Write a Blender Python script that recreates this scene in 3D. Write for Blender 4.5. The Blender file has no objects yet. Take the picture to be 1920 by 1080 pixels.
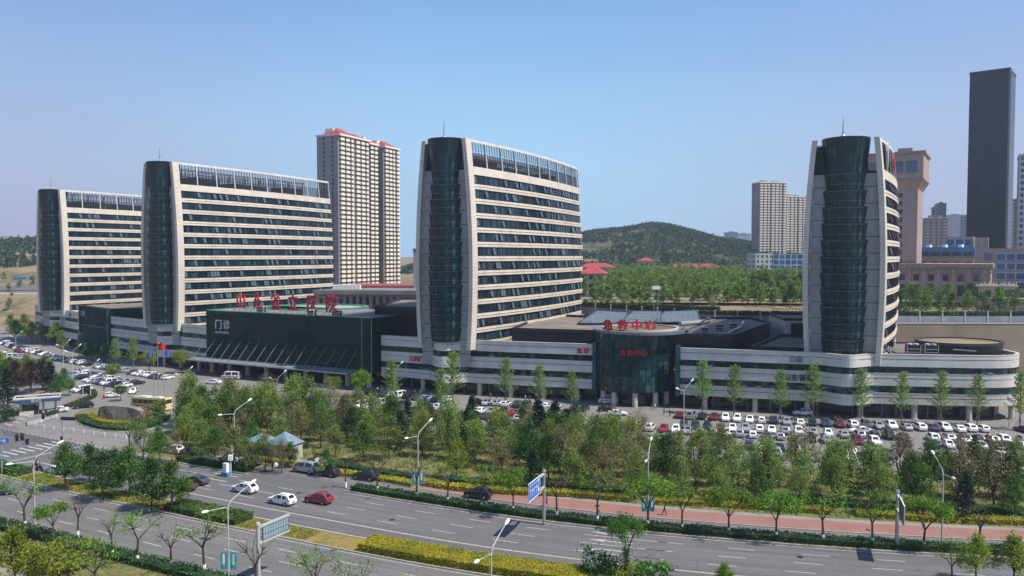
import bpy, math, random
import numpy as np
from mathutils import Vector, Matrix
R = math.radians
sc = bpy.context.scene
C = sc.collection
rng = random.Random(7)

# ---------------- camera, sky, sun, exposure ----------------
HAZE = 0.00015; EYE = 38.3; FPX = 1493.0; PITCH = R(2.30)
cd = bpy.data.cameras.new("camera"); cam = bpy.data.objects.new("camera", cd); C.objects.link(cam)
cam.location = (0, 0, EYE); cam.rotation_euler = (R(90) - PITCH, 0, 0)
cd.sensor_width = 36.0; cd.lens = FPX / 1920 * 36; cd.clip_start = 1; cd.clip_end = 30000
sc.camera = cam
SUN_EL = R(56); SUN_AZ = R(-21)          # azimuth measured from +X towards +Y
w = bpy.data.worlds.new("World"); sc.world = w; w.use_nodes = True
nt = w.node_tree; bg = nt.nodes['Background']
sky = nt.nodes.new('ShaderNodeTexSky'); sky.sky_type = 'NISHITA'; sky.sun_disc = False
sky.sun_elevation = SUN_EL; sky.sun_rotation = R(90) - SUN_AZ
sky.altitude = 0; sky.air_density = 1.25; sky.dust_density = 0.5; sky.ozone_density = 3.0
hsv = nt.nodes.new('ShaderNodeHueSaturation'); hsv.inputs['Saturation'].default_value = 1.22; nt.links.new(sky.outputs[0], hsv.inputs['Color'])
tint = nt.nodes.new('ShaderNodeMix'); tint.data_type = 'RGBA'; tint.blend_type = 'MULTIPLY'; tint.inputs[0].default_value = 1; tint.inputs[7].default_value = (.94, 1.0, 1.13, 1)
nt.links.new(hsv.outputs[0], tint.inputs[6])
# low haze layer: pale blue near the horizon, a little more mauve towards the left
def wn(t): return nt.nodes.new(t)
tcw = wn('ShaderNodeTexCoord'); sx = wn('ShaderNodeSeparateXYZ'); nt.links.new(tcw.outputs['Generated'], sx.inputs[0])
hf = wn('ShaderNodeMapRange'); hf.interpolation_type = 'SMOOTHERSTEP'; nt.links.new(sx.outputs[2], hf.inputs[0]); hf.inputs[1].default_value = -.05; hf.inputs[2].default_value = .42; hf.inputs[3].default_value = .95; hf.inputs[4].default_value = .25
ab_ = wn('ShaderNodeMath'); ab_.operation = 'ABSOLUTE'; nt.links.new(sx.outputs[0], ab_.inputs[0]); lf_ = wn('ShaderNodeMapRange'); lf_.interpolation_type = 'SMOOTHSTEP'; nt.links.new(ab_.outputs[0], lf_.inputs[0]); lf_.inputs[1].default_value = .02; lf_.inputs[2].default_value = .6; lf_.inputs[3].default_value = 0; lf_.inputs[4].default_value = 1
cn = wn('ShaderNodeTexNoise'); cn.inputs['Scale'].default_value = 1.6; cn.inputs['Detail'].default_value = 5; cmp_ = wn('ShaderNodeMapping'); cmp_.inputs['Scale'].default_value = (1, 1, 3.5); nt.links.new(tcw.outputs['Generated'], cmp_.inputs[0]); nt.links.new(cmp_.outputs[0], cn.inputs['Vector'])
hc_ = wn('ShaderNodeMix'); hc_.data_type = 'RGBA'; nt.links.new(lf_.outputs[0], hc_.inputs[0]); hc_.inputs[6].default_value = (2.9, 4.75, 6.8, 1); hc_.inputs[7].default_value = (3.0, 3.35, 5.0, 1)
hv = wn('ShaderNodeMapRange'); nt.links.new(cn.outputs[0], hv.inputs[0]); hv.inputs[1].default_value = .3; hv.inputs[2].default_value = .7; hv.inputs[3].default_value = .93; hv.inputs[4].default_value = 1.07
hm2 = wn('ShaderNodeVectorMath'); hm2.operation = 'SCALE'; nt.links.new(hc_.outputs[2], hm2.inputs[0]); nt.links.new(hv.outputs[0], hm2.inputs['Scale'])
fin = wn('ShaderNodeMix'); fin.data_type = 'RGBA'; nt.links.new(hf.outputs[0], fin.inputs[0]); nt.links.new(tint.outputs[2], fin.inputs[6]); nt.links.new(hm2.outputs[0], fin.inputs[7]); nt.links.new(fin.outputs[2], bg.inputs[0]); bg.inputs[1].default_value = 0.098
sd = bpy.data.lights.new("sun", 'SUN'); sun = bpy.data.objects.new("sun", sd); C.objects.link(sun)
sd.energy = 4.7; sd.angle = R(0.53); sd.color = (1, 0.94, 0.84)
sdir = Vector((math.cos(SUN_EL) * math.cos(SUN_AZ), math.cos(SUN_EL) * math.sin(SUN_AZ), math.sin(SUN_EL)))
sun.rotation_euler = (-sdir).to_track_quat('-Z', 'Y').to_euler(); sun.location = (100, -50, 300)
sc.view_settings.view_transform = 'Standard'; sc.view_settings.look = 'None'
sc.view_settings.exposure = 0.47; sc.view_settings.gamma = 1
sc.cycles.max_bounces = 6; sc.cycles.transparent_max_bounces = 4
sc.cycles.volume_bounces = 0; sc.cycles.volume_step_rate = 10; sc.cycles.volume_max_steps = 16

# ---------------- picture-to-ground helpers ----------------
def ray(px, py):
    a = px - 960; b = 540 - py
    return Vector((a, FPX * math.cos(PITCH) + b * math.sin(PITCH), -FPX * math.sin(PITCH) + b * math.cos(PITCH)))
def G(px, py, z=0.0):
    d = ray(px, py); t = (z - EYE) / d.z
    return (d.x * t, d.y * t)
def AY(px, py, Y):
    d = ray(px, py); t = Y / d.y
    return (d.x * t, Y, EYE + d.z * t)

# ---------------- object helpers ----------------
def tag(o, label=None, cat=None, group=None, kind=None):
    if label: o['label'] = label
    if cat: o['category'] = cat
    if group: o['group'] = group
    if kind: o['kind'] = kind
    return o
def empty(name, loc=(0, 0, 0), rz=0.0):
    o = bpy.data.objects.new(name, None); C.objects.link(o); o.location = loc; o.rotation_euler = (0, 0, rz)
    o.empty_display_size = 0.5
    return o
def thing(name, label, cat, loc=(0, 0, 0), rz=0.0, group=None):
    return tag(empty(name, loc, rz), label, cat, group)
ORD = ['zeroth', 'first', 'second', 'third', 'fourth', 'fifth', 'sixth', 'seventh', 'eighth', 'ninth', 'tenth', 'eleventh', 'twelfth',
       'thirteenth', 'fourteenth', 'fifteenth', 'sixteenth', 'seventeenth', 'eighteenth', 'nineteenth']
TEN = {2: 'twenty', 3: 'thirty', 4: 'forty', 5: 'fifty', 6: 'sixty', 7: 'seventy', 8: 'eighty'}
TENTH = {2: 'twentieth', 3: 'thirtieth', 4: 'fortieth', 5: 'fiftieth', 6: 'sixtieth', 7: 'seventieth', 8: 'eightieth'}
def nth(i):
    if i < 20: return ORD[i]
    return TENTH[i // 10] if i % 10 == 0 else TEN[i // 10] + '-' + ORD[i % 10]

class MB:
    """collects faces, then links them as one mesh object"""
    def __init__(s): s.v = []; s.f = []; s.uv = []; s.m = []
    def face(s, pts, uv=None, m=0):
        n = len(s.v); s.v += [tuple(p) for p in pts]; s.f.append(tuple(range(n, n + len(pts))))
        s.uv.append(uv if uv else [(0, 0)] * len(pts)); s.m.append(m)
    def box(s, c, d, rz=0.0, m=0, tilt=None):
        x, y, z = d[0] / 2, d[1] / 2, d[2] / 2
        M = Matrix.Rotation(rz, 3, 'Z')
        if tilt is not None: M = M @ tilt
        c = Vector(c)
        P = [c + M @ Vector((sx * x, sy * y, sz * z)) for sx in (-1, 1) for sy in (-1, 1) for sz in (-1, 1)]
        for q in ((0, 1, 3, 2), (4, 6, 7, 5), (0, 4, 5, 1), (2, 3, 7, 6), (0, 2, 6, 4), (1, 5, 7, 3)):
            pts = [P[i] for i in q]
            a, b = (pts[1] - pts[0]).length, (pts[2] - pts[1]).length
            s.face(pts, [(0, 0), (a, 0), (a, b), (0, b)], m)
        return s
    def bar(s, a, b, w, h=None, m=0):
        a, b = Vector(a), Vector(b); h = h or w; d = b - a
        if d.length < 1e-6: return s
        z = d.normalized(); up = Vector((0, 0, 1)) if abs(z.z) < .95 else Vector((1, 0, 0))
        x = z.cross(up).normalized(); y = z.cross(x)
        A = [a + x * (i * w / 2) + y * (j * h / 2) for i, j in ((-1, -1), (1, -1), (1, 1), (-1, 1))]; B = [p + d for p in A]
        for i in range(4): s.face([A[i], A[(i + 1) % 4], B[(i + 1) % 4], B[i]], m=m)
        s.face(A[::-1], m=m); s.face(B, m=m); return s
    def tube(s, pts, rad, n=6, m=0, cap=True):
        pts = [Vector(p) for p in pts]; rings = []
        for i, p in enumerate(pts):
            d = (pts[min(i + 1, len(pts) - 1)] - pts[max(i - 1, 0)]).normalized()
            up = Vector((0, 1, 0)) if abs(d.y) < .9 else Vector((1, 0, 0))
            x = d.cross(up).normalized(); y = d.cross(x)
            r = rad[i] if hasattr(rad, '__len__') else rad
            rings.append([p + (x * math.cos(t) + y * math.sin(t)) * r for t in [2 * math.pi * k / n for k in range(n)]])
        for a, b in zip(rings, rings[1:]):
            for k in range(n): s.face([a[k], a[(k + 1) % n], b[(k + 1) % n], b[k]], m=m)
        if cap: s.face(rings[0][::-1], m=m); s.face(rings[-1], m=m)
        return s
    def prism(s, poly, z0, z1, m=0, mt=None, bottom=False):
        mt = m if mt is None else mt; L = 0; n = len(poly)
        ar = sum(poly[i][0] * poly[(i + 1) % n][1] - poly[(i + 1) % n][0] * poly[i][1] for i in range(n))
        if ar < 0: poly = poly[::-1]
        for i in range(n):
            a, b = poly[i], poly[(i + 1) % n]; l = math.hypot(b[0] - a[0], b[1] - a[1])
            s.face([(a[0], a[1], z0), (b[0], b[1], z0), (b[0], b[1], z1), (a[0], a[1], z1)], [(L, z0), (L + l, z0), (L + l, z1), (L, z1)], m); L += l
        s.face([(p[0], p[1], z1) for p in poly], [(p[0], p[1]) for p in poly], mt)
        if bottom: s.face([(p[0], p[1], z0) for p in poly[::-1]], [(p[0], p[1]) for p in poly[::-1]], m)
        return s
    def build(s, name, mats, parent=None, smooth=False, loc=None, weld=False):
        me = bpy.data.meshes.new(name); me.from_pydata(s.v, [], s.f)
        ul = me.uv_layers.new(name='UVMap'); flat = np.array([c for f in s.uv for p in f for c in p], dtype=np.float32)
        if len(flat): ul.data.foreach_set('uv', flat)
        for mm in (mats if isinstance(mats, (list, tuple)) else [mats]): me.materials.append(mm)
        me.polygons.foreach_set('material_index', s.m)
        if smooth or weld:
            import bmesh
            bm = bmesh.new(); bm.from_mesh(me); bmesh.ops.remove_doubles(bm, verts=bm.verts, dist=1e-4); bm.to_mesh(me); bm.free()
        if smooth: me.polygons.foreach_set('use_smooth', [True] * len(me.polygons))
        me.update()
        o = bpy.data.objects.new(name, me); C.objects.link(o)
        if parent: o.parent = parent
        if loc: o.location = loc
        return o
def child_copy(ob, parent, loc=None, rz=None):
    c = ob.copy(); C.objects.link(c); c.parent = parent
    if loc is not None: c.location = loc
    if rz is not None: c.rotation_euler = (0, 0, rz)
    return c
def kids(o): return [c for c in KID.get(o.name, [])]
KID = {}
def reg(root, objs): KID[root.name] = objs; return root
def copy_tree(root, loc, rz=0.0, label=None, scale=None, mats=None):
    r = root.copy(); C.objects.link(r); r.location = loc; r.rotation_euler = (0, 0, rz)
    if scale: r.scale = scale
    if label: r['label'] = label
    def rec(src, dst):
        for ch in KID.get(src.name, []):
            c = ch.copy(); C.objects.link(c); c.parent = dst
            if mats and ch.name.split('.')[0] in mats:
                for k, mm in enumerate(mats[ch.name.split('.')[0]]):
                    c.material_slots[k].link = 'OBJECT'; c.material_slots[k].material = mm
            rec(ch, c)
    rec(root, r)
    return r

# ---------------- materials ----------------
def newmat(name):
    m = bpy.data.materials.new(name); m.use_nodes = True; nt = m.node_tree
    return m, nt, nt.nodes['Principled BSDF']
def N(nt, t, **kw):
    n = nt.nodes.new(t)
    for k, v in kw.items():
        if k in n.inputs: n.inputs[k].default_value = v
        else: setattr(n, k, v)
    return n
def mixc(nt, fac, a, b, mode='MIX'):
    m = nt.nodes.new('ShaderNodeMix'); m.data_type = 'RGBA'; m.blend_type = mode
    def put(sock, v):
        if hasattr(v, 'links') or hasattr(v, 'is_linked'): nt.links.new(v, sock)
        elif isinstance(v, (int, float)): sock.default_value = v
        else: sock.default_value = (*v, 1)
    put(m.inputs[0], fac); put(m.inputs[6], a); put(m.inputs[7], b)
    return m.outputs[2]
def ramp(nt, src, a, b, lo=0.0, hi=1.0):
    r = nt.nodes.new('ShaderNodeMapRange'); nt.links.new(src, r.inputs[0])
    r.inputs[1].default_value = lo; r.inputs[2].default_value = hi; r.inputs[3].default_value = a; r.inputs[4].default_value = b
    return r.outputs[0]
def mat(name, col, rough=0.7, metal=0.0, var=0.12, scale=0.6, bump=0.0, col2=None, spec=0.5):
    m, nt, p = newmat(name)
    tc = N(nt, 'ShaderNodeTexCoord'); nz = N(nt, 'ShaderNodeTexNoise', Scale=scale, Detail=6.0, Roughness=0.62)
    nt.links.new(tc.outputs['Object'], nz.inputs['Vector'])
    c2 = col2 if col2 else tuple(c * (1 - 2.2 * var) for c in col)
    nt.links.new(mixc(nt, ramp(nt, nz.outputs[0], 0, 1, .35, .65), col, c2), p.inputs['Base Color'])
    p.inputs['Roughness'].default_value = rough; p.inputs['Metallic'].default_value = metal
    p.inputs['Specular IOR Level'].default_value = spec
    if bump:
        b = N(nt, 'ShaderNodeBump', Strength=bump); nz2 = N(nt, 'ShaderNodeTexNoise', Scale=scale * 8, Detail=4.0)
        nt.links.new(tc.outputs['Object'], nz2.inputs['Vector']); nt.links.new(nz2.outputs[0], b.inputs['Height']); nt.links.new(b.outputs[0], p.inputs['Normal'])
    return m
def stone(name, col, jw, jh, joint=0.55, jsize=0.03, big=None, var=0.08):
    """cladding panels: UV is in metres"""
    m, nt, p = newmat(name)
    uv = N(nt, 'ShaderNodeUVMap'); br = N(nt, 'ShaderNodeTexBrick', Scale=1.0)
    br.inputs['Brick Width'].default_value = jw; br.inputs['Row Height'].default_value = jh
    br.inputs['Mortar Size'].default_value = jsize; br.inputs['Mortar Smooth'].default_value = 0.2; br.offset = 0.0
    br.inputs['Color1'].default_value = (*col, 1); br.inputs['Color2'].default_value = (*[c * (1 - var) for c in col], 1)
    br.inputs['Mortar'].default_value = (*[c * joint for c in col], 1)
    nt.links.new(uv.outputs[0], br.inputs['Vector'])
    nz = N(nt, 'ShaderNodeTexNoise', Scale=0.25, Detail=5.0); tc = N(nt, 'ShaderNodeTexCoord'); 
    mp = N(nt, 'ShaderNodeMapping'); mp.inputs['Scale'].default_value = (1, 1, 0.35)
    nt.links.new(tc.outputs['Object'], mp.inputs[0]); nt.links.new(mp.outputs[0], nz.inputs['Vector'])
    out = mixc(nt, ramp(nt, nz.outputs[0], 0, 1, .4, .75), br.outputs[0], (0.8, 0.79, 0.77), 'MULTIPLY')
    if big:
        wv = N(nt, 'ShaderNodeTexBrick', Scale=1.0); wv.offset = 0
        wv.inputs['Brick Width'].default_value = 500; wv.inputs['Row Height'].default_value = big[0]; wv.inputs['Mortar Size'].default_value = big[1]
        wv.inputs['Color1'].default_value = (1, 1, 1, 1); wv.inputs['Color2'].default_value = (1, 1, 1, 1); wv.inputs['Mortar'].default_value = (.35, .35, .36, 1)
        mp2 = N(nt, 'ShaderNodeMapping'); mp2.inputs['Location'].default_value = (250, big[2], 0)
        nt.links.new(uv.outputs[0], mp2.inputs[0]); nt.links.new(mp2.outputs[0], wv.inputs['Vector'])
        out = mixc(nt, 1.0, out, wv.outputs[0], 'MULTIPLY')
    nt.links.new(out, p.inputs['Base Color']); p.inputs['Roughness'].default_value = 0.55
    return m
def glassmat(name, dark, light, pw, ph, frac=0.3, rough=0.06, frame=0.05, fcol=(.02, .03, .035), spec=0.5, wob=0.02, ior=1.5):
    """opaque dark glazing seen from outside: panes (UV metres) differ in what is behind them"""
    m, nt, p = newmat(name)
    uv = N(nt, 'ShaderNodeUVMap')
    def cell(loc=(0, 0, 0), vec=None):
        d = N(nt, 'ShaderNodeVectorMath', operation='DIVIDE'); nt.links.new(uv.outputs[0], d.inputs[0]); d.inputs[1].default_value = (pw, ph, 1)
        f = N(nt, 'ShaderNodeVectorMath', operation='FLOOR'); nt.links.new(d.outputs[0], f.inputs[0])
        return d, f
    d, f = cell()
    wn = N(nt, 'ShaderNodeTexWhiteNoise', noise_dimensions='3D'); nt.links.new(f.outputs[0], wn.inputs['Vector'])
    fac = ramp(nt, wn.outputs[0], 0, 1, 1 - frac * 1.6, 1.0)
    c = mixc(nt, fac, dark, light)
    br = N(nt, 'ShaderNodeTexBrick', Scale=1.0); br.offset = 0; br.inputs['Brick Width'].default_value = pw; br.inputs['Row Height'].default_value = ph
    br.inputs['Mortar Size'].default_value = frame; br.inputs['Color1'].default_value = (0, 0, 0, 1); br.inputs['Color2'].default_value = (0, 0, 0, 1); br.inputs['Mortar'].default_value = (1, 1, 1, 1)
    nt.links.new(uv.outputs[0], br.inputs['Vector'])
    c = mixc(nt, br.outputs[0], c, fcol)
    nt.links.new(c, p.inputs['Base Color'])
    p.inputs['Roughness'].default_value = rough; p.inputs['Specular IOR Level'].default_value = spec; p.inputs['IOR'].default_value = ior
    # each pane sits a touch out of true, so reflections break up
    wn2 = N(nt, 'ShaderNodeTexWhiteNoise', noise_dimensions='3D'); nt.links.new(f.outputs[0], wn2.inputs['Vector'])
    g = N(nt, 'ShaderNodeNewGeometry'); sub = N(nt, 'ShaderNodeVectorMath', operation='SUBTRACT'); nt.links.new(wn2.outputs['Color'], sub.inputs[0]); sub.inputs[1].default_value = (.5, .5, .5)
    ms = N(nt, 'ShaderNodeVectorMath', operation='SCALE'); nt.links.new(sub.outputs[0], ms.inputs[0]); ms.inputs['Scale'].default_value = wob
    ad = N(nt, 'ShaderNodeVectorMath', operation='ADD'); nt.links.new(g.outputs['Normal'], ad.inputs[0]); nt.links.new(ms.outputs[0], ad.inputs[1])
    no = N(nt, 'ShaderNodeVectorMath', operation='NORMALIZE'); nt.links.new(ad.outputs[0], no.inputs[0]); nt.links.new(no.outputs[0], p.inputs['Normal'])
    return m
def leafmat(name, a, b, c=None, trans=0.35):
    m, nt, p = newmat(name)
    g = N(nt, 'ShaderNodeNewGeometry'); oi = N(nt, 'ShaderNodeObjectInfo')
    col = mixc(nt, g.outputs['Random Per Island'], a, b)
    if c:
        nz = N(nt, 'ShaderNodeTexNoise', Scale=0.5, Detail=2.0); tc = N(nt, 'ShaderNodeTexCoord'); nt.links.new(tc.outputs['Object'], nz.inputs['Vector'])
        col = mixc(nt, ramp(nt, nz.outputs[0], 0, 1, .45, .6), col, c)
    hs = N(nt, 'ShaderNodeHueSaturation'); nt.links.new(col, hs.inputs['Color'])
    nt.links.new(ramp(nt, oi.outputs['Random'], .485, .515), hs.inputs['Hue']); nt.links.new(ramp(nt, oi.outputs['Random'], .8, 1.2), hs.inputs['Value'])
    nt.links.new(hs.outputs[0], p.inputs['Base Color']); p.inputs['Roughness'].default_value = 0.6; p.inputs['Specular IOR Level'].default_value = 0.25
    tr = N(nt, 'ShaderNodeBsdfTranslucent'); nt.links.new(hs.outputs[0], tr.inputs[0])
    mx = N(nt, 'ShaderNodeMixShader'); mx.inputs[0].default_value = trans
    nt.links.new(p.outputs[0], mx.inputs[1]); nt.links.new(tr.outputs[0], mx.inputs[2])
    nt.links.new(mx.outputs[0], nt.nodes['Material Output'].inputs[0])
    return m

def groundmat(name, cols, scales, rough=.9, bump=.15):
    m, nt, p = newmat(name); tc = N(nt, 'ShaderNodeTexCoord'); c = cols[0]
    for i, (cc, s) in enumerate(zip(cols[1:], scales)):
        nz = N(nt, 'ShaderNodeTexNoise', Scale=s, Detail=8.0, Roughness=.65); nt.links.new(tc.outputs['Object'], nz.inputs['Vector'])
        c = mixc(nt, ramp(nt, nz.outputs[0], 0, 1, .46, .58), c, cc)
    nt.links.new(c, p.inputs['Base Color']); p.inputs['Roughness'].default_value = rough; p.inputs['Specular IOR Level'].default_value = .2
    return m
M = {}
M['stone'] = stone('podium_stone', (.62, .59, .545), 1.35, 0.72, .84, .03)
M['band'] = stone('tower_band_stone', (.66, .58, .475), 1.35, 0.87, .62, .035)
M['ashlar'] = stone('end_wall_shaded_stone', (.36, .35, .335), 1.1, .49, .72, .03, big=(3.92, .13, 0.2))  # stone colour darkened to carry the shade on the tower ends
M['blade'] = stone('fin_stone', (.64, .57, .48), 30, .98, .6, .04)
M['tglass'] = glassmat('tower_glass', (.005, .014, .026), (.026, .066, .088), 1.3, 2.4, .34, .05, .06, (.012, .02, .026), spec=.36)
M['nose'] = glassmat('nose_glass', (.003, .026, .032), (.018, .12, .13), 1.15, 1.96, .25, .05, .05, (.006, .022, .026), spec=.32)
M['hall'] = glassmat('hall_glass', (.004, .026, .020), (.008, .038, .030), 1.6, 1.7, .3, .10, .04, (.005, .02, .016), spec=.13, wob=.008)
M['strip'] = glassmat('strip_glass', (.008, .02, .03), (.03, .15, .15), 1.3, 1.0, .3, .07, .05)
M['ground_glass'] = glassmat('ground_floor_glass', (.006, .014, .018), (.03, .06, .065), 1.6, 3.2, .25, .08, .06)
M['drum'] = glassmat('drum_glass', (.004, .030, .034), (.018, .095, .10), 1.5, 1.9, .2, .05, .05, (.02, .05, .05), spec=.5)
M['fin'] = glassmat('glass_fin', (.01, .08, .095), (.015, .12, .14), 1.0, 1.0, .5, .1, .06, (.02, .06, .07))
M['black'] = glassmat('black_cladding', (.010, .012, .016), (.016, .018, .024), 2.4, 1.3, .4, .25, .03, (.03, .03, .04), spec=.3)
M['link'] = glassmat('link_glass', (.004, .028, .030), (.01, .055, .056), 1.5, 1.9, .3, .12, .05, (.01, .03, .03), spec=.3, wob=.01, ior=1.06)
M['dark'] = mat('dark_metal', (.025, .028, .033), .45, .3)
M['louvre'] = mat('louvre_metal', (.05, .055, .062), .4, .5)
M['rail'] = mat('pale_frame', (.62, .60, .56), .5, .0)
M['green_frame'] = mat('green_glass_ring', (.09, .27, .21), .25)
M['concrete'] = mat('concrete_column', (.52, .48, .41), .8, bump=.1)
M['roof'] = mat('roof_felt', (.13, .105, .085), .9, var=.2, scale=.15, col2=(.20, .17, .14))
M['roof_grey'] = mat('roof_grey', (.20, .20, .20), .85, var=.15, scale=.2)
M['soffit'] = mat('soffit', (.22, .22, .21), .8)
M['white'] = mat('white_paint', (.78, .78, .76), .4, var=.03)
M['steel'] = mat('galvanised_steel', (.42, .44, .46), .4, .6, var=.05)
M['red'] = mat('red_sign_paint', (.52, .008, .02), .45, var=.05)
M['chalk'] = mat('pale_letters', (.55, .58, .58), .5, var=.03)
M['ink'] = mat('dark_letters', (.025, .03, .06), .5, var=.03)
M['greyletter'] = mat('grey_letters', (.14, .15, .18), .5, var=.03)

M['hallbar'] = mat('hall_bars', (.008, .032, .028), .3)
M['disc'] = mat('disc_roof', (.17, .19, .20), .45, .3, var=.08, scale=.3)
M['canopy'] = mat('canopy_glass', (.22, .27, .27), .2, var=.1)
M['solar'] = glassmat('skylight_panels', (.085, .105, .12), (.15, .175, .19), 2.0, 1.3, .5, .4, .07, (.04, .05, .06), spec=.2)
M['green_glass'] = glassmat('green_ring_glass', (.03, .13, .10), (.10, .30, .23), 1.2, 2.0, .6, .1, .04, (.25, .4, .35))
M['pale_roof'] = mat('pale_roof_glass', (.36, .42, .40), .4, var=.1, scale=.2)
M['aptwall'] = mat('apartment_render', (.30, .28, .28), .85, scale=.05)
M['aptbal'] = mat('apartment_balcony', (.74, .67, .55), .8, var=.04)
M['aptpink'] = mat('apartment_pink', (.46, .36, .33), .8, var=.04)
M['aptbay'] = mat('enclosed_balcony_glass', (.16, .15, .14), .3, var=.2, scale=.8)
M['bayglass'] = mat('window_glass', (.035, .045, .06), .15, var=.2, scale=.5, spec=.7)
M['redroof'] = mat('red_roof', (.36, .05, .055), .6, var=.12, scale=.3)
M['blackglass'] = glassmat('skyscraper_glass', (.006, .012, .030), (.014, .024, .052), 1.5, 3.9, .4, .12, .10, (.015, .02, .036), spec=.12, wob=.006)
M['blackfin'] = mat('skyscraper_fin', (.05, .08, .10), .3, .2)
M['gridwin'] = glassmat('pale_grid_facade', (.05, .07, .10), (.10, .14, .18), 3.0, 3.3, .4, .3, .75, (.42, .44, .46), spec=.3)
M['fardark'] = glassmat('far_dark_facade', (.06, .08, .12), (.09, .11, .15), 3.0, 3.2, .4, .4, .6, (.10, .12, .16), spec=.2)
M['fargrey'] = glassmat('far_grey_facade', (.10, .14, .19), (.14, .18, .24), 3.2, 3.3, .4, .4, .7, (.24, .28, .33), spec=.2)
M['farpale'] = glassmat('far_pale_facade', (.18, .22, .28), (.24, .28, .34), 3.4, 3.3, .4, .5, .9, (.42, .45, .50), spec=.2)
M['blueband'] = glassmat('blue_band_glass', (.03, .07, .13), (.06, .13, .22), 4.0, 3.6, .4, .1, .35, (.24, .36, .50))
M['bluewin'] = mat('blue_window', (.05, .10, .19), .1, var=.1, spec=.7)
M['bluepanel'] = mat('blue_panel', (.07, .22, .42), .4, var=.08)
M['beige'] = stone('beige_stone', (.40, .29, .26), 2.2, 1.8, .85, .05)
M['beigedark'] = mat('beige_cornice', (.36, .26, .22), .8)
M['pinkwall'] = mat('pink_grey_wall', (.38, .29, .27), .8)
M['cream'] = mat('cream_stone', (.55, .46, .38), .8)
M['render'] = mat('brown_render', (.30, .235, .185), .95, var=.12, scale=.08, bump=.1)
M['fencegrey'] = mat('fence_concrete', (.30, .32, .36), .9, var=.15, scale=.3)
M['rock'] = groundmat('rock', [(.19, .17, .15), (.10, .09, .08), (.24, .20, .16)], [.8, 2.5])
M['blueroof'] = mat('blue_grey_roof', (.16, .24, .29), .6)
M['greenwall'] = mat('pale_green_wall', (.42, .44, .36), .8)
M['greendoor'] = mat('dark_doorways', (.12, .14, .12), .7)
M['navyfascia'] = mat('navy_fascia', (.03, .08, .20), .4)
M['golds'] = mat('gold_star', (.75, .55, .05), .5)
M['hill'] = groundmat('hill_ground', [(.035, .05, .022), (.17, .13, .08), (.035, .05, .022)], [.012, .03])
M['net'] = mat('green_net', (.04, .34, .24), .8, var=.1)
# ---------------- curves ----------------
class Cv:
    def __init__(s, pts, step=0.8):
        P = [Vector(p) for p in pts]; P = [P[0] * 2 - P[1]] + P + [P[-1] * 2 - P[-2]]; out = []
        for i in range(1, len(P) - 2):
            n = max(2, int((P[i + 1] - P[i]).length / step))
            for k in range(n):
                t = k / n; a, b, c, d = P[i - 1], P[i], P[i + 1], P[i + 2]
                out.append(.5 * ((2 * b) + (c - a) * t + (2 * a - 5 * b + 4 * c - d) * t * t + (3 * b - a - 3 * c + d) * t ** 3))
        out.append(P[-2]); s.set(out)
    def set(s, out):
        s.P = np.array([[p[0], p[1]] for p in out]); d = np.diff(s.P, axis=0); s.S = np.concatenate([[0], np.cumsum(np.hypot(d[:, 0], d[:, 1]))]); s.L = s.S[-1]
    def p(s, t): return Vector((np.interp(t, s.S, s.P[:, 0]), np.interp(t, s.S, s.P[:, 1])))
    def tan(s, t):
        a, b = s.p(max(0, t - .4)), s.p(min(s.L, t + .4)); return (b - a).normalized()
    def at(s, X):
        i = int(np.argmax(s.P[:, 0] >= X)) if (s.P[:, 0] >= X).any() else len(s.P) - 1
        if i == 0: return 0.0
        a, b = s.P[i - 1, 0], s.P[i, 0]; return float(s.S[i - 1] + (X - a) / (b - a + 1e-9) * (s.S[i] - s.S[i - 1]))
    def off(s, t, d):                     # positive d = away from the camera
        q = s.tan(t); return s.p(t) + Vector((-q.y, q.x)) * d
    def ang(s, t): q = s.tan(t); return math.atan2(q.y, q.x)
FRONT = Cv([(-224, 373), (-200, 348), (-175, 324), (-154, 304), (-128, 283), (-100.6, 262), (-70, 242.5), (-38, 230.3), (-11, 217.3), (21.2, 206.9), (39.6, 199.6), (68.6, 190.2), (85.5, 186.4), (100, 184), (110, 182.9), (116, 183.8), (119.6, 187), (121, 192), (121.4, 214)])
KERB = Cv([(-190, 224), (-130, 185), (-100, 167.5), (-65, 147.6), (-46.3, 137.9), (-26.4, 127.6), (-4.7, 117.2), (10.4, 111.3), (25, 107), (42.7, 102.8), (60, 99.8), (80, 97.2), (110, 94.5), (170, 91)])
# ================= the setting: terrain, road surfaces =================
def hter(x, y):
    yb = np.interp(x, [-400, -235, -60, 20, 60, 90, 400], [470, 425, 345, 312, 268, 261, 261])
    wd = np.interp(x, [-400, 20, 62], [60, 30, 0.8])
    t = np.clip((y - yb) / wd, 0, 1); z = 16.0 * t * t * (3 - 2 * t) * np.interp(x, [-300, -200, -100], [.75, .8, 1])
    z = z + np.clip((y - yb - 20) / 380, 0, 1) * 7
    return z * np.clip((y - 230) / 20, 0, 1)
def grid_sheet(name, xs, ys, hf, m, kind='structure', smooth=True):
    X, Y = np.meshgrid(xs, ys); Z = hf(X, Y); nx, ny = len(xs), len(ys)
    me = bpy.data.meshes.new(name); v = np.stack([X.ravel(), Y.ravel(), Z.ravel()], 1)
    f = [(j * nx + i, j * nx + i + 1, (j + 1) * nx + i + 1, (j + 1) * nx + i) for j in range(ny - 1) for i in range(nx - 1)]
    me.from_pydata(v.tolist(), [], f); me.materials.append(m)
    if smooth: me.polygons.foreach_set('use_smooth', [True] * len(me.polygons))
    o = bpy.data.objects.new(name, me); C.objects.link(o); o['kind'] = kind; return o
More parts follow.
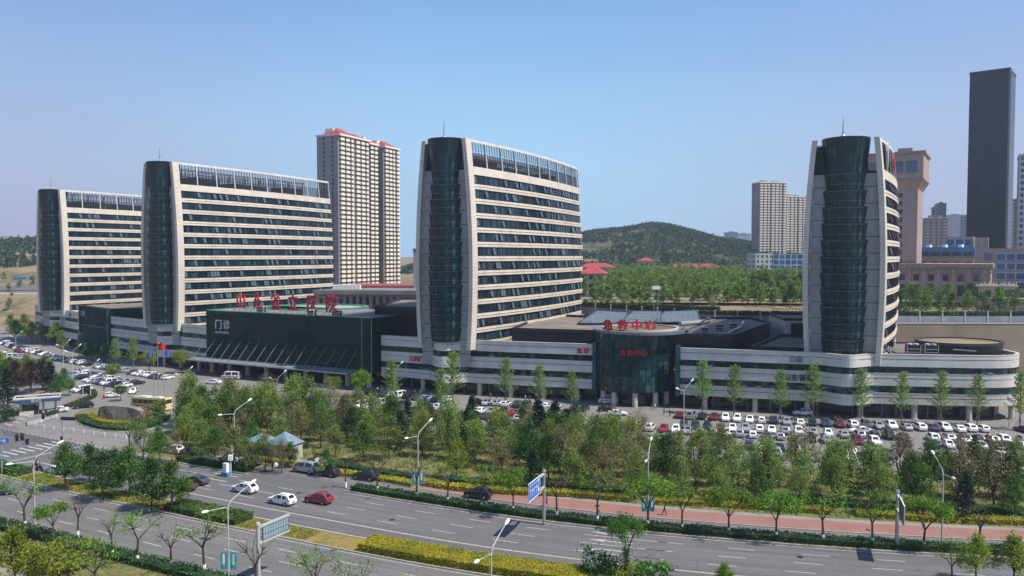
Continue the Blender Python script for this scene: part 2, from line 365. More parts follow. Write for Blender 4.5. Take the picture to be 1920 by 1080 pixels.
def asphalt(name, col, dark, crack=True):
    m, nt, p = newmat(name); tc = N(nt, 'ShaderNodeTexCoord')
    n1 = N(nt, 'ShaderNodeTexNoise', Scale=.07, Detail=8.0, Roughness=.7); n2 = N(nt, 'ShaderNodeTexNoise', Scale=3.0, Detail=6.0, Roughness=.8)
    mp = N(nt, 'ShaderNodeMapping'); mp.inputs['Rotation'].default_value = (0, 0, R(22)); mp.inputs['Scale'].default_value = (.12, 1.2, 1)
    n3 = N(nt, 'ShaderNodeTexNoise', Scale=.6, Detail=5.0)
    for n in (n1, n2): nt.links.new(tc.outputs['Object'], n.inputs['Vector'])
    nt.links.new(tc.outputs['Object'], mp.inputs[0]); nt.links.new(mp.outputs[0], n3.inputs['Vector'])
    c = mixc(nt, ramp(nt, n1.outputs[0], 0, 1, .35, .65), col, dark)
    c = mixc(nt, ramp(nt, n3.outputs[0], 0, .55, .45, .7), c, tuple(x * .68 for x in col))
    c = mixc(nt, ramp(nt, n2.outputs[0], 0, .5, .3, .7), c, tuple(min(1, x * 1.25) for x in col))
    if crack:
        vo = N(nt, 'ShaderNodeTexVoronoi', feature='DISTANCE_TO_EDGE', Scale=.06); nd = N(nt, 'ShaderNodeTexNoise', Scale=.4, Detail=4.0)
        nt.links.new(tc.outputs['Object'], nd.inputs['Vector']); ad = N(nt, 'ShaderNodeMix', data_type='VECTOR'); ad.inputs[0].default_value = .04
        nt.links.new(tc.outputs['Object'], ad.inputs[4]); nt.links.new(nd.outputs['Color'], ad.inputs[5]); nt.links.new(ad.outputs[1], vo.inputs['Vector'])
        c = mixc(nt, ramp(nt, vo.outputs[0], .55, 0, 0, .004), c, tuple(x * .45 for x in col))
    nt.links.new(c, p.inputs['Base Color']); p.inputs['Roughness'].default_value = .85; p.inputs['Specular IOR Level'].default_value = .3
    return m
M['terrain'] = groundmat('terrain', [(.21, .16, .10), (.12, .115, .05), (.24, .17, .11)], [.03, .15])
M['earth'] = groundmat('bare_earth', [(.25, .175, .115), (.17, .12, .075), (.10, .10, .045)], [.05, .02])
M['plaza'] = asphalt('plaza_asphalt', (.185, .172, .160), (.15, .14, .13))
M['road'] = asphalt('road_asphalt', (.125, .122, .122), (.105, .103, .105))
M['road2'] = asphalt('near_road_asphalt', (.150, .143, .135), (.125, .12, .115))
M['garden'] = groundmat('garden_soil', [(.20, .165, .075), (.10, .14, .035), (.07, .11, .025), (.17, .12, .065)], [.18, .35, .9])
M['drygrass'] = groundmat('dry_grass', [(.22, .17, .045), (.12, .13, .03), (.26, .16, .07)], [.5, 1.2])
M['pave'] = stone('grey_paving', (.27, .245, .225), .8, .8, .85, .02)
M['redpave'] = stone('red_paving', (.30, .15, .125), .5, .25, .85, .02)
M['kerbstone'] = mat('kerb_stone', (.42, .40, .37), .8)
M['line'] = mat('road_paint', (.46, .44, .40), .7, var=.18, scale=2.5)
M['lineyel'] = mat('yellow_road_paint', (.42, .37, .27), .7, var=.15, scale=2)

g = grid_sheet('ground', np.concatenate([np.arange(-400, 401, 8.0), [-9000, -4000, -2000, -1200, -800, -600, 600, 800, 1200, 2000, 4000, 9000]]).tolist() and
               sorted(set(np.concatenate([np.arange(-400, 401, 8.0), [-9000, -4000, -2000, -1200, -800, -600, 600, 800, 1200, 2000, 4000, 9000], [58, 60, 62]]).tolist())),
               sorted(set(np.concatenate([[-60, 0, 60, 120, 180, 230, 240, 250], np.arange(256, 520, 2.0), np.arange(520, 900, 30.0), [1200, 2000, 4000, 9000, 15000]]).tolist())),
               hter, M['terrain'])
def roadmat(name, col):
    m, nt, p = newmat(name); uv = N(nt, 'ShaderNodeUVMap'); tc = N(nt, 'ShaderNodeTexCoord')
    def nz(sc_, src, scale, det=5.0):
        mp = N(nt, 'ShaderNodeMapping'); mp.inputs['Scale'].default_value = sc_; nt.links.new(src, mp.inputs[0]); n = N(nt, 'ShaderNodeTexNoise', Scale=scale, Detail=det, Roughness=.65); nt.links.new(mp.outputs[0], n.inputs['Vector']); return n.outputs[0]
    c = mixc(nt, ramp(nt, nz((.03, 1.0, 1), uv.outputs[0], 1.1), 0, .9, .38, .66), tuple(x * 1.12 for x in col), tuple(x * .70 for x in col))       # tyre tracks along the lane
    c = mixc(nt, ramp(nt, nz((.4, .8, 1), uv.outputs[0], .12, 7), 0, .7, .42, .62), c, tuple(x * .84 for x in col))
    c = mixc(nt, ramp(nt, nz((1, 1, 1), tc.outputs['Object'], 2.2, 8), 0, .45, .45, .7), c, tuple(min(1, x * 1.35) for x in col))
    br = N(nt, 'ShaderNodeTexBrick', Scale=1.0); br.offset = .37; br.inputs['Brick Width'].default_value = 41; br.inputs['Row Height'].default_value = 3.9; br.inputs['Mortar Size'].default_value = .035
    br.inputs['Color1'].default_value = (1, 1, 1, 1); br.inputs['Color2'].default_value = (.88, .88, .88, 1); br.inputs['Mortar'].default_value = (.55, .55, .55, 1); nt.links.new(uv.outputs[0], br.inputs['Vector'])
    c = mixc(nt, 1.0, c, br.outputs[0], 'MULTIPLY')
    vo = N(nt, 'ShaderNodeTexVoronoi', feature='DISTANCE_TO_EDGE', Scale=.11); ad = N(nt, 'ShaderNodeVectorMath', operation='ADD'); nd = N(nt, 'ShaderNodeTexNoise', Scale=.5, Detail=6.0); nt.links.new(tc.outputs['Object'], nd.inputs['Vector']); sc2 = N(nt, 'ShaderNodeVectorMath', operation='SCALE'); sc2.inputs['Scale'].default_value = 5.0; nt.links.new(nd.outputs['Color'], sc2.inputs[0]); nt.links.new(tc.outputs['Object'], ad.inputs[0]); nt.links.new(sc2.outputs[0], ad.inputs[1]); nt.links.new(ad.outputs[0], vo.inputs['Vector'])
    c = mixc(nt, ramp(nt, vo.outputs[0], .5, 0, 0, .006), c, tuple(x * .4 for x in col))
    nt.links.new(c, p.inputs['Base Color']); p.inputs['Roughness'].default_value = .8; p.inputs['Specular IOR Level'].default_value = .3; return m
M['road'] = roadmat('road_asphalt', (.125, .122, .124)); M['road2'] = roadmat('near_road_asphalt', (.150, .143, .137))
def strip(name, cv, t0, t1, d0, d1, z, m, thick=0.0, step=1.6, kind='structure', parent=None):
    mb = MB(); n = max(1, int((t1 - t0) / step)); T = [t0 + (t1 - t0) * i / n for i in range(n + 1)]
    A = [cv.off(t, d0) for t in T]; B = [cv.off(t, d1) for t in T]
    for i in range(n):
        u0, u1 = T[i], T[i + 1]
        mb.face([(*A[i], z), (*A[i + 1], z), (*B[i + 1], z), (*B[i], z)], [(u0, d0), (u1, d0), (u1, d1), (u0, d1)])
        if thick:
            mb.face([(*A[i], z - thick), (*A[i + 1], z - thick), (*A[i + 1], z), (*A[i], z)], [(u0, 0), (u1, 0), (u1, thick), (u0, thick)])
            mb.face([(*B[i + 1], z - thick), (*B[i], z - thick), (*B[i], z), (*B[i + 1], z)], [(u1, 0), (u0, 0), (u0, thick), (u1, thick)])
    if thick:
        for a, b in ((B[0], A[0]), (A[-1], B[-1])):
            mb.face([(*a, z - thick), (*b, z - thick), (*b, z), (*a, z)])
    o = mb.build(name, m, parent, weld=True)
    if kind and not parent: o['kind'] = kind
    return o
def sheet(name, poly, z, m, thick=0.0):
    mb = MB()
    if thick: mb.prism(poly, z - thick, z, bottom=False)
    else:
        n = len(poly); ar = sum(poly[i][0] * poly[(i + 1) % n][1] - poly[(i + 1) % n][0] * poly[i][1] for i in range(n))
        if ar < 0: poly = poly[::-1]
        mb.face([(p[0], p[1], z) for p in poly], [(p[0], p[1]) for p in poly])
    o = mb.build(name, m); o['kind'] = 'structure'; return o
# hospital forecourt: one asphalt sheet that reaches the building and the left edge
fpts = [FRONT.off(FRONT.at(X), 14 if X > -215 else 10) for X in np.arange(-222, 112, 6)]
sheet('forecourt_paving', [(-300, 452)] + [tuple(p) for p in fpts] + [(150, 200), (190, 205), (190, 95), (110, 98), (60, 103), (25, 112), (0, 113), (-20, 123), (-46, 134), (-65, 144), (-100, 164), (-190, 220), (-300, 300)], 0.02, M['plaza'])
tL = 0.0; tR = KERB.L
strip('main_road', KERB, tL, tR, -16.2, 0.0, 0.03, M['road'])
strip('near_road', KERB, tL, tR, -33.5, -20.9, 0.03, M['road2'])
tI = KERB.at(-90)                       # the crossing lies left of here
strip('near_verge', KERB, tI - 5, tR, -44, -33.7, 0.10, M['garden'], .1)
strip('footpath', KERB, tI - 5, tR, -52, -44.2, 0.10, M['pave'], .1)
strip('near_park_ground', KERB, tI - 5, tR, -80, -52.2, 0.10, M['garden'], .1)
strip('side_lane', KERB, KERB.at(-64), tR, 3.3, 6.5, 0.034, M['road2'])
strip('side_road_mouth', KERB, KERB.at(-46.6), KERB.at(-27.3), -.02, 3.25, 0.032, M['road'])
strip('crossing_road', Cv([(-190, 250), (-118, 176), (-96, 140), (-70, 90)]), 0, 180, -18, 6, 0.026, M['road2'])
# red pavement behind the side lane
strip('pavement', KERB, KERB.at(-66), tR, 6.7, 11.0, 0.12, M['redpave'], .12)
strip('pavement_edge', KERB, KERB.at(-66), tR, 11.0, 12.3, 0.115, M['pave'], .115)
# garden belt
gp = [(272, 868), (300, 812), (360, 792), (430, 788), (520, 788), (640, 792), (700, 797), (780, 806), (900, 822), (1080, 842), (1270, 862), (1600, 884), (1920, 893), (2100, 900)]
gtop = [G(*p) for p in gp]
GB = Cv([(x, y) for x, y in sorted(gtop)])
bot = [tuple(KERB.off(KERB.at(X), 12.35)) for X in np.arange(gtop[-1][0], -66, -4)]
sheet('garden', gtop + bot, 0.11, M['garden'], .11)
def kerb(name, pts, w_=.16, h=.16, z0=0.0):
    mb = MB(); cv = Cv(pts) if not isinstance(pts, Cv) else pts
    n = int(cv.L / 1.5) + 1; T = [cv.L * i / n for i in range(n + 1)]
    for a, b in zip(T, T[1:]):
        p, q = cv.p(a), cv.p(b); mb.bar((*p, z0 + h / 2), (*q, z0 + h / 2), w_, h)
    o = mb.build(name, M['kerbstone']); o['kind'] = 'structure'; return o
def kerb_off(name, cv, t0, t1, d, **k):
    n = max(2, int((t1 - t0) / 2)); return kerb(name, [tuple(cv.off(t0 + (t1 - t0) * i / n, d)) for i in range(n + 1)], **k)
for a, b in ((-64, -46.5), (-27.5, 168)):
    kerb_off('kerb', KERB, KERB.at(a), KERB.at(b), .1); kerb_off('kerb', KERB, KERB.at(a), KERB.at(b), 3.25)
kerb_off('kerb', KERB, KERB.at(-88), KERB.at(165), -16.3); kerb_off('kerb', KERB, KERB.at(-88), KERB.at(165), -20.8)
kerb_off('kerb', KERB, tI - 5, tR, -33.6)
kerb_off('kerb', KERB, KERB.at(-66), tR, 6.6)
strip('median_soil', KERB, KERB.at(-88), KERB.at(165), -20.65, -16.45, .13, M['drygrass'], .1)
strip('hedge_soil', KERB, KERB.at(-63.6), KERB.at(-46.9), .2, 3.1, .12, M['garden'], .1)
strip('hedge_soil', KERB, KERB.at(-27.2), KERB.at(168), .2, 3.1, .12, M['garden'], .1)

# road markings (thin sheets above the asphalt)
mk = MB()
def dash(cv, t, l, d, wd, mb=None, z=.036, skip=None):
    mb = mb or mk; n = max(1, int(l / 1.5)); T = [t + l * i / n for i in range(n + 1)]
    for a, b in zip(T, T[1:]):
        mb.face([(*cv.off(a, d - wd / 2), z), (*cv.off(b, d - wd / 2), z), (*cv.off(b, d + wd / 2), z), (*cv.off(a, d + wd / 2), z)])
t = KERB.at(-76)
while t < tR - 8:
    for d in (-3.1, -6.2, -9.3):
        if not (KERB.at(9.5) < t < KERB.at(19)): dash(KERB, t + (d * .4), 3.4, d, .16)
    t += 9.0
t = KERB.at(-85)
while t < tR - 8:
    dash(KERB, t, 3.6, -24.2, .16); dash(KERB, t + 3, 3.6, -27.4, .16); dash(KERB, t + 1, 3.6, -30.4, .16); t += 9.2
for d, a in ((-.55, -27), (-15.9, -88), (-21.3, -88), (-33.1, -88)): dash(KERB, KERB.at(a), tR - KERB.at(a), d, .13)
dash(KERB, KERB.at(-66), KERB.at(-47) - KERB.at(-66), -.55, .13)
for d in (-3.1, -6.2, -9.3):
    dash(KERB, KERB.at(11), 11, d, .16); dash(KERB, KERB.at(-77), 26, d, .16)
def arrow(cv, t, d, kind):
    q = cv.tan(t); o = cv.off(t, d); n = Vector((-q.y, q.x))
    P = lambda a, b: (o.x + q.x * a + n.x * b, o.y + q.y * a + n.y * b, .037)
    mk.face([P(2.2, -.14), P(6.0, -.14), P(6.0, .14), P(2.2, .14)])
    if kind == 'ahead': mk.face([P(0, 0), P(2.4, -.5), P(2.4, .5)])
    else:
        s = -1 if kind == 'left' else 1
        mk.face([P(2.6, -.14), P(2.2, .14), P(1.0, s * 1.0 + .1), P(1.3, s * 1.0 - .25)][::1]); mk.face([P(-.4, s * 1.2), P(1.6, s * .55), P(1.7, s * 1.45)])
for X in (11.5, -52):
    tt = KERB.at(X); arrow(KERB, tt, -1.8, 'ahead'); arrow(KERB, tt + .3, -4.7, 'ahead'); arrow(KERB, tt, -7.8, 'left')
for k in range(9):                       # zebra at the crossing, lower left
    x0, y0 = G(2 + k * 12, 896 - k * 2.6)
    dx, dy = KERB.tan(KERB.at(-85))
    c = KERB.off(KERB.at(-92), -1.5 - k * 1.6)
    mk.face([(c.x - dx * 2.6, c.y - dy * 2.6 - .3, .04), (c.x + dx * 2.6, c.y + dy * 2.6 - .3, .04), (c.x + dx * 2.6, c.y + dy * 2.6 + .3, .04), (c.x - dx * 2.6, c.y - dy * 2.6 + .3, .04)])
dash(KERB, KERB.at(-86.5), .4, -8, 14.5, z=.0365)
lm = mk.build('road_markings', M['line'])
lm['kind'] = 'structure'
ym = MB()
dash(KERB, KERB.at(-84), tR - KERB.at(-84), -12.2, .32, ym, .0365)
o = ym.build('centre_line', M['lineyel']); o['kind'] = 'structure'
# worn hatching across the hospital mouth, upper left of the crossing
hm = MB()
for k in range(36):
    a = G(0 + k * 8.5, 803 + k * 1.55); b = G(14 + k * 8.5, 817 + k * 1.9)
    u = Vector((b[0] - a[0], b[1] - a[1])).normalized(); n_ = Vector((-u.y, u.x)) * .055
    hm.face([(a[0] - n_.x, a[1] - n_.y, .03), (b[0] - n_.x, b[1] - n_.y, .03), (b[0] + n_.x, b[1] + n_.y, .03), (a[0] + n_.x, a[1] + n_.y, .03)])
for k in range(6):
    a = G(10 + 12 * k, 795 - 5.5 * k); b = G(24 + 12 * k, 798 - 5.5 * k)
    n_ = Vector((.1, .22))
    hm.face([(a[0] - n_.x, a[1] - n_.y, .03), (b[0] - n_.x, b[1] - n_.y, .03), (b[0] + n_.x, b[1] + n_.y, .03), (a[0] + n_.x, a[1] + n_.y, .03)])
o = hm.build('hatch_markings', M['line']); o['kind'] = 'structure'
# painted line work on the plaza
pm = MB()
for (x0, y0, x1, y1) in ((285, 748, 460, 722), (400, 741, 480, 758), (455, 728, 540, 742), (395, 722, 450, 732), (500, 735, 560, 748), (330, 741, 480, 745)):
    a, b = G(x0, y0), G(x1, y1); v_ = Vector((b[0] - a[0], b[1] - a[1])); n_ = Vector((-v_.y, v_.x)).normalized() * .1
    pm.face([(a[0] - n_.x, a[1] - n_.y, .03), (b[0] - n_.x, b[1] - n_.y, .03), (b[0] + n_.x, b[1] + n_.y, .03), (a[0] + n_.x, a[1] + n_.y, .03)])
o = pm.build('plaza_markings', M['line']); o['kind'] = 'structure'
# ================= hospital =================
U = Vector((0.443, 0.8965)); V = Vector((0.8965, -0.443))
def text_obj(s, size, m, parent, loc, rz, name='lettering', ext=.08, bold=.0, tilt=R(90), align='CENTER', space=1.0):
    cu = bpy.data.curves.new(name, 'FONT'); cu.body = s; cu.size = size; cu.extrude = ext; cu.align_x = align; cu.space_character = space
    tmp = bpy.data.objects.new(name + '_src', cu); C.objects.link(tmp)
    bpy.context.view_layer.update()
    me = bpy.data.meshes.new_from_object(tmp.evaluated_get(bpy.context.evaluated_depsgraph_get()))
    bpy.data.objects.remove(tmp); bpy.data.curves.remove(cu)
    me.materials.clear(); me.materials.append(m); me.name = name
    if bold:                                  # heavier strokes: the same outline repeated a little to each side, each copy 3 mm deeper
        import bmesh
        bm = bmesh.new(); bm.from_mesh(me); base = list(bm.verts) + list(bm.edges) + list(bm.faces); k = size * .03 * min(1.5, bold / .05)
        for j, (dx, dy) in enumerate(((k, 0), (-k, 0), (0, k * .8), (0, -k * .8))):
            r = bmesh.ops.duplicate(bm, geom=base); bmesh.ops.translate(bm, verts=[e for e in r['geom'] if isinstance(e, bmesh.types.BMVert)], vec=(dx, dy, -.004 * (j + 1)))
        bm.to_mesh(me); bm.free()
    o = bpy.data.objects.new(name, me); C.objects.link(o)
    if parent: o.parent = parent
    o.location = loc; o.rotation_euler = (tilt, 0, rz); return o

def tower(key, c0, ztop, rows, label, group='tall hospital ward towers'):
    W = 14.0; L = 80.0; NS = 26
    T = thing('hospital_tower', label, 'hospital tower', (c0[0], c0[1], 0), 0, group)
    z_open_top = ztop - .75; z_open = ztop - 7.4; zrow = ztop - 9.6; zbot = 14.9
    zw = ztop - 8.2
    def bow(z): return 2.2 * (1 - ((z - 34) / 36.0) ** 2)
    def F(side, s, z, d=0.0):
        q = 2.6 * 4 * (s / L) * (1 - s / L) + bow(z) - d
        if side > 0: p = U * s + V * q
        else: p = U * s - V * (W + q)
        return (p.x, p.y, z)
    def slab(mb, side, s0, s1, z0, z1, dep, n, m=0, d0=0.0):
        S = [s0 + (s1 - s0) * i / n for i in range(n + 1)]
        for a, b in zip(S, S[1:]):
            o = [F(side, a, z0, d0), F(side, b, z0, d0), F(side, b, z1, d0), F(side, a, z1, d0)]; i = [F(side, a, z0, dep), F(side, b, z0, dep), F(side, b, z1, dep), F(side, a, z1, dep)]
            mb.face(o if side > 0 else o[::-1], [(a, z0), (b, z0), (b, z1), (a, z1)] if side > 0 else [(a, z1), (b, z1), (b, z0), (a, z0)], m)
            mb.face([o[3], o[2], i[2], i[3]], [(a, 0), (b, 0), (b, .3), (a, .3)], m); mb.face([o[1], o[0], i[0], i[1]], [(b, 0), (a, 0), (a, .3), (b, .3)], m)
        for s_ in (s0, s1):
            mb.face([F(side, s_, z0, d0), F(side, s_, z0, dep), F(side, s_, z1, dep), F(side, s_, z1, d0)], [(0, z0), (.3, z0), (.3, z1), (0, z1)], m)
    rw = random.Random(key)
    for side in (1, -1):
        # horizontal stone bands: one ribbon between every two window rows
        for k in range(rows + 1):
            zt = z_open if k == 0 else zrow - 3.92 * (k - 1) - 2.55
            zb = zrow - 3.92 * k
            if k == rows: zb = zbot - .6
            if zt - zb < .2: continue
            mb = MB(); slab(mb, side, 1.0, L, zb, zt, .45, NS)
            if k: slab(mb, side, 1.0, L, zt - .62, zt - .5, .0, NS, d0=-.12)
            mb.build('stone_band', M['band'], T)
        for k in range(rows):
            zt = zrow - 3.92 * k; zb = zt - 2.55
            mb = MB(); S = [1 + (L - 1.5) * i / NS for i in range(NS + 1)]
            for a, b in zip(S, S[1:]):
                f = [F(side, a, zb, .4), F(side, b, zb, .4), F(side, b, zt, .4), F(side, a, zt, .4)]
                uu = [(a, zb - zt + 2.3 + 2.4 * k), (b, zb - zt + 2.3 + 2.4 * k), (b, 2.3 + 2.4 * k), (a, 2.3 + 2.4 * k)]
                mb.face(f if side > 0 else f[::-1], uu if side > 0 else uu[::-1])
            gl = mb.build('window_band', M['tglass'], T)
            if side > 0:
                fr = MB()
                for i in range(1, int((L - 2) / 2.6)):
                    s = 1 + i * 2.6
                    fr.bar(F(1, s, zb, .34), F(1, s, zt, .34), .12, .12)
                slab(fr, 1, 1.0, L - .5, zb + .0, zb + .12, .4, NS, d0=.28); slab(fr, 1, 1.0, L - .5, zt - .12, zt, .4, NS, d0=.28)
                # top-hung sashes standing open
                for i in range(int((L - 2) / 1.3)):
                    if rw.random() < .15:
                        s = 1.1 + i * 1.3
                        a, b = F(1, s, zt - .25, .30), F(1, s + 1.1, zt - .25, .30); c, d = F(1, s + 1.1, zb + .45, -.18), F(1, s, zb + .45, -.18)
                        fr.face([d, c, b, a], m=1)
                fr.build('window_frame', [M['dark'], M['sash']], gl)
        # crown: pale top rail, posts, louvres
        cr = MB(); slab(cr, side, -.1, L, z_open_top, ztop, .5, NS)
        for i in range(1, 11): 
            s = i * 8.0 if i < 10 else L - .3
            slab(cr, side, s - .17, s + .17, z_open, z_open_top, .35, 1)
        cr.build('crown_frame', M['rail'], T)
        lv = MB(); n = 16
        for i in range(13):
            z = z_open + .15 + i * .30 
            slab(lv, side, 1.2, L - .6, z, z + .13, 1.0, n, d0=.7)
        for i in range(4): slab(lv, side, 1.2, L - .6, z_open + 4.6 + i * .55, z_open + 4.68 + i * .55, .9, n, d0=.8)
        for i in range(int(L / 1.35)):
            s = 1.3 + i * 1.34; lv.bar(F(side, s, z_open, .6), F(side, s, z_open_top, .6), .12, .16)
        lv.build('crown_louvres', M['louvre'], T)
        # blade: the free front edge of the long face, running down over the podium
        bl = MB(); n = 22; zlo = 12.8 if side > 0 else 14.0
        Z = [zlo + (ztop - zlo) * i / n for i in range(n + 1)]
        for z0, z1 in zip(Z, Z[1:]):
            for (sa, da, sb, db) in ((-1.3, -.05, 1.1, -.05), (1.1, 1.15, -1.3, 1.15), (-1.3, 1.15, -1.3, -.05)):
                bl.face([F(side, sa, z0, da), F(side, sb, z0, db), F(side, sb, z1, db), F(side, sa, z1, da)], [(0, z0), (1, z0), (1, z1), (0, z1)])
        for z in (zlo, ztop): bl.face([F(side, -1.3, z, -.05), F(side, 1.1, z, -.05), F(side, 1.1, z, 1.15), F(side, -1.3, z, 1.15)])
        bl.build('blade', M['blade'], T)
    # end walls with stone cladding (front one carries the glass nose) and flat roof
    for s, nm in ((0.0, 'end_wall'), (L, 'rear_wall')):
        ew = MB(); n = 20; Z = [8 + (zw - 8) * i / n for i in range(n + 1)]; yo = s
        for z0, z1 in zip(Z, Z[1:]):
            for a0, a1 in ((0, .32), (.32, .68), (.68, 1)):
                def E(a, z):
                    l, r = Vector(F(-1, yo, z, .6)), Vector(F(1, yo, z, .6)); return l.lerp(r, a)
                f = [E(a0, z0), E(a1, z0), E(a1, z1), E(a0, z1)]
                ew.face(f, [(a0 * 16, z0), (a1 * 16, z0), (a1 * 16, z1), (a0 * 16, z1)])
        ew.face([F(-1, yo, zw, .6), F(1, yo, zw, .6), F(1, yo + (2 if s == 0 else -2), zw, .6), F(-1, yo + (2 if s == 0 else -2), zw, .6)])
        ew.build(nm, M['ashlar'], T)
    rf = MB(); S = [L * i / NS for i in range(NS + 1)]; zr = z_open - .3
    for a, b in zip(S, S[1:]): rf.face([F(1, a, zr, .5), F(1, b, zr, .5), F(-1, b, zr, .5), F(-1, a, zr, .5)], [(0, a), (0, b), (16, b), (16, a)])
    rf.build('roof', M['roof_grey'], T)
    pl = MB(); p = U * 14 - V * 7
    for (s, wdt, dp, h) in ((16, 9, 12, 3.5), (38, 8, 18, 2.8), (62, 8, 10, 3.6)):
        q = U * s - V * (W / 2); pl.box((q.x, q.y, zr + h / 2), (dp, wdt, h), math.atan2(U.y, U.x))
    pl.build('plant_room', M['louvre'], T)
    # screen between the blades above the end wall
    scn = MB()
    for i in range(24):
        z = zw + .2 + i * .30
        a, b = Vector(F(-1, .8, z, .9)), Vector(F(-1, .8, z, .9)).lerp(Vector(F(1, .8, z, .9)), .36)
        scn.bar(a, b, .1, .14)
    a, b = Vector(F(-1, 1.3, zw, .9)), Vector(F(-1, 1.3, zw, .9)).lerp(Vector(F(1, 1.3, zw, .9)), .40)
    scn.face([a, b, (b.x, b.y, ztop - 1.2), (a.x, a.y, ztop - 1.2)])
    scn.build('roof_screen', M['dark'], T)
    # glass nose
    nc = -V * (W / 2) + U * 0.9
    def cone(mb, z0, r0, z1, r1, n=36, m=0, vo=0.0):
        for i in range(n):
            t0, t1 = 2 * math.pi * i / n, 2 * math.pi * (i + 1) / n
            P = lambda r, t, z: (nc.x + r * math.cos(t), nc.y + r * math.sin(t), z)
            mb.face([P(r0, t0, z0), P(r0, t1, z0), P(r1, t1, z1), P(r1, t0, z1)], [(t0 * 5, z0 + vo), (t1 * 5, z0 + vo), (t1 * 5, z1 + vo), (t0 * 5, z1 + vo)], m)
    nf = int(round((zw - 15.6) / 3.92)); 
    for k in range(nf):
        z1 = zw - 3.92 * k; z0 = z1 - 3.92; f = 1 - ((z1 - 36) / 26.0) ** 2
        rt = 4.35 + .95 * f; rb = rt - .5
        mb = MB(); cone(mb, z0 + .02, rb, z1 - .25, rt, vo=-z0); mb.build('glass_bay', M['nose'], T, smooth=False)
        rg = MB(); cone(rg, z1 - .25, rt, z1 - .25, rt + .14); cone(rg, z1 - .25, rt + .14, z1 - .05, rt + .14); cone(rg, z1 - .05, rt + .14, z1 - .05, 3.2)
        cone(rg, z0 + 1.25, rb + .17, z0 + 1.36, rb + .19, m=1); cone(rg, z0 + 2.3, rb + .28, z0 + 2.36, rb + .29, m=1); cone(rg, z1 - .4, rt + .05, z1 - .3, rt + .06, m=1)
        for i in range(24):
            t_ = 2 * math.pi * i / 24
            rg.bar((nc.x + (rb + .03) * math.cos(t_), nc.y + (rb + .03) * math.sin(t_), z0), (nc.x + (rt + .03) * math.cos(t_), nc.y + (rt + .03) * math.sin(t_), z1 - .25), .09, .09)
        rg.build('ledge', [M['ledge'], M['ledge_pale']], T)
    mb = MB(); cone(mb, zw, 4.35, ztop - 3.2, 5.0, vo=-zw); cone(mb, ztop - 3.2, 5.05, ztop + .1, 5.35, vo=-zw)
    mb.build('nose_crown', M['nose'], T)
    rg = MB()
    for i in range(24):
        t_ = 2 * math.pi * i / 24; e = (math.cos(t_), math.sin(t_))
        rg.bar((nc.x + 4.4 * e[0], nc.y + 4.4 * e[1], zw), (nc.x + 5.05 * e[0], nc.y + 5.05 * e[1], ztop - 3.2), .09, .09)
        rg.bar((nc.x + 5.1 * e[0], nc.y + 5.1 * e[1], ztop - 3.2), (nc.x + 5.4 * e[0], nc.y + 5.4 * e[1], ztop + .1), .09, .09)
    for i in range(7): r_ = 5.12 + i * .035; cone(rg, ztop - 3.0 + i * .42, r_ + .04, ztop - 2.9 + i * .42, r_ + .06)
    cone(rg, ztop - .1, 5.42, ztop + .18, 5.44); cone(rg, ztop + .18, 5.44, ztop + .18, 5.1)
    cone(rg, ztop - .1, 5.3, ztop - .1, .01); rg.build('crown_ring', M['ledge'], T)
    an = MB(); x, y = nc.x - .9, nc.y - .4; zt = ztop
    an.tube([(x, y, zt - 1), (x, y, zt + 2.2), (x, y, zt + 5.4)], [.16, .1, .05], 6)
    for i in range(6): an.tube([(x, y, zt + 1.4 + i * .5), (x, y, zt + 1.5 + i * .5)], [.34 - i * .03, .34 - i * .03], 8)
    an.box((x + .2, y, zt + 4.4), (.5, .06, .06))
    for i in range(5):
        a0, a1 = -math.pi / 2 + math.pi * i / 5, -math.pi / 2 + math.pi * (i + 1) / 5
        an.tube([(x, y, zt + .75 + .55 * math.sin(a0)), (x, y, zt + .75 + .55 * math.sin(a1))], [.55 * math.cos(a0) + .01, .55 * math.cos(a1) + .01], 10)
    an.build('antenna', M['steel'], T)
    # slot windows of the left-hand return wall
    for k in range(rows):
        z = zrow - 3.92 * k - 1.2; mb = MB(); l = Vector(F(-1, 0, z, .6)).lerp(Vector(F(1, 0, z, .6)), .055); e = (l.x - U.x * .06, l.y - U.y * .06, z)
        mb.box(e, (.35, .12, 1.7 if k % 2 else 1.2), math.atan2(V.y, V.x)); mb.build('slot_window', M['chalk'], T)
    return T
M['sash'] = mat('open_sash', (.07, .11, .125), .15, var=.05, spec=.6)
M['ledge_pale'] = mat('nose_handrail', (.16, .21, .21), .3, .4, var=.05)
M['ledge'] = mat('nose_ledge', (.014, .024, .027), .3, .4, var=.05)
TW = {}
for key, c0, zt, rows, lab in (('A', (-190.9, 339), 66.4, 11, 'farthest left of the four curved ward towers, partly hidden behind its taller neighbour'),
                               ('B', (-114.2, 271.5), 70.2, 12, 'tall curved ward tower directly behind the dark glass entrance hall'),
                               ('C', (-11.9, 216.4), 70.0, 12, 'tall curved ward tower just right of the glass hall, long banded side in sun'),
                               ('D', (85.6, 187.4), 66.0, 11, 'rightmost curved ward tower with its dark glass nose facing the camera')):
    TW[key] = (tower(key, c0, zt, rows, lab), c0, zt)
T, c0, zt = TW['D']
o = text_obj('山东省立医院', 3.6, M['red'], T, (U.x * 20 + V.x * 3.25, U.y * 20 + V.y * 3.25, zt - 5.6), math.atan2(U.y, U.x), ext=.12, bold=.05)
mb = MB(); n = 28
